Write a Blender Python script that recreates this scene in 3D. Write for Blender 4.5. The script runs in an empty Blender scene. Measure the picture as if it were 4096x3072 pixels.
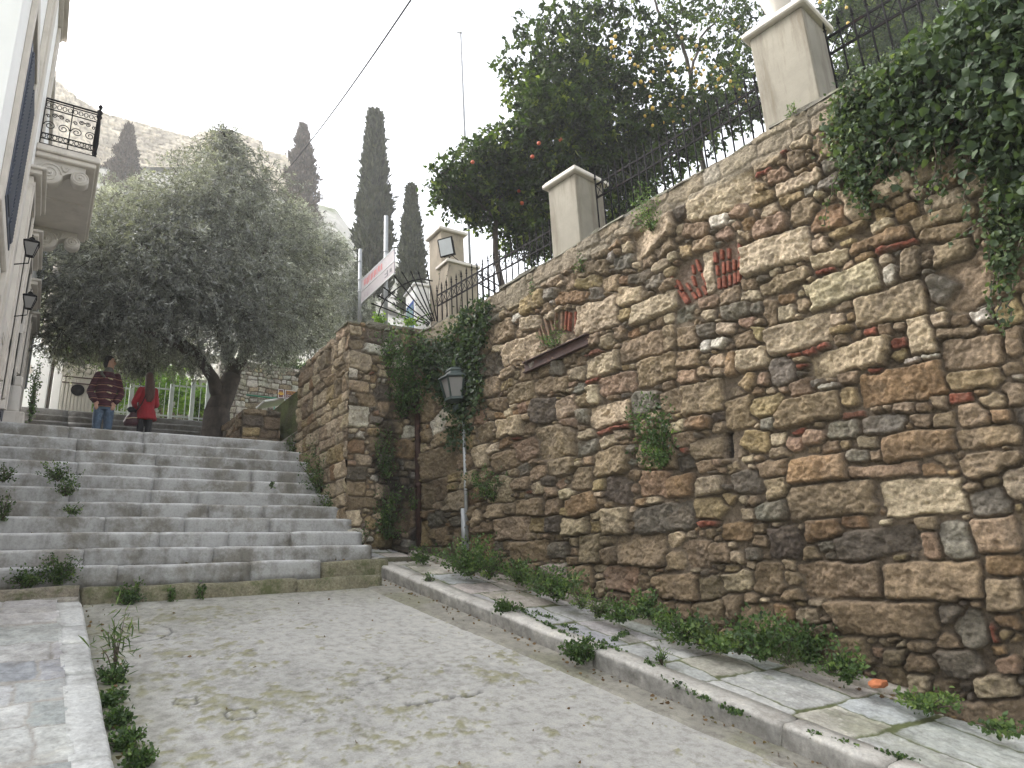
import bpy, bmesh, math, random
import numpy as np
from mathutils import Vector, Matrix

# ------------------------------------------------------------------ camera
FS = 2731.0
U_ = np.array([-482.0, -9443.0, FS]); U_ /= np.linalg.norm(U_)
F_ = np.array([0, 0, 1.0]); FH = F_ - U_ * F_.dot(U_); FH /= np.linalg.norm(FH)
RT = np.cross(FH, U_)
if RT[0] < 0: RT = -RT
AZ = math.radians(34.8)
YW = FH * math.cos(AZ) - RT * math.sin(AZ); XW = FH * math.sin(AZ) + RT * math.cos(AZ)
RM = np.array([XW, YW, U_])           # world = RM @ cam (x right, y down, z forward)

sc = bpy.context.scene
camd = bpy.data.cameras.new('camera'); cam = bpy.data.objects.new('camera', camd)
sc.collection.objects.link(cam); sc.camera = cam
camd.sensor_width = 36; camd.lens = FS / 4096 * 36; camd.clip_start = 0.05; camd.clip_end = 2000
m = RM @ np.diag([1, -1, -1])
cam.matrix_world = Matrix([[*m[0], 0], [*m[1], 0], [*m[2], 0], [0, 0, 0, 1]])

world = bpy.data.worlds.new("World"); sc.world = world; world.use_nodes = True
wn = world.node_tree.nodes; wl = world.node_tree.links
SUN_EL, SUN_AZ = math.radians(38), math.radians(-38)      # azimuth from +Y towards +X
bg = wn['Background']
sky = wn.new('ShaderNodeTexSky'); sky.sky_type = 'NISHITA'; sky.sun_disc = False
sky.sun_elevation = SUN_EL; sky.sun_rotation = SUN_AZ
sky.air_density = 1.0; sky.dust_density = 3.0; sky.ozone_density = 0.6
hs = wn.new('ShaderNodeHueSaturation'); hs.inputs['Saturation'].default_value = 0.25
wl.new(sky.outputs[0], hs.inputs['Color']); wl.new(hs.outputs[0], bg.inputs[0])
bg.inputs[1].default_value = 0.15
sl = bpy.data.lights.new('sun', 'SUN'); so = bpy.data.objects.new('sun', sl); sc.collection.objects.link(so)
sl.energy = 1.1; sl.angle = math.radians(22); sl.color = (1, 0.97, 0.93)
sd = Vector((math.sin(SUN_AZ) * math.cos(SUN_EL), math.cos(SUN_AZ) * math.cos(SUN_EL), math.sin(SUN_EL)))
so.rotation_euler = sd.to_track_quat('Z', 'Y').to_euler()
sc.view_settings.view_transform = 'Standard'; sc.view_settings.look = 'None'
sc.view_settings.gamma = 1; sc.view_settings.exposure = 2.05
HAZE = 0.0021
sc.cycles.volume_bounces = 1
sc.cycles.max_bounces = 6; sc.cycles.transparent_max_bounces = 8; sc.cycles.diffuse_bounces = 3

# ------------------------------------------------------------------ pixel rays (photo pixels, 4096 wide)
def ray(px, py):
    w = RM @ np.array([px - 2048.0, py - 1536.0, FS]); return w / np.linalg.norm(w)
def onp(px, py, n, d):
    r = ray(px, py); return r * (d / np.dot(n, r))
def atX(px, py, X): return onp(px, py, (1, 0, 0), X)
def atY(px, py, Y): return onp(px, py, (0, 1, 0), Y)
def atZ(px, py, Z): return onp(px, py, (0, 0, 1), Z)
GS, GH = 0.236, -1.53
def G(y): return GH + GS * y
def atG(px, py, dz=0): return onp(px, py, np.array([0, -GS, 1.0]), GH + dz)

# ------------------------------------------------------------------ helpers
COL = sc.collection
rng = np.random.default_rng(7); random.seed(7)
def tag(o, label=None, cat=None, group=None, kind=None):
    if label: o['label'] = label
    if cat: o['category'] = cat
    if group: o['group'] = group
    if kind: o['kind'] = kind
    return o
def empty(name, loc, label=None, cat=None, group=None, rz=0, kind=None):
    o = bpy.data.objects.new(name, None); COL.objects.link(o)
    o.location = tuple(float(v) for v in loc); o.rotation_euler = (0, 0, rz); o.empty_display_size = .1
    return tag(o, label, cat, group, kind)
def link(name, me, mat, parent=None, world_verts=False):
    o = bpy.data.objects.new(name, me); COL.objects.link(o)
    if mat is not None:
        for mm in (mat if isinstance(mat, (list, tuple)) else [mat]): me.materials.append(mm)
    if parent is not None:
        o.parent = parent
        if world_verts:   # geometry given in world coordinates: bring it into the parent's frame
            M = Matrix.Identity(4); q = parent
            while q is not None: M = (Matrix.Translation(q.location) @ q.rotation_euler.to_matrix().to_4x4()) @ M; q = q.parent
            me.transform(M.inverted())
    return o
def np_mesh(name, V, Fq, smooth=False, col=None, rnd=None, matidx=None):
    """V (n,3); Fq (m,k) faces, all with k corners"""
    V = np.asarray(V, np.float32); Fq = np.asarray(Fq, np.int32)
    me = bpy.data.meshes.new(name); n, (mf, k) = len(V), Fq.shape
    me.vertices.add(n); me.vertices.foreach_set('co', V.ravel())
    me.loops.add(mf * k); me.loops.foreach_set('vertex_index', Fq.ravel())
    me.polygons.add(mf); me.polygons.foreach_set('loop_start', np.arange(0, mf * k, k, dtype=np.int32))
    if smooth: me.polygons.foreach_set('use_smooth', np.ones(mf, bool))
    if matidx is not None: me.polygons.foreach_set('material_index', np.asarray(matidx, np.int32))
    me.update(calc_edges=True)
    if col is not None:
        a = me.color_attributes.new('Col', 'FLOAT_COLOR', 'POINT')
        c = np.ones((n, 4), np.float32); c[:, :3] = col; a.data.foreach_set('color', c.ravel())
    if rnd is not None:
        a = me.attributes.new('rnd', 'FLOAT', 'POINT'); a.data.foreach_set('value', np.asarray(rnd, np.float32))
    return me
class MB:
    def __init__(s): s.v = []; s.f = []; s.m = []; s.mi = 0; s.sm = []
    def add(s, V, F, smooth=False):
        b = len(s.v); s.v += [tuple(float(c) for c in p) for p in V]
        for f in F: s.f.append([b + i for i in f]); s.m.append(s.mi); s.sm.append(smooth)
        return s
    def mat(s, i): s.mi = i; return s
    def box(s, c, h, R=None, bevel=0.0):
        c = np.array(c, float); h = np.array(h, float)
        P = []
        if bevel <= 0:
            for z in (-1, 1):
                for y in (-1, 1):
                    for x in (-1, 1): P.append(np.array((x, y, z)) * h)
            F = [(0, 2, 3, 1), (4, 5, 7, 6), (0, 1, 5, 4), (2, 6, 7, 3), (0, 4, 6, 2), (1, 3, 7, 5)]
        else:
            b = bevel
            def ring(hx, hy, z): return [np.array(q) for q in ((-hx + b, -hy, z), (hx - b, -hy, z), (hx, -hy + b, z), (hx, hy - b, z), (hx - b, hy, z), (-hx + b, hy, z), (-hx, hy - b, z), (-hx, -hy + b, z))]
            hx, hy, hz = h
            P = ring(hx - b, hy - b, -hz) + ring(hx, hy, -hz + b) + ring(hx, hy, hz - b) + ring(hx - b, hy - b, hz)
            F = [tuple(range(7, -1, -1)), tuple(range(24, 32))]
            for k in range(3):
                for i in range(8):
                    j = (i + 1) % 8; F.append((k * 8 + i, k * 8 + j, k * 8 + 8 + j, k * 8 + 8 + i))
        if R is not None: P = [np.array(R) @ p for p in P]
        return s.add([p + c for p in P], F)
    def bb(s, x0, x1, y0, y1, z0, z1, bevel=0.0):
        return s.box(((x0 + x1) / 2, (y0 + y1) / 2, (z0 + z1) / 2), (abs(x1 - x0) / 2, abs(y1 - y0) / 2, abs(z1 - z0) / 2), None, bevel)
    def tube(s, pts, rad, n=8, cap=True, smooth=True):
        pts = [np.array(p, float) for p in pts]
        if not hasattr(rad, '__len__'): rad = [rad] * len(pts)
        V = []; up = None
        for i, p in enumerate(pts):
            t = pts[min(i + 1, len(pts) - 1)] - pts[max(i - 1, 0)]; t = t / (np.linalg.norm(t) + 1e-9)
            if up is None:
                a = np.array((0, 0, 1.)) if abs(t[2]) < .9 else np.array((1., 0, 0)); up = np.cross(t, a)
            up = up - t * up.dot(t); up /= (np.linalg.norm(up) + 1e-9); w = np.cross(t, up)
            for k in range(n):
                an = 2 * math.pi * k / n; V.append(p + (up * math.cos(an) + w * math.sin(an)) * rad[i])
        F = []
        for i in range(len(pts) - 1):
            for k in range(n):
                j = (k + 1) % n; F.append((i * n + k, i * n + j, (i + 1) * n + j, (i + 1) * n + k))
        s.add(V, F, smooth)
        if cap:
            b = len(s.v) - len(V)
            s.f.append([b + k for k in range(n - 1, -1, -1)]); s.m.append(s.mi); s.sm.append(False)
            s.f.append([b + (len(pts) - 1) * n + k for k in range(n)]); s.m.append(s.mi); s.sm.append(False)
        return s
    def bar(s, a, b, w, h=None):
        """rectangular bar from a to b"""
        a = np.array(a, float); b = np.array(b, float); h = h or w; t = b - a; L = np.linalg.norm(t); t /= L
        u = np.cross(t, (0, 0, 1.)) if abs(t[2]) < .95 else np.array((1., 0, 0)) - t * t[0]
        u /= np.linalg.norm(u); v = np.cross(u, t)
        R = np.array([t, u, v]).T
        return s.box((a + b) / 2, (L / 2, w / 2, h / 2), R)
    def lathe(s, c, prof, n=16, R=None, smooth=True, a0=0):
        V = []; F = []
        for (r, z) in prof:
            for k in range(n):
                an = a0 + 2 * math.pi * k / n; p = np.array((r * math.cos(an), r * math.sin(an), z))
                if R is not None: p = np.array(R) @ p
                V.append(p + np.array(c, float))
        for i in range(len(prof) - 1):
            for k in range(n):
                j = (k + 1) % n; F.append((i * n + k, i * n + j, (i + 1) * n + j, (i + 1) * n + k))
        F.append(tuple(range(n - 1, -1, -1))); F.append(tuple((len(prof) - 1) * n + k for k in range(n)))
        return s.add(V, F, smooth)
    def prism(s, poly, ax, o, ux, uy, th):
        """polygon (2-D) in the frame (o, ux, uy), extruded by th along ax"""
        o = np.array(o, float); ux = np.array(ux, float); uy = np.array(uy, float); ax = np.array(ax, float)
        n = len(poly); A = [o + ux * p[0] + uy * p[1] for p in poly]; B = [a + ax * th for a in A]
        F = [tuple(range(n - 1, -1, -1)), tuple(range(n, 2 * n))] + [(i, (i + 1) % n, n + (i + 1) % n, n + i) for i in range(n)]
        return s.add(A + B, F)
    def mesh(s, name):
        me = bpy.data.meshes.new(name); me.from_pydata(s.v, [], s.f)
        me.polygons.foreach_set('material_index', s.m); me.polygons.foreach_set('use_smooth', s.sm)
        me.update(); bm = bmesh.new(); bm.from_mesh(me); bmesh.ops.recalc_face_normals(bm, faces=bm.faces); bm.to_mesh(me); bm.free()
        return me
    def build(s, name, mat, parent=None, world=True):
        return link(name, s.mesh(name), mat, parent, world)

def noise2(nx, ny, cx, cy, g=None):
    """smooth value noise on an nx x ny grid with cx x cy cells, in -1..1"""
    g = g or rng
    cx = max(1, int(cx)); cy = max(1, int(cy))
    T = g.random((cy + 2, cx + 2)) * 2 - 1
    x = np.linspace(0, cx, nx, endpoint=False); y = np.linspace(0, cy, ny, endpoint=False)
    xi = x.astype(int); yi = y.astype(int); fx = x - xi; fy = y - yi
    fx = fx * fx * (3 - 2 * fx); fy = fy * fy * (3 - 2 * fy); fx = fx[None, :]; fy = fy[:, None]
    a = T[yi][:, xi]; b = T[yi][:, xi + 1]; c = T[yi + 1][:, xi]; d = T[yi + 1][:, xi + 1]
    return (a * (1 - fx) + b * fx) * (1 - fy) + (c * (1 - fx) + d * fx) * fy
def fbm(nx, ny, W, H, size, oc=4, gain=.5):
    r = 0; a = 1; t = 0
    for k in range(oc):
        r = r + a * noise2(nx, ny, W / size, H / size); t += a; a *= gain; size /= 2
    return r / t

# ------------------------------------------------------------------ materials
MATS = {}
def newmat(name):
    m = bpy.data.materials.new(name); m.use_nodes = True; nt = m.node_tree
    return m, nt.nodes, nt.links, nt.nodes['Principled BSDF']
def ramp(n, l, src, stops):
    r = n.new('ShaderNodeValToRGB'); cr = r.color_ramp
    while len(cr.elements) < len(stops): cr.elements.new(.5)
    for e, (p, c) in zip(cr.elements, stops): e.position = p; e.color = (*c, 1)
    l.new(src, r.inputs[0]); return r.outputs[0]
def tex(n, l, kind, scale, vec=None, **kw):
    t = n.new(kind); t.inputs['Scale'].default_value = scale
    for k, v in kw.items():
        if k in t.inputs: t.inputs[k].default_value = v
        else: setattr(t, k, v)
    if vec is not None: l.new(vec, t.inputs['Vector'])
    return t
def coords(n, l, scale=(1, 1, 1), kind='Object'):
    tc = n.new('ShaderNodeTexCoord'); mp = n.new('ShaderNodeMapping'); mp.inputs['Scale'].default_value = scale
    l.new(tc.outputs[kind], mp.inputs[0]); return mp.outputs[0]
def mixc(n, l, fac, a, b, mode='MIX'):
    m = n.new('ShaderNodeMix'); m.data_type = 'RGBA'; m.blend_type = mode
    for i, v in ((0, fac), (6, a), (7, b)):
        if isinstance(v, (int, float)): m.inputs[i].default_value = v
        elif isinstance(v, tuple): m.inputs[i].default_value = (*v, 1)
        else: l.new(v, m.inputs[i])
    return m.outputs[2]
def bump(n, l, h, strength, dist, b, prev=None):
    k = n.new('ShaderNodeBump'); k.inputs['Strength'].default_value = strength; k.inputs['Distance'].default_value = dist
    l.new(h, k.inputs['Height'])
    if prev is not None: l.new(prev, k.inputs['Normal'])
    l.new(k.outputs[0], b.inputs['Normal']); return k.outputs[0]
def mathn(n, l, op, a, b=None):
    m = n.new('ShaderNodeMath'); m.operation = op
    for i, v in ((0, a), (1, b)):
        if v is None: continue
        if isinstance(v, (int, float)): m.inputs[i].default_value = v
        else: l.new(v, m.inputs[i])
    return m.outputs[0]

def m_simple(name, c, rough=.6, var=.15, scale=6, bmp=.15, metal=0, dirt=None, dist=.01):
    m, n, l, b = newmat(name); v = coords(n, l)
    t = tex(n, l, 'ShaderNodeTexNoise', scale, v, Detail=6.0, Roughness=.65)
    c2 = tuple(max(0, x * (1 - var * 2)) for x in c); c3 = tuple(min(1, x * (1 + var)) for x in c)
    co = ramp(n, l, t.outputs[0], [(.3, c2), (.62, c), (.8, c3)])
    if dirt:
        t2 = tex(n, l, 'ShaderNodeTexNoise', dirt[1], coords(n, l, dirt[2] if len(dirt) > 2 else (1, 1, 1)), Detail=8.0, Roughness=.7)
        f = ramp(n, l, t2.outputs[0], [(dirt[3] if len(dirt) > 3 else .5, (0, 0, 0)), ((dirt[3] if len(dirt) > 3 else .5) + .2, (1, 1, 1))])
        co = mixc(n, l, f, co, dirt[0])
    l.new(co, b.inputs['Base Color']); b.inputs['Roughness'].default_value = rough; b.inputs['Metallic'].default_value = metal
    t3 = tex(n, l, 'ShaderNodeTexNoise', scale * 8, v, Detail=5.0, Roughness=.7)
    if bmp: bump(n, l, t3.outputs[0], bmp, dist, b)
    MATS[name] = m; return m
def m_attr(name, rough=.9, sc1=60, bmp=.6, dist=.006, moss=None, k=1.0):
    """stone whose own colour comes from the mesh, with grain and small pits"""
    m, n, l, b = newmat(name)
    a = n.new('ShaderNodeAttribute'); a.attribute_name = 'Col'; v = coords(n, l)
    t = tex(n, l, 'ShaderNodeTexNoise', sc1, v, Detail=8.0, Roughness=.75)
    t2 = tex(n, l, 'ShaderNodeTexNoise', sc1 / 7, v, Detail=6.0, Roughness=.7)
    g = ramp(n, l, t.outputs[0], [(p_, tuple(1 + (q_ - 1) * k for q_ in c_)) for p_, c_ in ((.30, (.34, .31, .28)), (.46, (.88, .87, .86)), (.56, (1.05, 1.05, 1.04)), (.70, (1.6, 1.57, 1.5)))])
    g2 = ramp(n, l, t2.outputs[0], [(.3, (.62, .6, .58)), (.52, (1, 1, 1)), (.75, (1.18, 1.16, 1.1))])
    co = mixc(n, l, 1.0, mixc(n, l, 1.0, a.outputs[0], g, 'MULTIPLY'), g2, 'MULTIPLY')
    if moss:
        t3 = tex(n, l, 'ShaderNodeTexNoise', moss[0], v, Detail=9.0, Roughness=.75)
        f = ramp(n, l, t3.outputs[0], [(moss[1], (0, 0, 0)), (moss[1] + .12, (.8, .8, .8))])
        co = mixc(n, l, f, co, moss[2])
    l.new(co, b.inputs['Base Color']); b.inputs['Roughness'].default_value = rough
    vo = tex(n, l, 'ShaderNodeTexVoronoi', sc1 * .7, v)
    h = mathn(n, l, 'ADD', t.outputs[0], mathn(n, l, 'MULTIPLY', vo.outputs[0], .5))
    k = bump(n, l, t2.outputs[0], bmp * .8, dist * 4, b); bump(n, l, h, bmp, dist, b, k)
    MATS[name] = m; return m
def m_leaf(name, cols, trans=.35, rough=.5, spec=.4):
    m, n, l, b = newmat(name)
    a = n.new('ShaderNodeAttribute'); a.attribute_name = 'rnd'
    k = len(cols); co = ramp(n, l, a.outputs['Fac'], [(i / max(1, k - 1), c) for i, c in enumerate(cols)])
    l.new(co, b.inputs['Base Color']); b.inputs['Roughness'].default_value = rough
    b.inputs['Specular IOR Level'].default_value = spec
    tr = n.new('ShaderNodeBsdfTranslucent'); bc = mixc(n, l, 1.0, co, (1.6, 1.7, .7), 'MULTIPLY'); l.new(bc, tr.inputs[0])
    mx = n.new('ShaderNodeMixShader'); mx.inputs[0].default_value = trans
    l.new(b.outputs[0], mx.inputs[1]); l.new(tr.outputs[0], mx.inputs[2])
    out = n['Material Output']; l.new(mx.outputs[0], out.inputs['Surface'])
    MATS[name] = m; return m

M_wall = m_attr('rubble_wall_stone', .95, 48, 1.0, .009)
M_flag = m_attr('flagstone', .75, 40, .35, .004, None, .6)
M_hillwall = m_attr('old_limestone', .95, 1.5, .4, .1)
M_mortar = m_simple('old_mortar', (.22, .19, .15), .95, .25, 9, .5, dirt=((.07, .08, .04), 5, (1, 1, 1), .52), dist=.01)
M_stucco = m_simple('cream_stucco', (.275, .25, .20), .85, .12, 2.6, .35, dirt=((.145, .12, .085), 6.5, (1, 1, .13), .475), dist=.006)
M_stucco_old = m_simple('peeling_stucco', (.31, .265, .20), .9, .12, 4, .3, dirt=((.16, .13, .10), 5, (1, 1, .3), .52), dist=.006)
M_white = m_simple('white_render', (.90, .89, .87), .8, .04, 1.5, .1, dirt=((.55, .53, .5), 1.6, (1, 1, .3), .6), dist=.003)
M_trim = m_simple('stone_trim', (.62, .57, .51), .8, .08, 4, .15, dirt=((.38, .33, .28), 5, (1, 1, .4), .58), dist=.003)
M_marble = m_simple('carved_marble', (.52, .48, .43), .6, .06, 8, .1, dirt=((.42, .37, .32), 7, (1, 1, 1), .6), dist=.003)
M_iron = m_simple('black_iron', (.012, .011, .012), .8, .3, 20, .2, 0, dirt=((.07, .03, .02), 14, (1, 1, 1), .58), dist=.002)
for _n in [q for q in M_iron.node_tree.nodes if q.type == 'BSDF_PRINCIPLED']: _n.inputs['Specular IOR Level'].default_value = .12
M_rust = m_simple('rusty_steel', (.060, .030, .024), .8, .3, 15, .3, dirt=((.13, .055, .03), 9, (1, 1, 1), .55), dist=.003)
M_galv = m_simple('galvanised_steel', (.42, .43, .44), .5, .12, 8, .05, .5)
M_lampgreen = m_simple('green_bronze_paint', (.035, .055, .05), .5, .25, 12, .1)
M_glass = m_simple('frosted_glass', (.20, .19, .185), .35, .06, 6, .0)
M_shutter = m_simple('blue_grey_shutter', (.045, .055, .085), .5, .1, 10, .05)
M_dark = m_simple('dark_opening', (.012, .011, .012), .9, .1, 3, 0)
M_bark = m_simple('grey_brown_bark', (.085, .065, .05), .95, .3, 9, .8, dirt=((.03, .024, .02), 7, (1, 1, .25), .48), dist=.03)
M_twig = m_simple('thin_brown_twigs', (.10, .075, .055), .9, .2, 10, .2)
M_bandgrey = m_simple('grey_band', (.30, .32, .34), .6, .06, 4, .05)
# ------------------------------------------------------------------ stone layouts as real relief
PAL = dict(c=(.42, .34, .235), t=(.25, .188, .122), o=(.255, .168, .095), g=(.185, .165, .132), r=(.235, .078, .048), d=(.11, .09, .07),
           p=(.28, .19, .13), w=(.52, .48, .41), y=(.30, .23, .125), k=(.05, .045, .04), z=(.15, .105, .075))
def stonefield(W, H, res, man, fill, depth=.05, warp=.014, gap=.006, tilt=.10, grow=.012, mort=(.16, .125, .09), wts=None,
               rough=.006, rnd=.5, valid=None, flat=False, aspect=(1.0, 2.2), mrough=.008, seedn=1):
    g = np.random.default_rng(seedn)
    nx, ny = int(W / res) + 1, int(H / res) + 1
    xs = np.linspace(0, W, nx); ys = np.linspace(0, H, ny); X, Y = np.meshgrid(xs, ys)
    Xw = X + fbm(nx, ny, W, H, .22, 4, .6) * warp * 1.8; Yw = Y + fbm(nx, ny, W, H, .22, 4, .6) * warp * 1.8
    F1 = np.full((ny, nx), 9.0); F2 = np.full((ny, nx), 9.0); ID = np.full((ny, nx), -1)
    S = []
    def stamp(cx, cy, ax, ay, an, col, rr, hh):
        i = len(S); S.append((cx, cy, ax, ay, an, col, hh))
        e = max(ax, ay) * 1.15 + .06
        x0, x1 = max(0, int((cx - e) / res)), min(nx, int((cx + e) / res) + 2); y0, y1 = max(0, int((cy - e) / res)), min(ny, int((cy + e) / res) + 2)
        if x1 <= x0 or y1 <= y0: return
        dx = Xw[y0:y1, x0:x1] - cx; dy = Yw[y0:y1, x0:x1] - cy; c, s_ = math.cos(an), math.sin(an)
        a = np.abs(dx * c + dy * s_); b = np.abs(-dx * s_ + dy * c); r = rr * min(ax, ay)
        qx = a - ax + r; qy = b - ay + r
        sd = np.hypot(np.maximum(qx, 0), np.maximum(qy, 0)) + np.minimum(np.maximum(qx, qy), 0) - r
        f1 = F1[y0:y1, x0:x1]; f2 = F2[y0:y1, x0:x1]; idd = ID[y0:y1, x0:x1]
        m = sd < f1; f2[:] = np.where(m, f1, np.minimum(f2, sd)); idd[m] = i; f1[:] = np.where(m, sd, f1)
    for q in man: stamp(*q)
    keys = list((wts or dict(t=8, c=3, o=.9, g=.9, y=1.3, p=.35, r=.3, d=.7, w=.25)).items()); kk = [k for k, _ in keys]; kw = np.array([v for _, v in keys], float); kw /= kw.sum()
    for (r, tries, zf) in fill:
        N = int(tries * W * H / (r * r))
        P = g.random((N, 2)) * (W, H)
        for (x, y) in P:
            if valid is not None and not valid(x, y): continue
            f = F1[min(ny - 1, int(y / res)), min(nx - 1, int(x / res))]
            if f > r * .92:
                ay = r * g.uniform(.8, 1.12); ax = ay * g.uniform(*aspect)
                kcol = kk[g.choice(len(kk), p=kw)]
                if kcol == 'r' and r > .05: kcol = 't'
                if kcol == 'r': ay *= .6; ax *= 1.5
                stamp(x, y, ax, ay, g.normal(0, .10), kcol, rnd * g.uniform(.5, 1.3), g.uniform(.5, 1.15))
    e = np.minimum(-F1 + grow, (F2 - F1) / 2) - gap
    inside = e > 0; idc = np.clip(ID, 0, None)
    A = np.array([[s[0], s[1], min(s[2], s[3]), s[6]] for s in S])
    C = np.array([PAL[s[5]] if isinstance(s[5], str) else s[5] for s in S]) * g.uniform(.82, 1.16, (len(S), 1)) * (1 + g.normal(0, .018, (len(S), 3)))
    iskk = np.array([s[5] == 'k' for s in S])
    R = np.clip(A[idc, 2] * .24, .006, .019)
    tt = np.clip(e / R, 0, 1); prof = np.sqrt(1 - (1 - tt) ** 2)
    off = g.normal(0, .22, len(S)); tx = g.normal(0, tilt, len(S)); ty = g.normal(0, tilt, len(S))
    n1 = fbm(nx, ny, W, H, .07, 4, .62); n2 = fbm(nx, ny, W, H, .3, 3, .5); n3 = fbm(nx, ny, W, H, .5, 5, .6)
    n4 = np.abs(fbm(nx, ny, W, H, .045, 3, .6))
    hgt = depth * A[idc, 3] * prof * (1 + off[idc] * .6) + inside * prof * (tx[idc] * (X - A[idc, 0]) + ty[idc] * (Y - A[idc, 1])) * (0 if flat else 1)
    n5 = fbm(nx, ny, W, H, .028, 2, .6)
    chip = np.clip(fbm(nx, ny, W, H, .11, 4, .7) - .12, 0, 1)
    hgt = hgt + inside * prof * (n1 * rough * 3.4 - n4 * rough * 3.0 + n5 * rough * 1.2 - chip * rough * 7) + (~inside) * (n1 * mrough + n2 * mrough * 1.3)
    n6 = fbm(nx, ny * 1, W * 3.2, H * .8, .12, 3, .6); hgt = hgt + inside * prof * n6 * rough * 1.1 * (A[idc, 2] > .06)
    kmask = inside & iskk[idc]; hgt = np.where(kmask, -.10 * prof, hgt); isz = np.array([s[5] == 'z' for s in S]); hgt = np.where(inside & isz[idc], n1 * .006, hgt)
    mcol = np.array(mort)[None, None] * (1 + .25 * n3[..., None] + .18 * n1[..., None])
    scol = C[idc] * (1 + .30 * n3[..., None] + .22 * n1[..., None])
    blend = np.clip(e / .006, 0, 1)[..., None]
    col = mcol * (1 - blend) + scol * blend
    # lichen and old mortar smears lying over the stones
    sm = np.clip((fbm(nx, ny, W, H, .35, 6, .65) - .12) * 5, 0, .75)[..., None]; col = col * (1 - sm * .55) + mcol * sm * .55
    return X, Y, hgt, np.clip(col, .01, .9), inside
def sheet(X, Y, h, col, o, u, v, nrm, keep=None, back=.35, backcol=(.17, .14, .10)):
    """relief grid plus a solid body behind it"""
    ny, nx = X.shape; o, u, v, nrm = [np.array(a, float) for a in (o, u, v, nrm)]
    P = o + X[..., None] * u + Y[..., None] * v + h[..., None] * nrm
    idx = np.arange(nx * ny).reshape(ny, nx)
    Fq = np.stack([idx[:-1, :-1], idx[:-1, 1:], idx[1:, 1:], idx[1:, :-1]], -1)
    if keep is not None: Fq = Fq[keep[:-1, :-1]]
    Fq = Fq.reshape(-1, 4); V = P.reshape(-1, 3); Cc = col.reshape(-1, 3)
    used = np.zeros(len(V), bool); used[Fq.ravel()] = True; mp = np.cumsum(used) - 1
    return V[used], mp[Fq], Cc[used]
def sheet_obj(name, parts, mat, parent=None, smooth=True):
    Vs, Fs, Cs = [], [], []; b = 0
    for V, F, C in parts: Vs.append(V); Fs.append(F + b); Cs.append(C); b += len(V)
    return link(name, np_mesh(name, np.concatenate(Vs), np.concatenate(Fs), smooth, np.concatenate(Cs)), mat, parent, parent is not None)
def solid(quads8, c=(.17, .14, .10)):
    """hexahedron from 8 points (bottom 4, top 4) as sheet part"""
    V = np.array(quads8, float); F = np.array([(0, 3, 2, 1), (4, 5, 6, 7), (0, 1, 5, 4), (1, 2, 6, 5), (2, 3, 7, 6), (3, 0, 4, 7)])
    return V, F, np.tile(np.array(c), (8, 1))

# main retaining wall ------------------------------------------------
WD = 4.90; wa = math.radians(-7.26); WN0 = np.array([math.cos(wa), -math.sin(wa), 0]); WU = np.array([-math.sin(wa), -math.cos(wa), 0]); WNO = -WN0
YB = 7.85      # front face of the corner block
_t = (WD - 0) ; WO = np.array([(WD + math.sin(wa) * YB) / math.cos(wa), YB, 0.0])
def wpt(px, py, off=0): return onp(px, py, WN0, WD - off)
def wsz(px, py):
    P = wpt(px, py) - WO; return P.dot(WU), P[2]
LW = 9.5
topk = [wsz(*p) for p in ((1944, 1204), (2222, 1037), (3074, 537), (3356, 380), (4096, 0))]
topk = [(0.0, topk[0][1])] + topk + [(LW, topk[-1][1])]
def ztop(s): return np.interp(s, [k[0] for k in topk], [k[1] for k in topk])
def ybase(s): return (WO + WU * s)[1]
def zground(s): return GH + GS * (YB - s * math.cos(wa)) 
Z0W = -2.2
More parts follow.
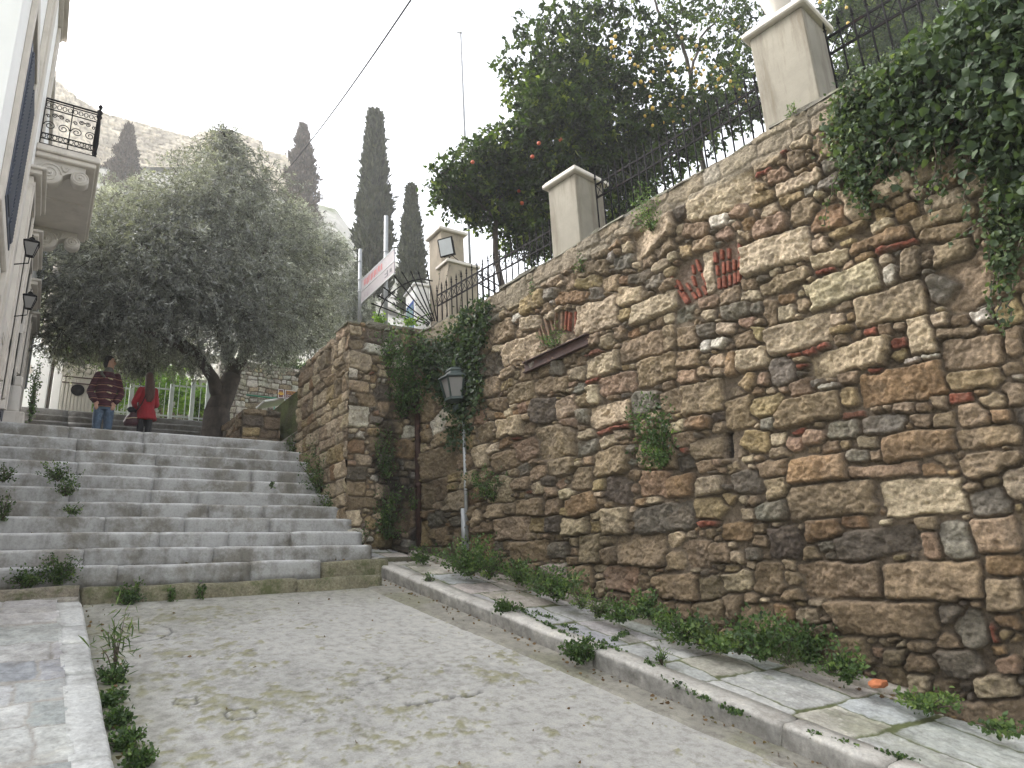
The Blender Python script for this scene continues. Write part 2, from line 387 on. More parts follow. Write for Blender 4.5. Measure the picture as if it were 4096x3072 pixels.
QA = """c775,490,1035,430,1030,590,775,685 c1025,395,1165,365,1165,460,1035,500 c1115,480,1370,405,1395,500,1130,620 c330,740,545,650,550,790,340,860
c450,570,560,545,560,610,455,650 c835,810,1035,765,1040,870,840,940 t1050,700,1290,650,1310,760,1055,865 t1145,830,1375,775,1385,925,1140,990 p925,930,1135,890,1130,1000,925,1050
g1115,1020,1280,1000,1290,1120,1120,1150 c860,1110,1095,1060,1110,1180,865,1240 t370,975,525,940,525,1050,370,1085 d510,1070,660,1040,680,1180,510,1200 c310,1180,455,1160,455,1270,305,1290
c130,1340,250,1330,250,1450,130,1465 t395,1310,545,1290,555,1410,400,1430 t885,1370,1085,1340,1090,1490,890,1520 t1405,985,1650,935,1670,1120,1425,1165 y1660,940,1810,910,1810,1040,1665,1060
y1710,1265,1810,1250,1810,1400,1720,1405 o1440,1165,1580,1150,1580,1230,1440,1250 p1405,885,1520,870,1520,950,1410,960 t1385,775,1520,755,1530,860,1390,870 t1310,615,1370,600,1375,750,1320,765
g1510,610,1620,590,1615,680,1515,680 t1450,1320,1650,1290,1660,1400,1460,1420 t350,1530,490,1515,495,1590,350,1600 g580,400,655,380,655,450,580,460 g860,395,935,385,940,460,860,470
g1005,210,1120,180,1120,260,1005,290 g1195,320,1310,290,1315,360,1200,410 c1240,240,1340,200,1335,250,1240,290 t1485,110,1600,80,1600,150,1490,185 y1400,150,1490,130,1490,195,1405,210
g230,550,320,525,320,580,230,600 c1515,190,1590,170,1610,390,1575,400 t935,330,1040,310,1040,400,935,410 t1430,10,1580,0,1560,90,1440,90 p1615,40,1710,20,1710,90,1620,130 t260,1060,350,1050,350,1120,265,1130
g780,1120,850,1115,850,1200,785,1200 p690,1175,770,1170,775,1230,690,1240 g780,960,840,955,840,1020,780,1025 c850,985,910,980,910,1080,855,1085 y1045,520,1110,505,1115,570,1045,580 o660,420,820,400,830,480,660,480
w1540,705,1590,700,1590,760,1540,765 w1600,700,1690,690,1690,740,1600,750 c1625,600,1735,590,1735,660,1630,665 c1535,520,1615,515,1615,580,1540,585 k1660,1255,1710,1248,1722,1400,1672,1402
c745,870,830,860,830,930,745,940 g615,840,690,830,700,900,620,910 t600,1420,760,1400,770,1500,610,1510 d570,1510,650,1510,650,1570,570,1575 c680,1600,760,1595,765,1659,680,1659 r370,1295,440,1275,440,1290,372,1310
r905,1250,1110,1200,1112,1218,905,1268 r840,950,925,925,925,940,842,968 r830,780,935,745,935,765,835,800 t890,220,970,215,970,290,890,310 c1000,40,1090,10,1090,60,1005,80 w985,178,1003,172,1003,222,970,225"""
QB = """c160,140,500,30,530,205,110,345 y640,90,880,0,885,30,640,125 c535,110,625,85,630,140,540,170 c550,210,750,140,770,210,550,285 o770,130,1140,0,1150,90,790,190 r940,160,1160,95,1165,120,945,190
t215,380,510,265,530,330,215,440 c480,390,910,215,940,380,560,510 t1065,170,1160,140,1190,310,1090,325 c950,210,1020,195,1015,240,975,260 w985,275,1055,250,1040,360,990,360 t1165,0,1500,0,1480,60,1190,130
t1260,150,1470,90,1520,200,1290,270 g1240,320,1530,235,1560,400,1290,500 c800,470,1200,340,1230,530,830,630 t230,480,320,450,320,590,260,610 c325,510,440,480,460,555,340,580 o330,430,420,420,440,460,340,475
c255,640,620,530,650,705,290,800 c640,560,720,545,735,600,670,620 c1130,580,1250,550,1285,770,1120,790 t1295,650,1520,580,1530,650,1300,700 c530,800,1010,680,1020,830,545,940 y985,775,1090,760,1110,810,990,835
y660,640,785,620,790,660,665,690 g285,820,400,810,460,940,300,990 o840,920,1305,820,1345,1010,850,1105 y725,1000,820,985,825,1090,715,1110 t330,1080,690,1010,705,1150,350,1235 g640,1200,810,1190,830,1280,640,1300
g860,1180,1080,1130,1100,1240,870,1270 p380,1270,480,1270,480,1350,385,1355 p490,1235,610,1240,615,1320,500,1330 t1140,1150,1240,1130,1270,1210,1140,1225 o990,1290,1385,1215,1410,1370,1000,1420
o385,1420,730,1385,740,1530,385,1560 g745,1370,880,1350,900,1410,750,1430 t760,1470,1170,1430,1200,1490,790,1520 t1285,1400,1410,1390,1410,1440,1290,1460 t1310,700,1680,670,1690,830,1340,860
y1350,890,1660,860,1680,970,1370,1010 r1370,1035,1500,1020,1500,1070,1375,1080 t1420,1100,1590,1080,1610,1200,1430,1220 t1410,1240,1804,1200,1804,1310,1440,1360 t1680,980,1804,940,1804,1110,1690,1100
t1710,640,1804,600,1804,780,1710,790 t1450,1400,1804,1370,1804,1500,1480,1520 y0,940,190,900,200,1020,20,1050 o0,780,80,760,100,900,10,920 c90,780,260,740,280,860,110,880 y175,620,245,600,250,700,180,710
g0,510,150,470,170,560,0,590 p100,570,180,550,190,610,110,630 p220,910,290,900,290,980,225,985 y50,1270,280,1240,290,1370,60,1400 w1110,820,1180,805,1180,825,1110,840 w1200,790,1290,780,1290,800,1200,810
w600,975,690,960,690,990,600,1005 r380,790,460,770,465,800,380,820 r475,770,555,750,555,785,475,800 r565,745,630,725,635,750,570,765 r840,650,930,630,930,665,845,685 r450,855,510,840,510,865,450,880
r725,1150,860,1130,860,1155,730,1175 r1025,705,1100,690,1105,740,1030,760 r885,885,970,870,970,890,890,900"""
QC = """t370,80,830,30,870,200,390,265 c900,40,1350,0,1385,210,930,230 d620,360,1090,250,1120,450,680,470 g1250,290,1400,245,1430,470,1260,480 p1140,335,1230,330,1220,475,1140,475 t440,500,870,490,890,680,450,690
t920,520,1430,490,1475,700,960,710 t600,730,1190,720,1220,930,640,900 g1340,800,1460,740,1510,960,1310,950 g1220,740,1370,740,1350,810,1230,820 t910,1000,1030,980,1080,1080,900,1080 g1180,990,1450,980,1470,1130,1190,1140
g1400,90,1620,80,1630,230,1410,240 t1420,260,1693,230,1693,430,1430,440 t1470,600,1693,590,1693,760,1500,760 r1530,840,1560,840,1570,940,1530,930 p1560,1030,1693,1020,1693,1110,1580,1120 t1060,950,1200,950,1200,1010,1070,1010
o0,280,170,270,170,370,0,370 t190,510,340,510,360,680,200,670 c0,560,160,540,170,650,10,660 y0,120,100,120,100,240,0,250 g130,430,210,410,210,490,120,490 t230,30,360,0,360,120,240,140 g180,160,360,150,370,240,190,260
t0,680,110,680,110,820,0,800 r835,90,865,90,865,140,835,140"""
QD = """t845,0,1005,0,1005,90,845,100 c730,110,900,105,930,230,740,240 t840,250,1020,240,1020,350,850,370 c1120,110,1260,100,1260,200,1130,205 d1015,110,1120,100,1120,200,1020,200 c1340,60,1510,50,1510,200,1350,210
d1550,50,1890,0,1900,180,1570,210 t1215,200,1340,200,1345,370,1220,370 y1900,0,2160,0,2170,110,1910,120 t1440,220,1720,210,1740,380,1460,390 p1370,400,1560,400,1560,530,1380,560 r1925,135,2040,135,2040,165,1930,170
t1660,440,1920,430,1930,580,1680,590 t1110,390,1310,410,1310,550,1200,560 c590,60,650,60,660,160,600,165 c690,30,770,20,780,100,700,105 t615,130,720,125,720,185,620,190 g1050,260,1160,250,1160,340,1060,345"""
QE = """c370,880,580,800,595,860,375,945 p255,1070,410,1010,420,1090,270,1150 t440,980,560,940,560,1050,450,1080 c440,680,540,645,545,700,440,730 t410,740,510,720,520,790,440,810 p340,820,440,790,440,840,335,875
y250,930,360,900,365,960,255,990 p145,960,230,945,235,1020,160,1045 w55,1030,140,1000,145,1070,60,1100 c670,930,800,900,810,1020,680,1065 c860,900,1010,820,1050,880,870,980 y620,1110,800,1050,810,1090,630,1160
g575,860,680,830,690,900,580,910 t525,740,600,710,605,750,530,780 g600,770,690,740,690,820,610,830 t1010,800,1290,700,1290,780,1040,880 t1000,1060,1300,950,1310,1040,1020,1130"""
BRICKS = [(1340, 310, 1380, 385), (1388, 395, 1440, 480), (1378, 335, 1412, 400), (1418, 410, 1452, 472), (1432, 352, 1462, 400), (1468, 408, 1495, 450), (1470, 310, 1492, 375), (1495, 382, 1520, 440),
          (1495, 210, 1520, 285), (1528, 292, 1560, 370), (1468, 240, 1480, 300), (1533, 370, 1560, 425), (1608, 165, 1614, 235), (1618, 245, 1626, 310), (1630, 320, 1634, 390), (1648, 150, 1650, 215), (1655, 222, 1658, 300),
          (1662, 308, 1666, 385), (1688, 140, 1690, 210), (1690, 220, 1692, 290), (1694, 298, 1696, 372), (1722, 210, 1724, 280), (1726, 288, 1728, 362), (1758, 100, 1758, 180), (1756, 190, 1754, 265), (1752, 275, 1750, 350),
          (543, 625, 572, 735), (562, 605, 598, 725), (585, 565, 618, 695), (612, 560, 632, 650), (684, 520, 681, 640), (710, 520, 703, 640), (736, 528, 728, 645), (764, 522, 762, 660), (652, 530, 645, 640)]
man = []
def quads(txt, ox, oy, k):
    for w in txt.split():
        c = w[0]; q = [float(a) for a in w[1:].split(',')]
        P = [wsz(ox + q[i] * k, oy + q[i + 1] * k) for i in (0, 2, 4, 6)]
        P = np.array(P); P[:, 1] -= Z0W; ce = P.mean(0)
        ux = (P[1] + P[2] - P[0] - P[3]) / 2; uy = (P[0] + P[1] - P[2] - P[3]) / 2
        ax, ay = np.linalg.norm(ux) / 2, np.linalg.norm(uy) / 2; an = math.atan2(ux[1], ux[0])
        if abs(an) > .6 : an = 0
        big = min(ax, ay) > .07
        man.append((ce[0], ce[1], max(ax * 1.05, .014), max(ay * 1.06, .014), an, c, .14 if c in 'ctoyk' and big else (.15 if c == 'r' else .6), random.uniform(.85, 1.25)))
quads(QA, 1800, 900, .663); quads(QB, 2900, 900, .663); quads(QC, 2900, 1900, .7064); quads(QD, 1500, 2000, .678); quads(QE, 2800, 0, .844)
quads('z1335,300,1500,225,1570,400,1440,485 z1605,165,1765,110,1762,350,1620,392 z545,620,615,560,640,650,575,735 z650,528,770,518,765,655,645,645', 1800, 900, .663)
RES = .0085
HW = 6.2
def okw(x, y): return zground(x) - Z0W - .1 < y < ztop(x) - Z0W + .1 and x < 7.6
X, Y, h, col, ins = stonefield(LW, HW, RES, man, [(.17, .15, 1), (.12, .4, 1), (.085, .8, 1), (.06, 1.2, 1), (.042, .9, 1), (.028, .35, 1), (.018, .1, 1)], depth=.078, rough=.0082, mrough=.013, warp=.015, rnd=.30, tilt=.14, gap=.0055, valid=okw, seedn=3)
zt = ztop(X) - Z0W; zg = zground(X) - Z0W
# plastered strip of mortar under the coping
pm = np.clip((Y - (zt - .26 - .16 * fbm(*X.shape[::-1], LW, HW, .6, 4))) / .05, 0, 1); 
nn = fbm(*X.shape[::-1], LW, HW, .12, 5, .6)
h = h * (1 - pm * .72) + pm * (.022 + nn * .022)
pc = np.array((.25, .215, .16)) * (1 + .3 * nn[..., None]); col = col * (1 - .72 * pm[..., None]) + pc * .72 * pm[..., None]
# damp, dirty foot of the wall
dm = np.clip(1 - (Y - zg - .75 - .8 * fbm(*X.shape[::-1], LW, HW, .9, 5, .6)) / .6, 0, 1)[..., None] * .55
col = col * (1 - dm) + col * np.array((.42, .40, .34)) * dm
keep = (Y < zt) & (Y > zg - .15)
t1 = sheet(X, Y, h, col, WO + np.array((0, 0, Z0W)), WU, (0, 0, 1), WNO, keep)
wall = empty('retaining_wall', WO + WU * 3 + np.array((0, 0, zground(3))), 'tall wall of rubble and reused brown stone blocks with brick arches, carrying the fence', 'wall')
def wp(s, z, off): return WO + WU * s + WNO * off + np.array((0, 0, z))
bods = []
for s0, s1 in [(i * .5, i * .5 + .5) for i in range(int(LW / .5))]:
    q = [wp(s0, zground(s0) - .4, -.004), wp(s1, zground(s1) - .4, -.004), wp(s1, zground(s1) - .4, -.55), wp(s0, zground(s0) - .4, -.55)]
    q += [wp(s0, ztop(s0) - .02, -.03), wp(s1, ztop(s1) - .02, -.03), wp(s1, ztop(s1) - .02, -.55), wp(s0, ztop(s0) - .02, -.55)]
    bods.append(solid(q))
# the body sits behind the relief; recesses stay in front of it
bods = [(V + np.array([0, 0, 0]) - WNO * .11, F, C) for V, F, C in bods]
sheet_obj('wall_face', [t1] + bods, M_wall, wall)
# coping of thin slabs and moss along the top
mb = MB(); s = -.02
while s < LW - .3:
    L = random.uniform(.35, .9); zc = ztop(s + L / 2); th = random.uniform(.018, .035)
    dz = random.uniform(-.012, .012); o1 = random.uniform(.015, .055)
    P = []
    n = 5
    for j in (0, 1):
        for i in range(n + 1):
            ss = s + L * i / n; P.append(wp(ss + .004, ztop(ss) + dz + th * j + random.uniform(-.004, .004), o1 + random.uniform(-.012, .012) - .008 * j))
        for i in range(n, -1, -1):
            ss = s + L * i / n; P.append(wp(ss, ztop(ss) + dz + th * j + .01, -.62))
    k = 2 * (n + 1); F = [tuple(range(k - 1, -1, -1)), tuple(range(k, 2 * k))] + [(i, (i + 1) % k, k + (i + 1) % k, k + i) for i in range(k)]
    mb.add(P, F); s += L + random.uniform(.0, .02)
M_cop = m_simple('mossy_coping', (.24, .22, .18), .95, .3, 12, .7, dirt=((.055, .07, .02), 6, (1, 1, 1), .46), dist=.012)
mb.build('coping', M_cop, wall)
# fans of thin bricks over the two blocked arches
M_brick = m_simple('old_red_brick', (.27, .085, .05), .95, .35, 30, .8, dirt=((.12, .07, .05), 14, (1, 1, 1), .52), dist=.006)
M_brick2 = m_simple('buff_old_brick', (.25, .155, .10), .95, .35, 30, .8, dirt=((.12, .09, .07), 14, (1, 1, 1), .5), dist=.006)
for nm_, lo_, hi_, mt_ in (('brick_arch', 1300, 1600, M_brick), ('brick_arch', 1600, 1900, M_brick), ('brick_arch', 500, 700, M_brick2), ('brick_arch', 700, 800, M_brick)):
    mb = MB()
    for (x0, y0, x1, y1) in BRICKS:
        if not lo_ <= x0 < hi_: continue
        a = wpt(1800 + x0 * .663, 900 + y0 * .663, 0); b = wpt(1800 + x1 * .663, 900 + y1 * .663, 0); d = b - a; L_ = np.linalg.norm(d); d /= L_; o_ = .022 + random.uniform(-.008, .012)
        c_ = (a + b) / 2 + WNO * (o_ - .03); w_ = np.cross(d, WNO); w_ /= np.linalg.norm(w_)
        mb.box(c_, (L_ / 2 - .005, .0145 * random.uniform(.8, 1.1), .04), np.array([d, w_, WNO]).T, .005)
    mb.build(nm_, mt_, wall)
# rusty steel beam let into the wall
a = np.array(wpt(1800 + 485 * .663, 900 + 872 * .663, .0)); b = np.array(wpt(1800 + 872 * .663, 900 + 700 * .663, .0))
mb = MB(); d = (b - a)
for zo, hh, out in ((0.055, .010, .055), (-.055, .010, .055), (0, .11, .02)):
    mb.bar(a + np.array((0, 0, zo)) + WNO * (out / 2 + .065), b + np.array((0, 0, zo)) + WNO * (out / 2 + .065), out, hh)
mb.build('steel_beam', M_rust, wall)

# corner block: front face (towards the camera) and side face along the steps --------------
CX = float(atY(1388, 2200, YB)[0])     # its street corner
ZBT_c = float(atY(1388, 1290, YB)[2]); ZBT_w = float(atY(1676, 1322, YB)[2])
CX2 = WO[0] + .1
W2 = CX2 - CX
qs = [(60, 450, 190, 450, 190, 565, 55, 570, 'w'), (140, 110, 310, 125, 310, 180, 150, 165, 'w'), (70, 10, 140, 10, 145, 60, 75, 60, 'c'), (60, 240, 120, 240, 120, 300, 60, 300, 'w'), (60, 310, 190, 320, 190, 375, 60, 375, 'c'),
      (110, 590, 165, 590, 165, 640, 110, 640, 'w'), (60, 645, 160, 640, 160, 715, 60, 715, 'o'), (105, 720, 200, 725, 195, 785, 105, 785, 'c'), (50, 790, 160, 790, 160, 860, 45, 865, 'd'), (50, 870, 160, 880, 155, 945, 45, 950, 't'),
      (55, 955, 230, 955, 230, 1020, 60, 1020, 't'), (30, 1030, 140, 1030, 150, 1110, 25, 1120, 'c'), (35, 1125, 140, 1125, 165, 1200, 40, 1205, 'w'), (100, 1210, 180, 1215, 180, 1270, 100, 1270, 'c'),
      (380, 760, 470, 750, 470, 795, 380, 795, 'c'), (430, 860, 490, 850, 490, 925, 430, 930, 't'), (395, 820, 450, 810, 460, 850, 395, 850, 'w'), (360, 60, 460, 60, 455, 120, 365, 120, 't'), (190, 180, 300, 180, 300, 215, 190, 215, 't'),
      (435, 1040, 520, 1040, 520, 1100, 440, 1100, 'p'), (520, 1030, 565, 1030, 565, 1090, 525, 1090, 't'), (360, 1190, 450, 1190, 450, 1235, 365, 1235, 'w'), (410, 1110, 480, 1115, 480, 1190, 410, 1190, 'd'), (355, 820, 415, 800, 400, 840, 330, 850, 'c')]
Z2 = -.3
man2 = []
for q in qs:
    P = np.array([[atY(1350 + q[i] * .7235, 1300 + q[i + 1] * .7235, YB)[0] - CX, atY(1350 + q[i] * .7235, 1300 + q[i + 1] * .7235, YB)[2] - Z2] for i in (0, 2, 4, 6)])
    ce = P.mean(0); ax = max(.02, (P[1, 0] + P[2, 0] - P[0, 0] - P[3, 0]) / 4); ay = max(.02, (P[0, 1] + P[1, 1] - P[2, 1] - P[3, 1]) / 4)
    man2.append((ce[0], ce[1], ax, ay, 0, q[8], .25, random.uniform(.9, 1.2)))
X, Y, h, col, ins = stonefield(W2, 3.9, .011, man2, [(.12, .35, 1), (.085, .8, 1), (.055, 1.2, 1), (.035, 1.5, 1), (.022, 1.2, 1)], depth=.05, seedn=11, wts=dict(t=3, c=4, w=1.5, g=1.5, y=1, p=.5, d=.8, o=.5, r=.2))
ztb = lambda x: ZBT_c + (ZBT_w - ZBT_c) * x / W2
# black water stains under the ivy
st = np.clip((fbm(*X.shape[::-1], W2, 3.9, .5, 5, .6) + .85 - np.abs(X - .56) / .30 * .85 - np.abs(Y - 1.55) / 1.6 * .8) * 3.0, 0, 1)[..., None] * .85
st2 = np.clip((fbm(*X.shape[::-1], W2, 3.9, .4, 5, .6) + .4 - np.abs(X - W2 + .18) / .22) * 3, 0, 1)[..., None] * .75
st = np.maximum(st, st2); col = col * (1 - st) + col * .09 * st
f_front = sheet(X, Y, h, col, (CX - .03, YB, Z2), (1, 0, 0), (0, 0, 1), (0, -1, 0), Y < ztb(X) - Z2)
LS = 2.1   # side face length
man3 = []
zz = .3; row = 0
while zz < 4.1:
    hh = random.uniform(.11, .24); s_ = 0
    while s_ < LS:
        L = random.uniform(.16, .42)
        man3.append((s_ + L / 2, zz + hh / 2, L / 2 - .002, hh / 2 - .002, random.gauss(0, .02), random.choice('cttcyctoc'), .2, random.uniform(.7, 1.1))); s_ += L
    zz += hh
X, Y, h, col, ins = stonefield(LS, 4.2, .013, man3, [(.05, .6, 1), (.03, 1, 1)], depth=.045, seedn=12)
f_side = sheet(X, Y, h, col, (CX, YB + LS - .04, Z2), (0, -1, 0), (0, 0, 1), (-1, 0, 0), Y < ZBT_c - Z2 - .06 * (LS - X) / LS)
blk = empty('corner_wall', (CX + .5, YB + .5, G(YB)), 'overgrown stone corner wall between the steps and the tall wall', 'wall')
body = solid([(CX + .05, YB + .05, -.5), (CX2 + .4, YB + .05, -.5), (CX2 + .4, YB + LS, -.5), (CX + .05, YB + LS, -.5),
              (CX + .05, YB + .05, ZBT_c - .03), (CX2 + .4, YB + .05, ZBT_w - .03), (CX2 + .4, YB + LS, ZBT_c - .03), (CX + .05, YB + LS, ZBT_c - .1)])
sheet_obj('wall_face', [f_front, f_side, body], M_wall, blk)
mb = MB(); x = CX - .06
while x < CX2 - .1:
    L = random.uniform(.25, .5); z = ZBT_c + (ZBT_w - ZBT_c) * (x + L / 2 - CX) / W2
    mb.bb(x, x + L - .01, YB - random.uniform(.02, .05), YB + .45, z - .012, z + random.uniform(.015, .03), .006); x += L
y = YB + .46
while y < YB + LS:
    L = random.uniform(.3, .5); mb.bb(CX - random.uniform(.02, .05), CX + .4, y, y + L - .01, ZBT_c - .03 - .03 * (y - YB), ZBT_c - .005 - .03 * (y - YB), .006); y += L
mb.build('coping', M_cop, blk)
# ------------------------------------------------------------------ ground, road, pavements, steps
M_conc = m_attr('weathered_concrete', .9, 110, .35, .002, None, .42)
M_step = None
def m_steps():
    m, n, l, b = newmat('grey_marble_steps')
    a = n.new('ShaderNodeAttribute'); a.attribute_name = 'Col'
    v = coords(n, l); vs = coords(n, l, (5, 31, 1.4))
    t = tex(n, l, 'ShaderNodeTexNoise', 45, v, Detail=7.0, Roughness=.7)
    s = tex(n, l, 'ShaderNodeTexNoise', 1.6, vs, Detail=6.0, Roughness=.65)
    s2 = tex(n, l, 'ShaderNodeTexNoise', 2.6, v, Detail=7.0, Roughness=.7)
    g = ramp(n, l, t.outputs[0], [(.3, (.78, .78, .78)), (.5, (1, 1, 1)), (.7, (1.12, 1.12, 1.12))])
    g2 = ramp(n, l, s.outputs[0], [(.34, (.68, .67, .65)), (.52, (1, 1, 1)), (.7, (1.08, 1.08, 1.08))])
    g3 = ramp(n, l, s2.outputs[0], [(.40, (.52, .49, .43)), (.54, (1, 1, 1))])
    ge = n.new('ShaderNodeNewGeometry'); sx = n.new('ShaderNodeSeparateXYZ'); l.new(ge.outputs['True Normal'], sx.inputs[0])
    co = mixc(n, l, 1.0, mixc(n, l, 1.0, mixc(n, l, 1.0, a.outputs[0], g, 'MULTIPLY'), g2, 'MULTIPLY'), g3, 'MULTIPLY')
    l.new(co, b.inputs['Base Color']); b.inputs['Roughness'].default_value = .62
    k = bump(n, l, s2.outputs[0], .3, .02, b); bump(n, l, t.outputs[0], .3, .004, b, k)
    return m
M_step = m_steps()
class CB:      # coloured blocks
    def __init__(s): s.V = []; s.F = []; s.C = []; s.n = 0
    def block(s, o, u, v, w, L, D, H, col, prof=None, seg=.09, jit=.004, endcut=.004, bow=0.0, grime=0.0, lip=False):
        """length L along u, depth D along v, height H along w; o is the front bottom corner"""
        o, u, v, w = [np.array(q, float) for q in (o, u, v, w)]
        prof = prof or [(D, 0), (0, 0), (0, .33), (0, .66), (.0, H - .03 if H > .05 else H * .7), (.009, H - .009), (.032, H), (D * .5, H), (D, H)]
        prof = [(a, (b * H if (b in (.33, .66)) else b)) for a, b in prof]
        n = max(2, int(L / seg)); k = len(prof)
        ph = random.uniform(0, 6.3); base = len(s.V)
        for i in range(n + 1):
            x = L * i / n; en = 1.0 if 0 < i < n else 0.0
            xx = x + (endcut if i == 0 else (-endcut if i == n else 0))
            wob = math.sin(x * 2.1 + ph) * jit * .8 + bow * math.sin(math.pi * i / n)
            for (a, b) in prof:
                ja = (math.sin(x * 5.3 + ph * 3 + b * 9) * .5 + math.sin(x * 11.7 + ph + b * 17) * .3) * jit + random.gauss(0, jit * .12) + (0 if en else .006 if a < .02 else 0); jb = math.sin(x * 7.1 + ph * 2) * jit * .5 + random.gauss(0, jit * .1) + wob - (.006 if (not en and b > H * .8) else 0)
                if a >= D * .5 or b <= 0: ja = 0
                s.V.append(o + u * xx + v * (a + ja) + w * (b + (jb if b > 0 else 0)))
                s.C.append(np.array(col) * (1 + .03 * math.sin(x * 4 + ph + b * 6)) * (1.45 if (lip and b > H * .9 and a < D * .9) else 1) * (1 - (grime * random.uniform(.6, 1.15) if (a < .004 and b < H * .85) else 0)))  # lip and tread top painted paler: wear plus the sky-lit tread line
        for i in range(n):
            for j in range(k):
                j2 = (j + 1) % k; s.F.append((base + i * k + j, base + i * k + j2, base + (i + 1) * k + j2, base + (i + 1) * k + j))
        for e in (0, n):   # end caps as quad strips
            r = base + e * k
            for j in range(1, k // 2):
                s.F.append((r + j, r + j + 1, r + k - 1 - j, r + k - j) if k - 1 - j > j + 1 else (r + j, r + j + 1, r + j + 1, r + k - j))
    def build(s, name, mat, kind='structure', parent=None):
        F = np.array([f for f in s.F if len(set(f)) == 4]); me = np_mesh(name, np.array(s.V), F, False, np.array(s.C))
        bm = bmesh.new(); bm.from_mesh(me); bmesh.ops.recalc_face_normals(bm, faces=bm.faces); bm.to_mesh(me); bm.free()
        o = link(name, me, mat, parent, parent is not None)
        if kind: o['kind'] = kind
        return o
SLP = np.array([0, 1, GS]); SLP = SLP / np.linalg.norm(SLP); SLN = np.array([0, -GS, 1]) / math.hypot(1, GS)
# road sheet
def lineX(pa, pb, dz):
    A = atG(*pa, dz); B = atG(*pb, dz); k = (B[0] - A[0]) / (B[1] - A[1]); return lambda y: A[0] + k * (y - A[1])
krf = lineX((1583, 2340), (3296, 3072), 0.0)       # foot of the right kerb
led = lineX((1740, 2262), (4096, 2957), .10)       # foot of the planter edging
klr = lineX((330, 2407), (463, 3072), .09); kll = lineX((222, 2407), (278, 3072), .09)
gut = lineX((2204, 2667), (3148, 3072), 0.004)
Y0R, Y1R = -6.0, 7.6
W, H = 4.9, (Y1R - Y0R) / SLP[1]; res = .016
nx, ny = int(W / res), int(H / res); Xg, Yg = np.meshgrid(np.linspace(0, W, nx), np.linspace(0, H, ny))
a1 = fbm(nx, ny, W, H, .9, 6, .6); a2 = fbm(nx, ny, W, H, .12, 5, .65); a3 = fbm(nx, ny, W, H, .035, 3, .6); a4 = fbm(nx, ny, W, H, 1.7, 5, .55); a5 = fbm(nx, ny, W, H, .05, 3, .6)
moss = np.clip((a1 * .7 + a2 * 1.5 + a3 * .5 + a4 * .4 - .42) * 6, 0, 1)
# aggregate laid bare in worn patches
agg = np.clip((a4 + a1 * .6 - .05) * 4, 0, 1)
h = a1 * .006 + a2 * .0025 + moss * (a3 * .006 + .002) + agg * a5 * .003 - np.clip((a2 - .42) * 8, 0, 1) * .008
base = np.array((.405, .395, .365)) * (1 + .15 * a4[..., None] + .12 * a2[..., None])
col = base * (1 - .10 * agg[..., None]) + agg[..., None] * a5[..., None] * .09
mcol = np.array((.20, .19, .10)) * (1 + .4 * a3[..., None]); mm = moss[..., None] * np.clip(.55 + a3[..., None] * 1.0, 0, .85)
col = col * (1 - mm) + mcol * mm
# greenish damp edge along the left kerb and the foot of the steps
ed = np.clip(1 - (Xg - .35) / .35 + a1 * .8, 0, 1) * .55; ed = np.maximum(ed, np.clip(1 - (H - 1.2 - Yg) / .9 + a1 * .8, 0, 1) * .45)[..., None]
col = col * (1 - ed) + np.array((.185, .18, .115)) * (1 + .3 * a2[..., None]) * ed
kd = np.clip(1 - (krf(Y0R + Yg * SLP[1]) - Xg) / .22 + a1 * .9, 0, 1)[..., None] * .5; col = col * (1 - kd) + np.array((.17, .15, .12)) * (1 + .4 * a2[..., None]) * kd
tr = np.clip(fbm(nx, ny, W, H, 2.6, 4, .5) * 2.2, -1, 1)[..., None]; col = col * (1 + .13 * tr)
# hairline cracks and two round patches
def crack(p0, p1, wd=.005, dep=.012):
    global h, col
    p0 = np.array(p0, float); p1 = np.array(p1, float)
    P = np.stack([Xg, Yg], -1) - p0; d = p1 - p0; L = np.linalg.norm(d); d = d / L; t = P @ d; q = P @ np.array((-d[1], d[0])) + a2 * .06 + a3 * .015
    m = (t > 0) & (t < L) & (np.abs(q) < wd + .004 * np.abs(a3)); h = h - m * dep; col = np.where(m[..., None], col * .45, col)
def loc(px, py):
    P = atG(px, py); return (P[0] - 0.0, (P[1] - Y0R) / SLP[1])
crack(loc(620, 2640), loc(1120, 2590)); crack(loc(420, 2450), loc(780, 2420)); crack(loc(2050, 2480), loc(3100, 3000), .004)
crack(loc(1850, 2380), loc(2550, 2700), .004); crack(loc(1620, 2820), loc(1930, 2770), .012); crack(loc(480, 2500), loc(680, 2560)); crack(loc(1200, 2900), loc(1650, 2650), .003)
for (cx, cy, r) in ((965, 2858, .075), (745, 2805, .06), (560, 2530, .2)):
    c = loc(cx, cy); d = np.hypot(Xg - c[0], (Yg - c[1]) * 1.0) + a3 * .01; m = np.abs(d - r) < .008; h = h - m * .01; col = np.where(m[..., None], col * .4, col)
ro = link('road', np_mesh('road', *(lambda V, F, C: (V, F))(*sheet(Xg, Yg, h, col, (0, Y0R, G(Y0R)), (1, 0, 0), SLP, SLN)), True, col.reshape(-1, 3)), M_conc); ro['kind'] = 'structure'
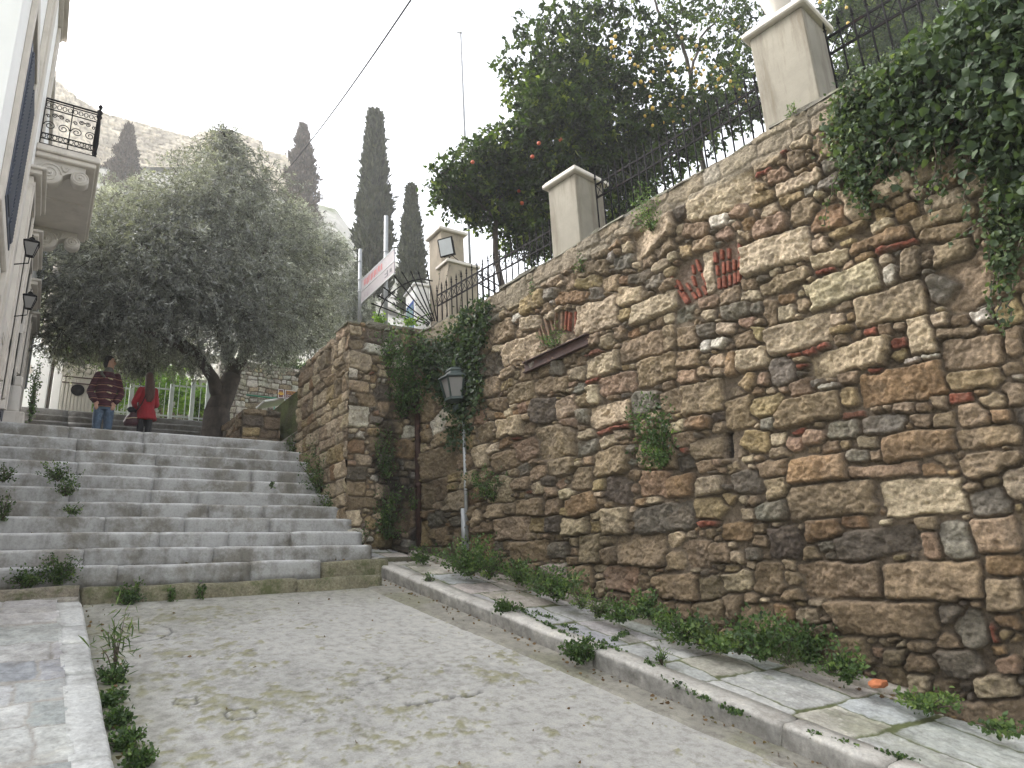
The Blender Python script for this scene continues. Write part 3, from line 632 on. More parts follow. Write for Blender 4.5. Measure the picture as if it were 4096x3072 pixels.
# gutter band
gb = []
Yl = np.linspace(-6, 7.2, 500); tq = np.linspace(0, 1, 14)
XX = np.stack([gut(Yl)[:, None] * (1 - tq) + (krf(Yl)[:, None] + .03) * tq], 0)[0]; YY = np.repeat(Yl[:, None], 14, 1)
XX = np.maximum(XX, krf(YY) - .42); nz = fbm(14, 500, .4, 13, .15, 4); nz2 = fbm(14, 500, .4, 13, .6, 4)
XX[:, 0] += nz[:, 0] * .02
V = np.stack([XX, YY, GH + GS * YY + .012 + nz * .003 + np.where(tq < .01, -.014, 0)[None]], -1).reshape(-1, 3)
idx = np.arange(500 * 14).reshape(500, 14); Fq = np.stack([idx[:-1, :-1], idx[:-1, 1:], idx[1:, 1:], idx[1:, :-1]], -1).reshape(-1, 4)
gm = np.clip((nz2 + nz * .5 - .1) * 4, 0, 1)[..., None]
cc = (np.array((.27, .255, .215)) * (1 + .3 * nz[..., None]) * (1 - gm * .5) + gm * .5 * np.array((.15, .15, .08))).reshape(-1, 3)
g_ = link('gutter', np_mesh('gutter', V, Fq, True, cc), M_conc); g_['kind'] = 'structure'

# kerbs
cb = CB(); y = -5.5
PK = lambda D, H: [(D, -.25), (0.0, -.25), (0, .02), (-.004, H * .5), (.0, H - .03), (.006, H - .010), (.022, H), (D * .6, H), (D, H)]
kerb_joint = []
ends = [-5.5, -4.1, -2.6, -1.2]
for p in ((3460, 3072), (3060, 2900), (2390, 2590), (2010, 2430), (1740, 2320), (1590, 2262)): ends.append(float(atG(p[0], p[1], .13)[1]))
ends = sorted(set(round(e, 3) for e in ends)); ends[-1] = 7.35
for i in range(len(ends) - 1):
    a, b = ends[i], ends[i + 1]; A = np.array((krf(a), a, G(a))); B = np.array((krf(b), b, G(b))); u = B - A; L = np.linalg.norm(u); u /= L
    v = np.array((u[1], -u[0], 0)); v /= np.linalg.norm(v)
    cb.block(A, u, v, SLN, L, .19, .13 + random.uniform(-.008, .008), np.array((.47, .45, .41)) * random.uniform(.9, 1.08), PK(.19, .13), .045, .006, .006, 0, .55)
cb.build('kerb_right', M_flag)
cb = CB()
le = [-5.5, -4, -2.5, -1, .4] + [float(atG(250, py, .09)[1]) for py in (3040, 2690, 2570, 2500, 2405)]; le = sorted(le)
for i in range(len(le) - 1):
    a, b = le[i], le[i + 1]; A = np.array((klr(a), a, G(a))); B = np.array((klr(b), b, G(b))); u = B - A; L = np.linalg.norm(u); u /= L
    v = np.array((-u[1], u[0], 0)); v /= np.linalg.norm(v); D = klr((a + b) / 2) - kll((a + b) / 2)
    cb.block(A, u, v, SLN, L, D, .09 + random.uniform(-.004, .004), np.array((.52, .52, .50)) * random.uniform(.85, 1.1), PK(D, .09), .06, .004, .005)
cb.build('kerb_left', M_flag)

FL = dict(g1=(.39, .39, .382), g2=(.44, .435, .42), g3=(.345, .35, .35), c1=(.47, .44, .39), c2=(.41, .38, .335), c3=(.46, .47, .47)); PAL.update(FL)
PAL['e'] = (.2, .2, .2)
def flags(name, x0, W, y0, y1, big, keepf, dz, seed, wts, mort=(.12, .125, .07), rows=None):
    H = (y1 - y0) / SLP[1]; m = []
    g = random.Random(seed); yy = 0
    while yy < H:
        hh = g.uniform(*big[1]); xx = g.uniform(-.3, 0)
        while xx < W:
            L = g.uniform(*big[0]); m.append((xx + L / 2, yy + hh / 2 + g.uniform(-.03, .03), L / 2, hh / 2, g.gauss(0, .035), g.choice(wts), .12, 1)); xx += L + .008
        yy += hh + .008
    X, Y, h, col, ins = stonefield(W, H, .011, m, [(.06, .5, 1)], depth=.008, warp=.018, gap=.005, grow=.004, mort=mort, rough=.0022, flat=True, seedn=seed, mrough=.003)
    yw = y0 + Y * SLP[1]; xw = x0 + X
    V, F, C = sheet(X, Y, h, col, np.array((x0, y0, G(y0))) + SLN * dz, (1, 0, 0), SLP, SLN, keepf(xw, yw))
    o = link(name, np_mesh(name, V, F, True, C), M_flag); o['kind'] = 'structure'; return o
YPE = float(atG(100, 2400, .09)[1])
flags('pavement_left', -1.6, 2.0, -5, YPE, ((.45, .8), (.28, .42)), lambda x, y: (x < kll(y) + .01), .084, 5, ['g1', 'g2', 'c3', 'g1', 'c1', 'g3'], mort=(.34, .32, .29))
flags('pavement_right', 2.9, 2.4, -5, 7.9, ((.32, .6), (.35, .75)), lambda x, y: (x > krf(y) + .17) & (x < led(y) + .03), .115, 6, ['g1', 'g2', 'c3', 'c1', 'c2', 'g1', 'g3'], mort=(.10, .115, .045))
# planter edging and soil at the wall foot
cb = CB(); y = -5.0
while y < 7.4:
    L0 = random.uniform(.6, 1.3); b = min(7.45, y + L0); A = np.array((led(y), y, G(y) + .1)); B = np.array((led(b), b, G(b) + .1)); u = B - A; L = np.linalg.norm(u); u /= L
    v = np.array((u[1], -u[0], 0)); v /= np.linalg.norm(v)
    cb.block(A, u, v, SLN, L, .075, .085, np.array((.33, .30, .255)) * random.uniform(.85, 1.1), PK(.075, .085), .07, .004, .003); y = b
cb.build('planter_edging', M_flag)
M_soil = m_simple('brown_soil', (.10, .075, .05), 1, .3, 12, 1.0, dirt=((.045, .055, .02), 5, (1, 1, 1), .5), dist=.03)
Yl = np.linspace(-5, 7.95, 260); tq = np.linspace(0, 1, 12); XW_ = lambda y: (WD + math.sin(wa) * y) / math.cos(wa)
XX = led(Yl)[:, None] * (1 - tq) + (XW_(Yl)[:, None] + .1) * tq + .05 * (1 - tq); YY = np.repeat(Yl[:, None], 12, 1); nz = fbm(12, 260, .8, 13, .3, 4)
V = np.stack([XX, YY, GH + GS * YY + .15 + nz * .03 + tq * .05], -1).reshape(-1, 3); idx = np.arange(260 * 12).reshape(260, 12)
soil = link('soil_strip', np_mesh('soil_strip', V, np.stack([idx[:-1, :-1], idx[:-1, 1:], idx[1:, 1:], idx[1:, :-1]], -1).reshape(-1, 4), True), M_soil); soil['kind'] = 'structure'

# steps
ZL = [.300, .462, .628, .800, .978, 1.160, 1.343, 1.536, 1.731, 1.928, 2.138]
YL = [6.85 + .31 * k for k in range(11)]
SC = (.37, .368, .36)
cb = CB()
def srow(k, y, zb, zt, x0, x1, joints=None, D=.36, colr=SC, jit=.003):
    js = joints or []
    if not js:
        x = x0 + random.uniform(.6, 1.6)
        while x < x1 - .5: js.append(x); x += random.uniform(1.0, 1.9)
    xs = [x0] + [j for j in js if x0 < j < x1] + [x1]
    for a, b in zip(xs[:-1], xs[1:]):
        H = zt - zb + random.uniform(-.0025, .0025)
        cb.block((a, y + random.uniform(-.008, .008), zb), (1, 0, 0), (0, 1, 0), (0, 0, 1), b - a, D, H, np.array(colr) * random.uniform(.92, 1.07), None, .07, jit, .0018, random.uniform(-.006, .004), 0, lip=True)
def jx(k, pxs): return [float(atY(p, 1640, YL[k])[0]) for p in pxs]
# joints read from the photograph (pixel columns at the lip)
def jj(k, *cols):   # (px, py) pairs
    return [float(atY(px, py, YL[k])[0]) for px, py in cols]
J = {0: jj(0, (470, 2290), (1005, 2270)), 1: jj(1, (337, 2210), (855, 2205)), 2: jj(2, (640, 2140), (915, 2140), (1165, 2140)), 3: jj(3, (420, 2085), (740, 2090), (1080, 2090)),
     4: jj(4, (565, 2020), (835, 2025), (1055, 2030)), 5: jj(5, (280, 1960), (605, 1965), (795, 1970)), 6: jj(6, (310, 1905), (617, 1915), (1010, 1930)), 7: jj(7, (312, 1850), (640, 1860), (1010, 1890)),
     8: jj(8, (305, 1800), (625, 1815)), 9: jj(9, (310, 1750), (578, 1770), (860, 1795)), 10: jj(10, (280, 1700), (575, 1715))}
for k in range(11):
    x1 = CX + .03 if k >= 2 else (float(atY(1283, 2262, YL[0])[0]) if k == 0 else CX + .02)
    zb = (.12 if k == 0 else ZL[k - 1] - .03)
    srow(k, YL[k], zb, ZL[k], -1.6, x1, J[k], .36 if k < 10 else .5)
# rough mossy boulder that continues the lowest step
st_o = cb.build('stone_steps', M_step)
cb = CB()
MOSSC = (.20, .185, .125)
xa = float(atY(1290, 2262, YL[0])[0]); xb = float(atY(1560, 2275, YL[0])[0])
cb.block((xa, YL[0] + .02, .02), (1, 0, 0), (0, 1, 0), (0, 0, 1), xb - xa, .3, .27, np.array(MOSSC) * 1.1, None, .06, .012, .01, .0)
cb.block((xb + .01, YL[0] + .25, .1), (1, 0, 0), (0, 1, 0), (0, 0, 1), .5, .3, .22, np.array(MOSSC) * .5, None, .06, .012, .01, .0)
YBS = 6.42; xl = float(atY(325, 2420, YBS)[0]); xr = float(atY(1545, 2342, YBS)[0])
n = 3
for i in range(n):
    a = xl + (xr - xl) * i / n; b = xl + (xr - xl) * (i + 1) / n
    A = np.array((a, YBS + .10 * i / n, -.16)); B = np.array((b, YBS + .10 * (i + 1) / n, -.16)); u = (B - A) / np.linalg.norm(B - A)
    cb.block(A, u, (0, 1, 0), (0, 0, 1), np.linalg.norm(B - A), .55, .285 + .0 * i, np.array(MOSSC) * random.uniform(.9, 1.15), None, .05, .009, .0, 0)
M_moss = m_attr('mossy_concrete', .95, 50, .8, .006, moss=(5, .5, (.07, .085, .025)))
cb.build('base_step', M_moss)
# slabs at the foot of the steps on the left
cb = CB()
cb.block((-1.6, YPE + .01, G(YPE) - .1), (1, 0, 0), (0, 1, 0), (0, 0, 1), 1.6 + xl - .02, YBS - YPE + .1, .19, (.33, .31, .27), None, .09, .008)
cb.block((-1.6, YBS + .02, -.16), (1, 0, 0), (0, 1, 0), (0, 0, 1), 1.6 + xl - .02, .8, .29, (.26, .23, .18), None, .09, .01)
cb.build('footway', M_moss)
# landing and upper flight
cb = CB()
cb.block((-1.6, YL[10] + .45, 1.9), (1, 0, 0), (0, 1, .035), (0, 0, 1), 9.0, 4.0, .236, (.30, .29, .27), [(4, -.6), (0, -.6), (0, .1), (0, .15), (0, .2), (0, .23), (.01, .236), (2, .236), (4, .236)], .5, .001)
la = cb.build('landing', M_step)
cb = CB()
for k in range(7):
    y = 13.3 + .31 * k; z1 = 2.46 + (3.56 - 2.46) * k / 6
    for a, b in ((-1.8, .2), (.2, 1.5), (1.5, 3.2), (3.2, 4.6)):
        cb.block((a, y, z1 - .21), (1, 0, 0), (0, 1, 0), (0, 0, 1), b - a, .34 if k < 6 else .6, .21, np.array((.17, .165, .155)) * random.uniform(.9, 1.1), None, .15, .003)
cb.build('upper_steps', M_step)

# terrain under and beyond everything
M_hill = m_simple('limestone_hillside', (.58, .55, .49), .95, .15, .35, .6, dirt=((.16, .20, .07), .22, (1, 1, 1), .50), dist=.5)
M_earth = m_simple('grassy_earth', (.13, .15, .05), 1, .3, 2.5, .8, dirt=((.16, .13, .09), 1.5, (1, 1, 1), .5), dist=.05)
gx = np.concatenate([np.linspace(-300, -20, 15), np.linspace(-14, 20, 35), np.linspace(26, 300, 15)]); gy = np.concatenate([np.linspace(-300, -20, 12), np.linspace(-14, 30, 89), np.linspace(40, 400, 20)])
GX, GY = np.meshgrid(gx, gy)
TZ = np.where(GY < 6, GH + GS * np.maximum(GY, -14) - .30, np.where(GY < 13, GH + GS * 6 - .30, np.where(GY < 15.6, 1.5, 3.50)))
TZ = np.where(GY > 24, 3.5 + (GY - 24) * .02, TZ)
idx = np.arange(GX.size).reshape(GX.shape)
gr = link('ground', np_mesh('ground', np.stack([GX, GY, TZ], -1).reshape(-1, 3), np.stack([idx[:-1, :-1], idx[:-1, 1:], idx[1:, 1:], idx[1:, :-1]], -1).reshape(-1, 4), True), M_earth); gr['kind'] = 'structure'
# garden terrace behind the tall wall
mb = MB(); zgd = 3.28
pts = [wp(-3.5, 0, -.5), wp(LW, 0, -.5), wp(LW, 0, -.5) + np.array((30, 0, 0)), wp(-3.5, 0, -.5) + np.array((30, 14, 0)), np.array((CX + .3, 17, 0)), np.array((CX + .3, YB + .5, 0))]
poly = [(p[0], p[1]) for p in pts]
mb.prism([poly[0], poly[1], poly[2], poly[3], poly[4], poly[5]], (0, 0, 1), (0, 0, 2.4), (1, 0, 0), (0, 1, 0), zgd - 2.4 - .05)
gt = mb.build('garden_ground', M_earth); gt['kind'] = 'structure'

# hillside and citadel wall far behind
def outline(px, pts): return np.interp(px, [p[0] for p in pts], [p[1] for p in pts])
TOP = [(-900, 100), (0, 230), (240, 330), (313, 392), (422, 455), (591, 499), (766, 548), (800, 526), (953, 530), (1050, 566), (1056, 600), (1145, 620), (1166, 650), (1210, 740), (1254, 822), (1344, 846), (1375, 900), (1429, 967), (1520, 1050), (1700, 1180), (2200, 1400)]
BOT = [(-900, 300), (0, 480), (300, 600), (410, 640), (736, 645), (900, 640), (1145, 760), (1240, 850), (1260, 824), (1344, 848), (1430, 969), (2200, 1402)]
nx, ny = 420, 220
pxs = np.linspace(-900, 2200, nx); ts = np.linspace(0, 1, ny)
nA = fbm(nx, ny, 60, 40, 9, 6, .6); nB = fbm(nx, ny, 60, 40, 2.5, 5, .6)
V = np.zeros((ny, nx, 3))
for i, px in enumerate(pxs):
    b = outline(px, BOT) - 12
    for j, t in enumerate(ts):
        py = b + (1520 - b) * t + nB[j, i] * 6 * (1 - t); D = 78 - 50 * t ** .8 + nA[j, i] * 6 + nB[j, i] * 2.2 * min(1, t * 6 + .15)
        r = ray(px, py); V[j, i] = r / r[1] * D
idx = np.arange(nx * ny).reshape(ny, nx); Fq = np.stack([idx[:-1, :-1], idx[1:, :-1], idx[1:, 1:], idx[:-1, 1:]], -1).reshape(-1, 4)
# back slope so the hill is a body, not a sheet
V2 = V[0].copy(); V2[:, 1] += 60; V2[:, 2] -= 40; Vall = np.concatenate([V.reshape(-1, 3), V2]); b0 = nx * ny; ii = np.arange(nx - 1)
Fq = np.concatenate([Fq, np.stack([ii, ii + 1, b0 + ii + 1, b0 + ii], -1)])
hl = link('hillside', np_mesh('hillside', Vall, Fq, True), M_hill); hl['kind'] = 'structure'
# the citadel wall, relief of courses following its real top edge
def cit():
    pxs = np.arange(-860, 1216, 4.0); Dd = 76.0; P0 = []; V = []; C = []
    ny = 60; nx = len(pxs); g = np.random.default_rng(5)
    n1 = fbm(nx, ny, 90, 14, 3, 5, .6); n2 = fbm(nx, ny, 90, 14, .8, 4, .6)
    for j in range(ny):
        for i, px in enumerate(pxs):
            t = j / (ny - 1); ptop = outline(px, TOP); pb = outline(px, BOT) + 26; py = ptop + (pb - ptop) * t
            Dx = Dd - 3 * t + n2[j, i] * .25; r = ray(px, py); P = r / r[1] * Dx
            V.append(P)
    V = np.array(V).reshape(ny, nx, 3)
    zz = V[..., 2]; xx = V[..., 0]; course = np.floor(zz / .62); fz = zz / .62 - course
    cell = np.floor(xx / 1.35 + (course % 2) * .5 + np.sin(course * 12.9) * .3); fx = xx / 1.35 + (course % 2) * .5 + np.sin(course * 12.9) * .3 - cell
    hsh = np.modf(np.abs(np.sin(course * 127.1 + cell * 311.7) * 43758.5))[0]
    groove = (fz < .12) | (fx < .07)
    colr = np.array((.56, .485, .38))[None, None] * (.82 + .38 * hsh[..., None]) * (1 + .3 * n1[..., None]); colr = np.where(groove[..., None], colr * .75, colr)
    V[..., 1] += groove * .25 - hsh * .12
    idx = np.arange(nx * ny).reshape(ny, nx); Fq = np.stack([idx[:-1, :-1], idx[1:, :-1], idx[1:, 1:], idx[:-1, 1:]], -1).reshape(-1, 4)
    Vt = V[0].copy(); Vt[:, 1] += 5; b0 = nx * ny; Vb = V[-1].copy(); Vb[:, 1] += 5; ii = np.arange(nx - 1)
    Fq = np.concatenate([Fq, np.stack([ii, ii + 1, b0 + ii + 1, b0 + ii], -1), np.stack([b0 + ii, b0 + ii + 1, b0 + nx + ii + 1, b0 + nx + ii], -1)])
    colr = np.concatenate([colr.reshape(-1, 3), np.tile((.42, .37, .29), (2 * nx, 1))])
    o = link('citadel_wall', np_mesh('citadel_wall', np.concatenate([V.reshape(-1, 3), Vt, Vb]), Fq, False, np.clip(colr, .02, .9)), M_hillwall)
    tag(o, 'pale ancient masonry wall crowning the rocky hill in the distance', 'ancient wall')
cit()
# ------------------------------------------------------------------ left building
FX = -0.55
def fx(px, py, off=0): return atX(px, py, FX + off)
c1 = lambda x, y: (x * .603, y * .603)
c2 = lambda x, y: (x * .603, 900 + y * .603)
bld = empty('town_house', (FX - 1, 11, 2.2), 'cream and white plastered house with balcony, shutters and stone trim at the left edge', 'house')
mb = MB()
mb.bb(FX - 6, FX, 5.2, 9.15, -.6, 7.05)                    # near, taller body
mb.bb(FX - 6, FX - .004, 9.15, 14.2, 1.6, 6.55)             # far body
mb.build('wall', M_white, bld)
mb = MB()   # cornice and roof edge
mb.bb(FX - 6, FX + .05, 5.1, 9.2, 7.05, 7.12); mb.bb(FX - 6, FX + .10, 5.1, 9.25, 7.12, 7.2); mb.bb(FX - 6, FX + .04, 9.25, 14.25, 6.55, 6.65)
mb.build('cornice', M_trim, bld)
mb = MB()   # pilaster band
mb.bb(FX, FX + .045, 7.05, 7.45, -.5, 7.05, .006); mb.bb(FX, FX + .065, 7.12, 7.38, -.5, 7.05, .006); mb.build('pilaster', M_trim, bld)
mb = MB(); mb.bb(FX, FX + .035, 8.9, 9.15, 2.0, 7.05, .006); mb.build('pilaster', M_trim, bld)
mb = MB(); mb.bb(FX, FX + .02, 5.2, 9.0, -.6, 2.55); mb.bb(FX, FX + .03, 5.2, 9.0, 2.55, 2.62, .004); mb.build('plinth', M_trim, bld)
# tall window with its opened blue-grey shutter
mb = MB(); 
for (y0, y1, z0, z1) in ((5.75, 5.86, 2.98, 4.75), (6.9, 7.01, 2.98, 4.75), (5.75, 7.01, 4.75, 4.9), (5.68, 7.05, 2.86, 2.98)): mb.bb(FX, FX + .04, y0, y1, z0, z1, .006)
wf = mb.build('window', M_trim, bld)
mb = MB(); mb.bb(FX - .04, FX + .005, 5.862, 6.898, 4.42, 4.748); p = mb.build('pane', M_dark, wf)
mb = MB(); mb.bb(FX + .01, FX + .045, 5.87, 6.38, 3.0, 4.42, .004)
mb.bb(FX + .01, FX + .045, 6.385, 6.895, 3.0, 4.42, .004)
for y0 in (5.9, 6.415):
    z = 3.06
    while z < 4.36: mb.box((FX + .05, y0 + .225, z), (.008, .2, .014), [[1, 0, .4], [0, 1, 0], [-.4, 0, 1]]); z += .035
mb.build('shutter', M_shutter, bld)
# doorway surround, two of them under the balcony, and far pilasters
for (y0, y1, zt, nm) in ((8.35, 9.05, 4.42, 'door'), (9.65, 10.45, 4.28, 'door'), (11.3, 12.1, 4.3, 'window'), (12.7, 13.4, 4.3, 'window')):
    mb = MB(); zb = 2.2 if nm == 'door' else 3.1
    for k, (w, o) in enumerate(((.10, .05), (.06, .07))):
        mb.bb(FX, FX + o, y0 - w, y0, zb, zt, .004); mb.bb(FX, FX + o, y1, y1 + w, zb, zt, .004); mb.bb(FX, FX + o, y0 - w, y1 + w, zt + .001 * k, zt + w, .004)
    mb.bb(FX, FX + .12, y0 - .16, y1 + .16, zt + .11, zt + .16, .006); mb.bb(FX, FX + .16, y0 - .2, y1 + .2, zt + .16, zt + .19, .006)
    d = mb.build(nm, M_trim, bld)
    mb = MB(); mb.bb(FX - .02, FX + .012, y0 + .002, y1 - .002, zb, zt - .002); mb.build('panel' if nm == 'door' else 'pane', M_shutter if nm == 'door' else M_dark, d)
# slanting buttress moulding at the very left
mb = MB(); P = [fx(0, 1180, .03), fx(0, 1290, .03), fx(60, 1500, .03), fx(72, 1500, .03)]
mb.prism([(p[1], p[2]) for p in P], (1, 0, 0), (FX, 0, 0), (0, 1, 0), (0, 0, 1), .035); mb.build('stair_string', M_trim, bld)
for q in ((c2(122, 630), c2(137, 705), c2(105, 712)), (c2(152, 800), c2(163, 868), c2(140, 875)), (c2(186, 925), c2(198, 975), c2(178, 985))):
    P = [fx(*a) for a in q]; mb = MB(); mb.prism([(p[1], p[2]) for p in P], (1, 0, 0), (FX, 0, 0), (0, 1, 0), (0, 0, 1), .06); mb.build('wedge_corbel', M_trim, bld)
mb = MB(); mb.tube([fx(*c2(288, 80), .02), fx(*c2(262, 330), .02), (FX + .05, 14.0, 3.6)], .035, 8); mb.build('drainpipe', M_bandgrey, bld)
mb = MB(); mb.tube([(FX + .04, 14.12, 6.5), (FX + .04, 14.12, 3.7)], .04, 8); mb.build('drainpipe', M_bandgrey, bld)

# balcony
BY0, BY1, BX = 8.70, 10.85, .06; BZ = 5.06
bal = MB(); bal.bb(FX, BX, BY0, BY1, BZ, BZ + .06, .01); bal.bb(FX, BX + .035, BY0 - .035, BY1 + .035, BZ + .06, BZ + .13, .012); bal.bb(FX, BX + .02, BY0 - .02, BY1 + .02, BZ + .13, BZ + .15, .006)
bal.bb(FX, BX - .05, 9.7, 9.72, BZ - .012, BZ)
bo = bal.build('balcony', M_trim, bld)
def console(y):
    """scrolled marble bracket in the vertical plane at y"""
    mb = MB(); L = BX - .10 - FX; w = .13; pts_t = []; pts_b = []
    for i in range(25):
        t = i / 24; x = FX + L * t; zt_ = BZ - .002; zb_ = BZ - .30 + .17 * (1 / (1 + math.exp(-(t - .5) * 11))) - .03 * math.sin(t * math.pi * 2)
        pts_t.append((x, zt_)); pts_b.append((x, zb_))
    mb.prism([(p[0], p[1]) for p in pts_b] + [(p[0], p[1]) for p in pts_t[::-1]], (0, 1, 0), (0, y - w / 2, 0), (1, 0, 0), (0, 0, 1), w)
    for (cx_, cz_, r) in ((FX + .15, BZ - .17, .14), (BX - .15, BZ - .155, .095)):
        R = [[1, 0, 0], [0, 0, 1], [0, 1, 0]]
        mb.lathe((cx_, y, cz_), [(r * .93, -w / 2 - .012), (r, -w / 2), (r, w / 2), (r * .93, w / 2 + .012)], 28, R)
        for s_ in (-1, 1):
            sp = []
            for k in range(46):
                a = k / 45 * 4.6 * math.pi; rr = r * (.9 - .78 * k / 45); sp.append((cx_ + rr * math.cos(a), y + s_ * (w / 2 + .012), cz_ + rr * math.sin(a)))
            mb.tube(sp, [r * .085] * len(sp), 6)
            mb.lathe((cx_, y + s_ * (w / 2 + .01), cz_), [(r * .14, -.02), (r * .14, .02)], 10, R)
    ln = [(FX + .15 + .12 + i / 14 * (L - .44), y - w / 2 - .008, BZ - .05 - .06 * math.sin(i / 14 * math.pi)) for i in range(15)]
    mb.tube(ln, .012, 6); ln = [(p[0], p[1] + w + .016, p[2]) for p in ln]; mb.tube(ln, .012, 6)
    return mb.build('bracket', M_marble, bld)
console(BY0 + .12); console(BY1 - .2)
# railing
rl = MB(); zr0, zr1 = BZ + .18, BZ + .80; ox = BX - .04
def rail_panel(mb, p0, p1):
    """wrought-iron panel between two floor points"""
    p0 = np.array(p0, float); p1 = np.array(p1, float); d = p1 - p0; L = np.linalg.norm(d); d /= L; Z = np.array((0, 0, 1.))
    H = zr1 - zr0
    pt = lambda u, v: p0 + d * u + Z * v
    for v in (0, .07, H * .23, H * .78, H * .95, H): mb.bar(pt(0, v), pt(L, v), .012 if v not in (H,) else .024, .010)
    n = max(1, round(L / .30)); w = L / n
    for i in range(n + 1): mb.bar(pt(i * w, 0), pt(i * w, H), .012)
    for i in range(n):
        cu = (i + .5) * w
        def scroll(cx_, cz_, r, s_, turns=1.6, r0=.2):
            mb.tube([pt(cx_ + s_ * r * (1 - (1 - r0) * k / 24) * math.cos(k / 24 * turns * 2 * math.pi), cz_ + r * (1 - (1 - r0) * k / 24) * math.sin(k / 24 * turns * 2 * math.pi)) for k in range(25)], .0055, 5)
        for s_ in (-1, 1):
            scroll(cu + s_ * w * .25, H * .42, w * .22, s_); scroll(cu + s_ * w * .12, H * .66, w * .11, -s_); scroll(cu + s_ * w * .35, H * .62, w * .09, s_, 1.2)
        for vv in (H * .12 + .035, H * .865):
            for q in range(5):
                uu = i * w + w * (q + .5) / 5
                for s_ in (-1, 1): mb.tube([pt(uu + .022 * math.cos(a), vv + .030 * math.sin(a)) for a in np.linspace(0, 2 * math.pi, 9)], .0045, 4)
rail_panel(rl, (FX + .02, BY0 + .03, zr0), (ox, BY0 + .03, zr0)); rail_panel(rl, (ox, BY0 + .03, zr0), (ox, BY1 - .03, zr0)); rail_panel(rl, (FX + .02, BY1 - .03, zr0), (ox, BY1 - .03, zr0))
rl.build('railing', M_iron, bo)
for yy in (BY0 + .03, BY1 - .03):
    mb = MB(); mb.lathe((ox, yy, BZ + .15), [(.035, 0), (.035, .02), (.02, .04), (.03, .07), (.022, .1), (.032, .2), (.024, .5), (.018, .56), (.03, .58), (.03, .60), (.02, .62), (.034, .66), (.012, .70), (.024, .73), (.024, .75), (.004, .775)], 12)
    mb.build('baluster', M_iron, bo)

# wall lanterns (two) --------------------------------------------
def wall_lantern(P, label):
    """square tapered lantern on a scrolled bracket; P = bottom of lantern body"""
    x, y, z = P; r = empty('wall_lantern', (FX, y, z - .12), label, 'wall lamp', 'wall lanterns on the house front')
    def lo(mb, nm, mt, par=r): return mb.build(nm, mt, par)
    s = .75
    mb = MB(); mb.bb(FX, FX + .015, y - .03, y + .03, z - .20, z - .02, .004)
    mb.tube([(FX + .01, y, z - .14), (FX + .08, y, z - .16), (x, y, z - .10), (x, y, z)], .009, 6)
    mb.tube([(FX + .03 + .04 * math.cos(a), y, z - .11 + .04 * math.sin(a)) for a in np.linspace(-1.5, 4, 14)], .006, 5); lo(mb, 'bracket', M_iron)
    R45 = math.pi / 4
    mb = MB(); mb.lathe((x, y, z), [(.045, 0), (.06, .012)], 4, None, False, R45); mb.lathe((x, y, z + .20), [(.125, 0), (.14, .012), (.135, .02), (.05, .065), (.05, .075), (.03, .10), (.006, .115), (.008, .135), (.012, .145), (.002, .155)], 4, None, False, R45)
    for k in range(4):
        a = R45 + k * math.pi / 2; c_, s_ = math.cos(a), math.sin(a); mb.bar((x + .06 * c_, y + .06 * s_, z + .01), (x + .125 * c_, y + .125 * s_, z + .20), .008)
    lo(mb, 'frame', M_iron)
    mb = MB(); mb.lathe((x, y, z + .013), [(.052, 0), (.115, .185)], 4, None, False, R45); lo(mb, 'glass', M_glass)
    r.scale = (.66, .66, .66); return r
PA = fx(*c2(200, 185), .172); wall_lantern((FX + .26, float(PA[1]), float(PA[2])), 'upper square black lantern nearer the camera on the white house front')
PA = fx(*c2(190, 535), .172); wall_lantern((FX + .26, float(PA[1]), float(PA[2])), 'lower, farther square black lantern beside the pilaster on the house front')

# stone pedestal pieces at the top left of the steps
P0 = atY(20, 1680, 10.35)
ped = empty('stone_pedestal', (-.62, 10.5, 2.13), 'worn marble block on a low pinkish base beside the top step at far left', 'pedestal')
mb = MB(); mb.bb(-1.2, float(atY(98, 1660, 10.3)[0]), 10.28, 10.7, 2.1, float(atY(50, 1645, 10.3)[2]), .012); mb.build('base', M_trim, ped)
mb = MB(); z0 = float(atY(50, 1645, 10.35)[2]); z1 = float(atY(50, 1538, 10.35)[2]); x0 = float(atY(12, 1600, 10.35)[0]); x1 = float(atY(82, 1600, 10.35)[0]); cxp = (x0 + x1) / 2; rp = (x1 - x0) / 2
mb.lathe((cxp, 10.45, z0), [(rp * 1.0, 0), (rp * 1.05, .03), (rp * .97, .06), (rp * .94, z1 - z0 - .03), (rp * .85, z1 - z0)], 18); mb.build('drum', M_marble, ped)
mb = MB(); z2 = float(atY(60, 1497, 10.35)[2]); mb.bb(cxp + rp * -.2, cxp + rp * .9, 10.4, 10.6, z1 + .001, z2, .015); mb.build('top_block', M_trim, ped)
mb = MB(); mb.lathe((cxp - rp * 1.7, 10.5, z0), [(rp * .8, 0), (rp * .78, .05), (rp * .76, z1 - z0 + .04), (rp * .6, z1 - z0 + .08)], 16)
tag(mb.build('column_stub', M_marble, None), 'short blue-grey marble column stub left of the worn drum', 'column')

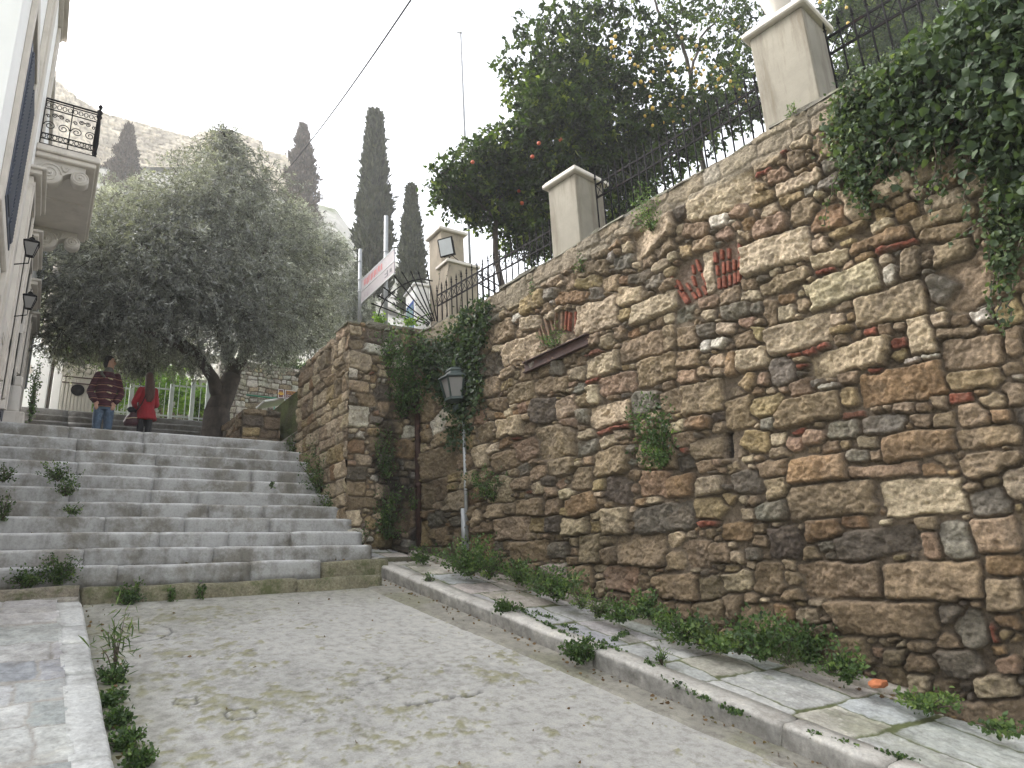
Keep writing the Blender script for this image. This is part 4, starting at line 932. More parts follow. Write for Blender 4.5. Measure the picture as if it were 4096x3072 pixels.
# ------------------------------------------------------------------ gate piers on the wall
def pier(pxl, pxc, pxr, ptop, off, label, capl=.055, capd=.05):
    """square pier standing on the wall; pxl/pxc/pxr = base pixels of the left, front and right edges; ptop = pixel of the front corner under the cap"""
    A = wpt(*pxl, -off); C_ = wpt(*pxc, -off); s0 = (A - WO).dot(WU); s1 = (C_ - WO).dot(WU)
    w = s1 - s0; zb = min(A[2], C_[2]) - .25
    n = WU; dR = onp(pxr[0], pxr[1], tuple(n), float(np.dot(n, C_))); dep = abs(np.dot(dR - C_, WNO)); dep = min(max(dep, w * .6), w * 1.3)
    zt_ = onp(ptop[0], ptop[1], WN0, WD + off)[2]
    r = empty('gate_pier', C_ - WU * w / 2 - WNO * dep / 2 + np.array((0, 0, zb + .25 - C_[2])), label, 'pillar', 'cream stucco pillars standing on the wall')
    R = np.array([WU, -WNO, (0, 0, 1)]).T
    c = WO + WU * (s0 + s1) / 2 - WNO * (off + dep / 2)
    mb = MB(); mb.box((c[0], c[1], (zb + zt_) / 2), (w / 2, dep / 2, (zt_ - zb) / 2), R, .008); o = mb.build('shaft', M_stucco, r)
    mb = MB(); mb.box((c[0], c[1], zt_ + capl * .5), (w / 2 + capd, dep / 2 + capd, capl * .5), R, .012); mb.box((c[0], c[1], zt_ + capl + .012), (w / 2 + capd * .5, dep / 2 + capd * .5, .012), R, .006); mb.build('cap', M_trim, r)
    return r, s0, s1, zt_, c, dep, w
p3, p3s0, p3s1, p3z, p3c, p3d, p3w = pier((3066, 542), (3285, 416), (3356, 366), (3202, 24), .03, 'largest cream stucco pillar, at upper right beside the hanging ivy')
p2, p2s0, p2s1, p2z, p2c, p2d, p2w = pier((2212, 1040), (2324, 984), (2431, 918), (2298, 690), .03, 'middle cream stucco pillar on the wall in front of the orange trees')
# stone urn standing on the biggest pillar
u = empty('pillar_urn', (p3c[0], p3c[1], p3z + .075), 'lower part of a pale stone ornament on top of the largest pillar', 'ornament')
mb = MB(); mb.lathe((p3c[0] - .0, p3c[1] + .04, p3z + .085), [(.11, 0), (.10, .04), (.07, .10), (.075, .14), (.12, .30), (.15, .42), (.12, .5), (.05, .56)], 16); mb.build('body', M_marble, u)
mb = MB(); mb.tube([(p3c[0] + .13, p3c[1] - .12, p3z + .085), (p3c[0] + .13, p3c[1] - .12, p3z + .9)], .02, 8); mb.build('rod', M_iron, u)
# corner pier with lower shoulder pier
Yp = 8.55
def ax_(px, py, Y): return atY(px, py, Y)
xl_, xr_ = float(atY(1770, 1180, Yp)[0]), float(atY(1858, 1180, Yp)[0])
zt1 = float(atY(1764, 920, Yp)[2])
cp = empty('corner_pier', (xl_ + .2, Yp + .2, 3.2), 'weathered stucco corner pillar with ivy stems and a lower shoulder beside the floodlight', 'pillar')
W1 = xr_ - xl_ + .02
mb = MB(); mb.bb(xl_, xl_ + W1, Yp, Yp + .42, 2.9, zt1, .008); mb.build('shaft', M_stucco_old, cp)
mb = MB(); mb.bb(xl_ - .05, xl_ + W1 + .05, Yp - .05, Yp + .47, zt1, zt1 + .055, .01); mb.bb(xl_ + .02, xl_ + W1 - .02, Yp + .02, Yp + .40, zt1 + .055, zt1 + .09, .02); mb.build('cap', M_trim, cp)
Ys = 8.2; a0 = float(atY(1795, 1150, Ys)[0]); a1_ = float(atY(1915, 1150, Ys)[0]); zs = float(atY(1810, 1052, Ys)[2])
mb = MB(); mb.bb(a0, a1_, Ys, Yp - .004, 2.9, zs, .008); mb.build('shoulder', M_stucco_old, cp)
mb = MB(); mb.bb(a0 - .035, a1_ + .03, Ys - .035, Yp - .006, zs, zs + .05, .008); mb.bb(a0 + .01, a0 + .22, Ys + .03, Ys + .25, zs + .05, zs + .09, .006); mb.build('shoulder_cap', M_trim, cp)
# floodlight
fl = empty('floodlight', (a0 + .06, Ys + .05, zs + .09), 'black square floodlight with grey glass aimed left, on the shoulder of the corner pillar', 'floodlight')
Pc = atY(1785, 988, Ys - .02); nrm = np.array((-.80, -.50, -.30)); nrm /= np.linalg.norm(nrm); ur = np.cross((0, 0, 1), nrm); ur = -ur / np.linalg.norm(ur); uu = np.cross(nrm, ur); uu /= np.linalg.norm(uu)
if uu[2] < 0: uu = -uu
R = np.array([ur, uu, nrm]).T
mb = MB(); mb.box(Pc, (.125, .140, .014), R, .004); mb.box(Pc - nrm * .05, (.10, .11, .045), R, .02); mb.box(Pc - nrm * .105, (.05, .06, .015), R)
for k in range(6): mb.box(Pc - nrm * (.05 + .012 * (k - 2.5)) + uu * .088, (.05, .010, .003), R)
mb.build('housing', M_iron, fl)
mb = MB(); mb.box(Pc + nrm * .0155, (.105, .120, .002), R); mb.build('glass', m_simple('grey_lens', (.62, .64, .65), .25, .05, 5, 0), fl)
mb = MB(); mb.tube([Pc - nrm * .05 + ur * .09, Pc - nrm * .07 + ur * .10 - uu * .13, Pc - nrm * .07 - uu * .14, Pc - nrm * .07 - ur * .10 - uu * .13, Pc - nrm * .05 - ur * .09], .007, 6); mb.tube([Pc - nrm * .07 - uu * .14, (a0 + .06, Ys + .1, zs + .09)], .01, 6)
mb.tube([Pc - nrm * .1, Pc - nrm * .12 - uu * .1 , (a0 + .2, Ys + .0, zs + .055), (a0 + .3, Ys - .02, zs + .06)], .006, 5); mb.build('yoke', M_iron, fl)

# ------------------------------------------------------------------ iron fences
bar_me = {}
def fence(P0, P1, z0, z1, zr, label, n, drop0=0, par=None, group='iron fences above the wall'):
    """P0,P1: floor end points; z0/z1 the foot heights, zr: height of the fence"""
    P0 = np.array(P0, float); P1 = np.array(P1, float); d = P1 - P0; L = np.linalg.norm(d[:2]); r = empty('iron_fence', ((P0 + P1) / 2)[:2].tolist() + [min(z0, z1)], label, 'fence', group)
    zt_ = zr; mb = MB()
    lo, hi = zt_ - .06, zt_ - .22
    for z in (lo, hi): mb.bar((P0[0], P0[1], z), (P1[0], P1[1], z), .010, .022)
    mb.build('rail', M_iron, r)
    mb = MB()
    w = 1.0 / n
    for i in range(n):
        a = P0 + d * (i * w); b = P0 + d * ((i + 1) * w)
        mb.bar((a[0], a[1], lo), (b[0], b[1], hi), .006); mb.bar((a[0], a[1], hi), (b[0], b[1], lo), .006)
    mb.build('lattice', M_iron, r)
    for i in range(n + 1):
        p = P0 + d * (i * w); zf = z0 + (z1 - z0) * i * w; H = zt_ - zf
        key = round(H, 2)
        if key not in bar_me:
            q = MB(); q.tube([(0, 0, 0), (0, 0, H + .0)], .0085, 6); q.lathe((0, 0, H), [(.008, 0), (.017, .015), (.006, .03), (.013, .045), (.001, .11)], 6); bar_me[key] = q.mesh('bar'); bar_me[key].materials.append(M_iron)
        o = bpy.data.objects.new('bar', bar_me[key]); COL.objects.link(o); o.parent = r; o.location = (p[0] - r.location[0], p[1] - r.location[1], zf - r.location[2])
    return r
offF = -.30
def fw(s): return WO + WU * s + WNO * offF
HF = float(onp(1944 + 250, 940, WN0, WD - offF)[2])
fence(fw(.05), fw(p2s0 - .05), ztop(.05) + .03, ztop(p2s0) + .03, HF + .1, 'black spiked iron fence between the corner pillar and the middle pillar', 22)
fence(fw(p2s1 + .05), fw(p3s0 - .04), ztop(p2s1) + .03, ztop(p3s0) + .03, p2z - .02, 'black spiked iron fence between the middle and the largest pillar, trees behind', 21)
fence(fw(p3s1 + .05), fw(LW - .5), ztop(p3s1) + .03, ztop(LW) + .03, p3z - .15, 'black spiked iron fence to the right of the largest pillar, half hidden by ivy', 30)
fence((a1_ + .02, Ys + .1, 0), (a1_ + 3.6, Ys + 1.6, 0), 3.2, 3.2, float(atY(1960, 1090, Ys + .1)[2]), 'second iron fence running back into the garden behind the wall', 24)

# fan of iron spikes on the corner wall
Yf = 8.05; fc = atY(1745, 1312, Yf); fan = empty('spike_fan', fc, 'fan of black iron spikes with two curved bars on the corner wall', 'spike guard')
tips = [(1482, 1212), (1508, 1180), (1530, 1146), (1575, 1100), (1605, 1085), (1640, 1080), (1671, 1083), (1709, 1082)]
for (tx_, ty_) in tips:
    T = atY(tx_, ty_, Yf); d = T - fc; L = np.linalg.norm(d); mb = MB(); mb.tube([fc + d * .12 if tx_ < 1640 else fc + d * .12 + np.array((.03 * (tx_ - 1640) / 70, 0, 0)), T - d / L * .05], .009, 6); mb.tube([T - d / L * .055, T - d / L * .035, T], [.008, .014, .001], 6); mb.build('spike', M_iron, fan)
mb = MB()
def arc(pts): mb.tube([atY(a, b, Yf - .012) for a, b in pts], .009, 6)
arc([(1512, 1270), (1520, 1235), (1545, 1190), (1580, 1160), (1610, 1140), (1650, 1122), (1690, 1116), (1730, 1124)]); arc([(1655, 1298), (1670, 1280), (1692, 1265), (1715, 1257), (1732, 1254)])
mb.build('curved_bar', M_iron, fan)

# street sign on two steel posts on the corner wall
sg = empty('street_sign', (CX + .1, 8.5, ZBT_c), 'weathered red and white street sign between two galvanised steel posts', 'sign')
def post(px0, py0, px1, py1, Y, r_):
    B = atY(px0, py0, Y); T = atY(px1, py1, Y); mb = MB(); mb.tube([B - np.array((0, 0, .15)), T], r_, 12); o = mb.build('post', M_galv, sg)
    for f in (.18, .45, .62): 
        mb = MB(); z = T[2] - (T[2] - B[2]) * (f if Y > 8.5 else f * .8 + .2); mb.tube([(T[0], T[1], z - .012), (T[0], T[1], z + .012)], r_ * 1.18, 12); mb.build('clamp', M_galv, o)
    return B, T
YA, YC = 9.35, 8.15
B1, T1 = post(1438, 1275, 1441, 997, YA, .028); B2, T2 = post(1542, 1290, 1545, 865, YC, .030)
dirP = (B2 - B1); dirP[2] = 0; dirP /= np.linalg.norm(dirP); nP = np.array((-dirP[1], dirP[0], 0.)); 
if nP[0] > 0: nP = -nP
npl = nP; dpl = float(np.dot(npl, (B1[0], B1[1], 0))) + .04
def sp(px, py): return onp(px, py, tuple(npl), dpl)
TLs, TRs, BRs, BLs = sp(1448, 1122), sp(1580, 996), sp(1580, 1094), sp(1448, 1214)
mid = [(TLs + BLs) / 2, (TRs + BRs) / 2]
M_rd = m_simple('faded_red_print', (.45, .05, .05), .5, .15, 20, 0, dirt=((.6, .55, .52), 14, (1, 1, 1), .6)); M_pl = m_simple('faded_white_panel', (.30, .27, .28), .5, .08, 5, 0, dirt=((.16, .10, .12), 9, (1, 1, 1), .55))
def quadbox(mb, a, b, c, d, n_, th):
    P = [a, b, c, d, a + n_ * th, b + n_ * th, c + n_ * th, d + n_ * th]; mb.add(P, [(0, 3, 2, 1), (4, 5, 6, 7), (0, 1, 5, 4), (1, 2, 6, 5), (2, 3, 7, 6), (3, 0, 4, 7)])
L2 = lambda a, b, t: a + (b - a) * t
mb = MB(); quadbox(mb, TLs, TRs, L2(TRs, BRs, .47), L2(TLs, BLs, .47), npl, .012); quadbox(mb, L2(TLs, BLs, .52), L2(TRs, BRs, .52), BRs, BLs, npl, .012); mb.build('panel', M_pl, sg)
mb = MB()
for t in (0, .495, 1.0): mb.bar(L2(TLs, BLs, t) + npl * .008, L2(TRs, BRs, t) + npl * .008, .02, .014)
mb.build('frame', M_galv, sg)
# faded red lettering, unreadable with age
mb = MB(); g = random.Random(4)
ux_ = (TRs - TLs); Lx = np.linalg.norm(ux_)
for i in range(13):
    t = .10 + i * .045; top = L2(TLs, TRs, t); bot = L2(L2(TLs, BLs, .47), L2(TRs, BRs, .47), t); a = L2(top, bot, .2 + g.uniform(0, .08)); b = L2(top, bot, .72 + g.uniform(0, .15)); w_ = Lx * g.uniform(.012, .028)
    quadbox(mb, a, a + ux_ / Lx * w_, b + ux_ / Lx * w_, b, npl * 1, .0145)
mb.build('lettering', M_rd, sg)
mb = MB()
t = .74; top = L2(L2(TLs, BLs, .52), L2(TRs, BRs, .52), t); bot = L2(BLs, BRs, t); 
for (u0, u1, v0, v1) in ((0, .07, .62, .70), (.0, .05, .35, .42), (.06, .09, .2, .7), (.14, .19, .3, .6)):
    a = L2(top, bot, v0) + ux_ * u0; b = L2(top, bot, v0) + ux_ * u1; c = L2(top, bot, v1) + ux_ * u1; d = L2(top, bot, v1) + ux_ * u0; quadbox(mb, a, b, c, d, npl, .0145)
mb.build('emblem', m_simple('faded_black_print', (.05, .05, .06), .5, .1, 20, 0), sg)

# framed map board behind the fan
Yk = 9.0
k = empty('map_board', atY(1640, 1290, Yk), 'white framed information board with a coloured map behind the spikes', 'notice board')
kx = [atY(1622, 1170, Yk + .5), atY(1659, 1135, Yk)]
x0_, x1_ = float(kx[0][0]), float(kx[1][0]); zt_ = float(kx[1][2]) - .02; zb_ = 3.2
dk = np.array((x1_ - x0_, -.5, 0)); Lk = np.linalg.norm(dk); dk /= Lk; nk = np.array((dk[1], -dk[0], 0)); R = np.array([dk, -nk, (0, 0, 1)]).T
cc_ = np.array(((x0_ + x1_) / 2, Yk + .25, (zt_ + zb_) / 2))
mb = MB(); mb.box(cc_ - nk * .12, (Lk / 2, .12, (zt_ - zb_) / 2), R, .02); mb.box(cc_ - nk * .12 + np.array((0, 0, (zt_ - zb_) / 2 + .02)), (Lk / 2 + .03, .15, .02), R, .01); mb.build('case', M_white, k)
mb = MB(); mb.box(cc_ + nk * .003 + np.array((0, 0, -.05)), (Lk / 2 * .74, .004, (zt_ - zb_) / 2 * .74), R); mb.build('blue_border', m_simple('map_blue', (.04, .10, .35), .4, .05, 5, 0), k)
Mmap, n_, l_, b_ = newmat('printed_map'); t_ = tex(n_, l_, 'ShaderNodeTexVoronoi', 14, coords(n_, l_)); l_.new(ramp(n_, l_, t_.outputs['Distance'], [(.1, (.06, .25, .10)), (.35, (.35, .45, .40)), (.6, (.12, .28, .40)), (.9, (.5, .45, .3))]), b_.inputs[0])
mb = MB(); mb.box(cc_ + nk * .008 + np.array((0, 0, .02)), (Lk / 2 * .64, .004, (zt_ - zb_) / 2 * .55), R); mb.build('map', Mmap, k)
mb = MB(); mb.box(cc_ + nk * .008 + np.array((0, 0, -(zt_ - zb_) / 2 * .68)), (Lk / 2 * .64, .004, (zt_ - zb_) / 2 * .10), R); mb.build('pink_strip', m_simple('map_pink', (.55, .05, .14), .4, .2, 40, 0), k)

# ------------------------------------------------------------------ street lantern at the inner corner
YL_ = 6.8
lt = empty('street_lantern', atY(1826, 1640, YL_), 'green hexagonal street lantern with frosted panes in front of the ivy in the corner', 'street lamp')
Pb = atY(1826, 1594, YL_); Pt = atY(1826, 1518, YL_); zb_, zt_ = float(Pb[2]), float(Pt[2]); cx_, cy_ = float(Pb[0]), YL_
rt = float(atY(1868, 1530, YL_)[0] - atY(1782, 1530, YL_)[0]) / 2 * 1.3; rb = rt * .68
mb = MB(); a0_ = math.pi / 6
mb.lathe((cx_, cy_, zb_ - .03), [(rb * .35, -.03), (rb * .9, -.01), (rb * 1.1, 0), (rb * 1.08, .03)], 6, None, False, a0_)
mb.lathe((cx_, cy_, zt_), [(rt * .98, -.01), (rt * 1.12, 0), (rt * 1.1, .015), (rt * .66, .055), (rt * .60, .085), (rt * .66, .09), (rt * .66, .10), (rt * .5, .13), (rt * .2, .145), (rt * .12, .15), (rt * .1, .19), (.003, .2)], 6, None, False, a0_)
for q in range(6):
    a = a0_ + q * math.pi / 3; mb.bar((cx_ + rb * math.cos(a), cy_ + rb * math.sin(a), zb_), (cx_ + rt * math.cos(a), cy_ + rt * math.sin(a), zt_), .018, .018)
mb.build('frame', M_lampgreen, lt)
mb = MB(); mb.lathe((cx_, cy_, zb_ + .001), [(rb * .90, 0), (rt * .90, zt_ - zb_ - .012)], 6, None, False, a0_); mb.build('glass', M_glass, lt)
mb = MB(); mb.lathe((cx_, cy_, zb_ - .17), [(.012, 0), (.03, .015), (.05, .05), (.045, .08), (.02, .1), (.012, .13)], 10); mb.build('finial', M_lampgreen, lt)
mb = MB(); wallP = WO + WU * .55 + WNO * .0; zz = zb_ - .06
mb.tube([(cx_, cy_, zb_ - .05), (cx_ + .05, cy_ + .02, zb_ - .14), (wallP[0], wallP[1], zb_ - .22)], .016, 8)
mb.tube([(cx_, cy_, zt_ + .17), (cx_ + .02, cy_ + .01, zt_ + .32), (cx_ + .12, cy_ + .06, zt_ + .40), (wallP[0], wallP[1], zt_ + .3)], .014, 8); mb.tube([(wallP[0], wallP[1], zt_ + .36), (wallP[0], wallP[1], zb_ - .28)], .02, 8); mb.build('bracket', M_lampgreen, lt)
# cable pipe down the wall and the rusty drainpipe in the corner
Pp = wpt(1876, 1700, -.02); s_ = (Pp - WO).dot(WU)
mb = MB(); mb.tube([wp(s_ , zb_ + .1, .06), wp(s_, G(7.6) + .1, .06)], .020, 10); pp = mb.build('cable_pipe', M_galv); tag(pp, 'thin grey steel pipe running down the wall below the street lantern', 'pipe')
mb = MB(); mb.tube([wp(s_ - .04, zground(s_) + .75, .07), wp(s_ - .04, G(7.6) + .1, .07)], .032, 10); pp = mb.build('pipe_guard', M_galv); tag(pp, 'thicker grey guard pipe at the foot of the thin pipe', 'pipe')
mb = MB(); mb.tube([(WO[0] - .06, YB - .09, 3.0), (WO[0] - .06, YB - .09, G(YB) + .1)], .038, 10)
for z in (1.2, 2.2): mb.tube([(WO[0] - .06, YB - .09, z), (WO[0] - .06, YB - .09, z + .04)], .046, 10)
tag(mb.build('drainpipe', M_rust), 'rusty brown drainpipe in the inner corner behind the plants', 'drainpipe')

# ------------------------------------------------------------------ things at the top of the steps
M_lowst = M_wall
def small_wall(name, o, u, v, W, H, D, seed, label, fillr=((.05, .6, 1), (.03, 1, 1)), rowsz=(.15, .22), wts='tttoocyd', cat='wall', body_c=(.17, .14, .10)):
    g = random.Random(seed); m_ = []; zz = 0
    while zz < H:
        hh = g.uniform(*rowsz); x = g.uniform(-.1, 0)
        while x < W:
            Ls = g.uniform(hh * .9, hh * 2.3); m_.append((x + Ls / 2, zz + hh / 2 + g.uniform(-.02, .02), Ls / 2 - .003, hh / 2 * g.uniform(.75, 1.05), g.gauss(0, .05), g.choice(wts), .45, g.uniform(.7, 1.1))); x += Ls
        zz += hh
    X, Y, h, col, ins = stonefield(W, H, .014, m_, list(fillr), depth=.035, seedn=seed)
    u = np.array(u, float); n = np.cross(u, (0, 0, 1)); o = np.array(o, float)
    f = sheet(X, Y, h, col, o, u, (0, 0, 1), n)
    q = [o - n * .02, o + u * W - n * .02, o + u * W - n * D, o - n * D]; body = solid(q + [p + np.array((0, 0, H - .002)) for p in q], body_c)
    ob = sheet_obj(name, [f, body], M_wall); tag(ob, label, cat); return ob
z0 = 2.0
Plw = atY(974, 1640, 11.6); Prw = atY(1122, 1640, 11.6)
small_wall('low_wall', (Plw[0], 11.6, z0), (1, 0, 0), (0, 0, 1), Prw[0] - Plw[0], float(Plw[2]) - z0 + .02, .5, 31, 'low wall of squared brown blocks right of the leaning tree, end face')
Pl2 = atY(880, 1650, 13.2); u2 = np.array((Plw[0] - Pl2[0], 11.6 - 13.2, 0)); L2_ = np.linalg.norm(u2)
small_wall('low_wall', (Pl2[0], 13.2, z0), u2 / L2_, (0, 0, 1), L2_ - .01, float(Plw[2]) - z0 - .02, .4, 32, 'low brown block wall running back beside the leaning tree trunk')
PAL['b'] = (.56, .53, .47)
A = atY(880, 1500, 16.5); B = atY(1330, 1500, 16.5)
small_wall('pale_rubble_wall', (A[0], 16.5, 3.3), (1, 0, 0), (0, 0, 1), B[0] - A[0], 2.1, .6, 33, 'pale rubble wall behind the brown sign and green railing', rowsz=(.07, .17), wts='bbbwwwcb', body_c=(.3, .28, .24))
A = atY(600, 1500, 19.0); B = atY(960, 1500, 19.0)
small_wall('pale_rubble_wall', (A[0], 19.0, 3.4), (1, 0, 0), (0, 0, 1), B[0] - A[0], 1.35, .6, 34, 'low pale rubble wall seen through the white railings', rowsz=(.10, .2), wts='bbwgct', body_c=(.3, .28, .24))
# brown sign
M_brown = m_simple('brown_sign', (.16, .045, .04), .5, .05, 4, 0); M_wp = m_simple('white_sign_paint', (.75, .74, .72), .5, .03, 4, 0); M_yp = m_simple('yellow_sign_paint', (.72, .42, .03), .5, .04, 4, 0)
Ysg = 12.6; s0_ = atY(1112, 1552, Ysg); s1_ = atY(1112, 1590, Ysg)
bs = empty('brown_sign', atY(1140, 1700, Ysg), 'brown tourist sign with yellow Greek and white English lettering on a grey post', 'sign')
hS = float(s0_[2] - s1_[2]); xS = float(s0_[0]); zS = float(s1_[2]); Z = zS - .012
def plate(x0, x1):
    mb = MB(); mb.bb(x0, x1, Ysg, Ysg + .02, Z, Z + hS, .006); mb.build('panel', M_brown, bs)
    mb = MB(); t = .010
    for a in ((x0 + .008, x1 - .008, Z + .008, Z + .008 + t), (x0 + .008, x1 - .008, Z + hS - .008 - t, Z + hS - .008), (x0 + .008, x0 + .008 + t, Z + .008 + t, Z + hS - .008 - t), (x1 - .008 - t, x1 - .008, Z + .008 + t, Z + hS - .008 - t)): mb.bb(a[0], a[1], Ysg - .003, Ysg, a[2], a[3])
    mb.build('border', M_wp, bs)
sw = hS * .64; plate(xS, xS + sw); plate(xS + sw + .006, xS + sw + .7)
mb = MB(); cx0, cz0 = xS + sw * .5, Z + hS * .48
for q in range(9):
    a = math.radians(200 - q * 27); mb.box((cx0 + .040 * math.cos(a), Ysg - .003, cz0 + .030 * math.sin(a)), (.016, .002, .005), [[math.cos(a), 0, -math.sin(a)], [0, 1, 0], [math.sin(a), 0, math.cos(a)]])
mb.bb(cx0 - .02, cx0 + .025, Ysg - .004, Ysg - .001, cz0 - .02, cz0 + .008); mb.build('emblem', M_yp, bs)
def text_obj(s, x, z, size, mt, par, y=Ysg):
    cu = bpy.data.curves.new('t', 'FONT'); cu.body = s; cu.size = size; cu.extrude = .0012; cu.fill_mode = 'BOTH'
    o = bpy.data.objects.new('t', cu); COL.objects.link(o); bpy.context.view_layer.update(); dg = bpy.context.evaluated_depsgraph_get(); me = bpy.data.meshes.new_from_object(o.evaluated_get(dg))
    bpy.data.objects.remove(o); me.transform(Matrix.Translation((x, y, z)) @ Matrix.Rotation(math.pi / 2, 4, 'X')); me.name = 'lettering'; me.materials.clear()
    return link('lettering', me, mt, par, True)
xt = xS + sw + .045
for s_txt, f, mt in (('Ναός Μεταμορφώσεως', .74, M_yp), ('του Σωτήρος', .53, M_yp), ('Church of', .32, M_wp), ('Metamorphosis', .11, M_wp)): text_obj(s_txt, xt, Z + hS * f, hS * .21, mt, bs, Ysg - .004)
mb = MB(); xp = float(atY(1146, 1640, Ysg + .06)[0]); mb.tube([(xp, Ysg + .06, 1.9), (xp, Ysg + .06, Z + hS)], .045, 12); mb.build('post', M_galv, bs)
# green railing behind it
M_green = m_simple('green_paint', (.06, .28, .17), .5, .1, 8, .05)
gr_ = empty('green_railing', (xS + .1, 15.2, 3.4), 'green painted railing behind the low wall and brown sign', 'railing')
mb = MB(); Yg_ = 13.6; xa_, xb_ = float(atY(985, 1585, Yg_)[0]), float(atY(1215, 1585, Yg_)[0]); zt_ = float(atY(1000, 1581, Yg_)[2]); mb.tube([(xa_, Yg_, zt_), (xb_, Yg_, zt_ - .02)], .018, 6); mb.build('rail', M_green, gr_)
x = xa_ + .55
while x < xb_:
    mb = MB(); mb.tube([(x, Yg_, 2.2), (x, Yg_, zt_)], .012, 6); mb.build('bar', M_green, gr_); x += .115
# white van-like parapet shapes seen over the low wall: a pair of pale slabs
mb = MB(); P = atY(1085, 1612, 13.0); mb.box(P, (.22, .3, .02), [[.95, 0, -.25], [0, 1, 0], [.25, 0, .95]], .008); tag(mb.build('marble_slab', M_white), 'white marble slab leaning on top of the low block wall', 'slab')
# ramp slab right of the landing
mb = MB(); A = atY(1085, 1765, 10.6); B = atY(1200, 1715, 10.6); mb.prism([(A[0], 2.1), (B[0] + .3, 2.1), (B[0] + .3, B[2]), (B[0], B[2])], (0, 1, 0), (0, 10.6, 0), (1, 0, 0), (0, 0, 1), 1.0)
rp_ = mb.build('ramp', M_mortar); rp_['kind'] = 'structure'

# white railings on the plateau
M_wrail = m_simple('white_painted_steel', (.62, .66, .62), .5, .08, 6, .05)
Yw = 15.35; ZPL = 3.57
def wrail(px0, px1, label, Y=Yw, topy=(1515, 1545), first=False):
    xa_, xb_ = float(atY(px0, 1640, Y)[0]), float(atY(px1, 1650, Y)[0]); zt_ = float(atY(px0, topy[0], Y)[2])
    r = empty('white_railing', ((xa_ + xb_) / 2, Y, ZPL), label, 'railing', 'white railings at the top of the steps')
    mb = MB()
    for z in (ZPL + .08, zt_ - .14): mb.bar((xa_, Y, z), (xb_, Y, z), .03, .03)
    mb.build('rail', M_wrail, r)
    n = max(2, int((xb_ - xa_) / .105))
    q = MB(); q.bar((0, 0, 0), (0, 0, zt_ - ZPL), .014); me_ = q.mesh('bar'); me_.materials.append(M_wrail)
    for i in range(1, n):
        o = bpy.data.objects.new('bar', me_); COL.objects.link(o); o.parent = r; o.location = (xa_ + (xb_ - xa_) * i / n - r.location[0], 0, 0)
    for x in ((xa_, xb_) if first else (xb_,)):
        mb = MB(); mb.bb(x - .04, x + .04, Y - .04, Y + .04, ZPL - .03, zt_ - .02, .006); mb.build('post', M_wrail, r)
    return r
wrail(395, 518, 'white railing panel just right of the man', first=True); wrail(520, 680, 'white railing panel behind the woman'); wrail(682, 765, 'white railing panel right of the woman'); wrail(767, 826, 'white railing panel next to the leaning tree trunk')
# slatted white gate with a round disc
Yg2 = 15.3; xa_, xb_ = float(atY(238, 1600, Yg2)[0]), float(atY(370, 1600, Yg2)[0]); zt_ = float(atY(250, 1478, Yg2)[2])
gt_ = empty('slatted_gate', ((xa_ + xb_) / 2, Yg2, ZPL), 'off-white slatted metal gate with a dark round disc left of the man', 'gate')
M_gate = m_simple('dusty_white_paint', (.60, .57, .50), .7, .08, 3, .05, dirt=((.42, .36, .27), 1.5, (1, 1, 1), .55))
mb = MB(); n = 9; w_ = (xb_ - xa_) / n
for i in range(n): mb.bb(xa_ + i * w_ + .006, xa_ + (i + 1) * w_ - .006, Yg2, Yg2 + .02, ZPL, zt_ - .12, .004)
mb.bb(xa_, xb_, Yg2 + .021, Yg2 + .03, ZPL, zt_ - .02); mb.build('slat_panel', M_gate, gt_)
mb = MB()
for z in (zt_ - .14, zt_ - .26): mb.bb(xa_, xb_, Yg2 - .015, Yg2 - .001, z, z + .02)
mb.build('cross_bar', M_rust, gt_)
mb = MB(); mb.bb(xa_ - .03, xb_ + .03, Yg2 - .02, Yg2 + .3, zt_ - .02, zt_ + .16, .01); mb.build('lintel', M_trim, gt_)
Pd = atY(311, 1560, Yg2 - .01); mb = MB(); mb.lathe(Pd, [(.001, -.012), (.11, -.012), (.115, 0), (.11, .01)], 24, [[1, 0, 0], [0, 0, -1], [0, 1, 0]]); mb.build('disc', M_iron, gt_)
# white house walls behind the corner of the town house
M_whiteb = m_simple('bright_white_wash', (.85, .85, .83), .8, .03, 2, .05)
def pwall(name, pxs_, pyt, Y, D, label, mt, zb=2.6):
    x0, x1 = float(atY(pxs_[0], 1600, Y)[0]), float(atY(pxs_[1], 1600, Y)[0]); zt_ = float(atY(sum(pxs_) / 2, pyt, Y)[2]); mb = MB(); mb.bb(x0, x1, Y, Y + D, zb, zt_, .01); return tag(mb.build(name, mt), label, 'wall' if 'wall' in name else name.split('_')[-1])
pwall('white_garden_wall', (126, 184), 1378, 15.6, .5, 'bright white wall panel between the house corner and a brown post', M_whiteb)
pwall('white_gate_post', (200, 236), 1425, 15.5, .35, 'whitewashed gate post left of the slatted gate', M_white)
pwall('wooden_post', (186, 199), 1385, 15.55, .12, 'thin dark brown wooden post beside the white wall', M_bark)
pwall('outhouse', (60, 150), 1335, 18.0, 3, 'small whitewashed outhouse with a flat lintel behind the house corner', M_white)
# leaning whitewashed utility pole
mb = MB(); A = atY(190, 1345, 16.2); B = atY(232, 1052, 16.2); mb.tube([A - (B - A) * .6, A, (A + B) / 2, B], [.10, .095, .09, .08], 12); up_ = mb.build('utility_pole', m_simple('flaking_pole', (.42, .38, .33), .9, .2, 6, .6, dirt=((.14, .11, .08), 5, (1, 1, .4), .48), dist=.02)); tag(up_, 'pale flaking leaning wooden pole rising behind the white wall', 'pole')
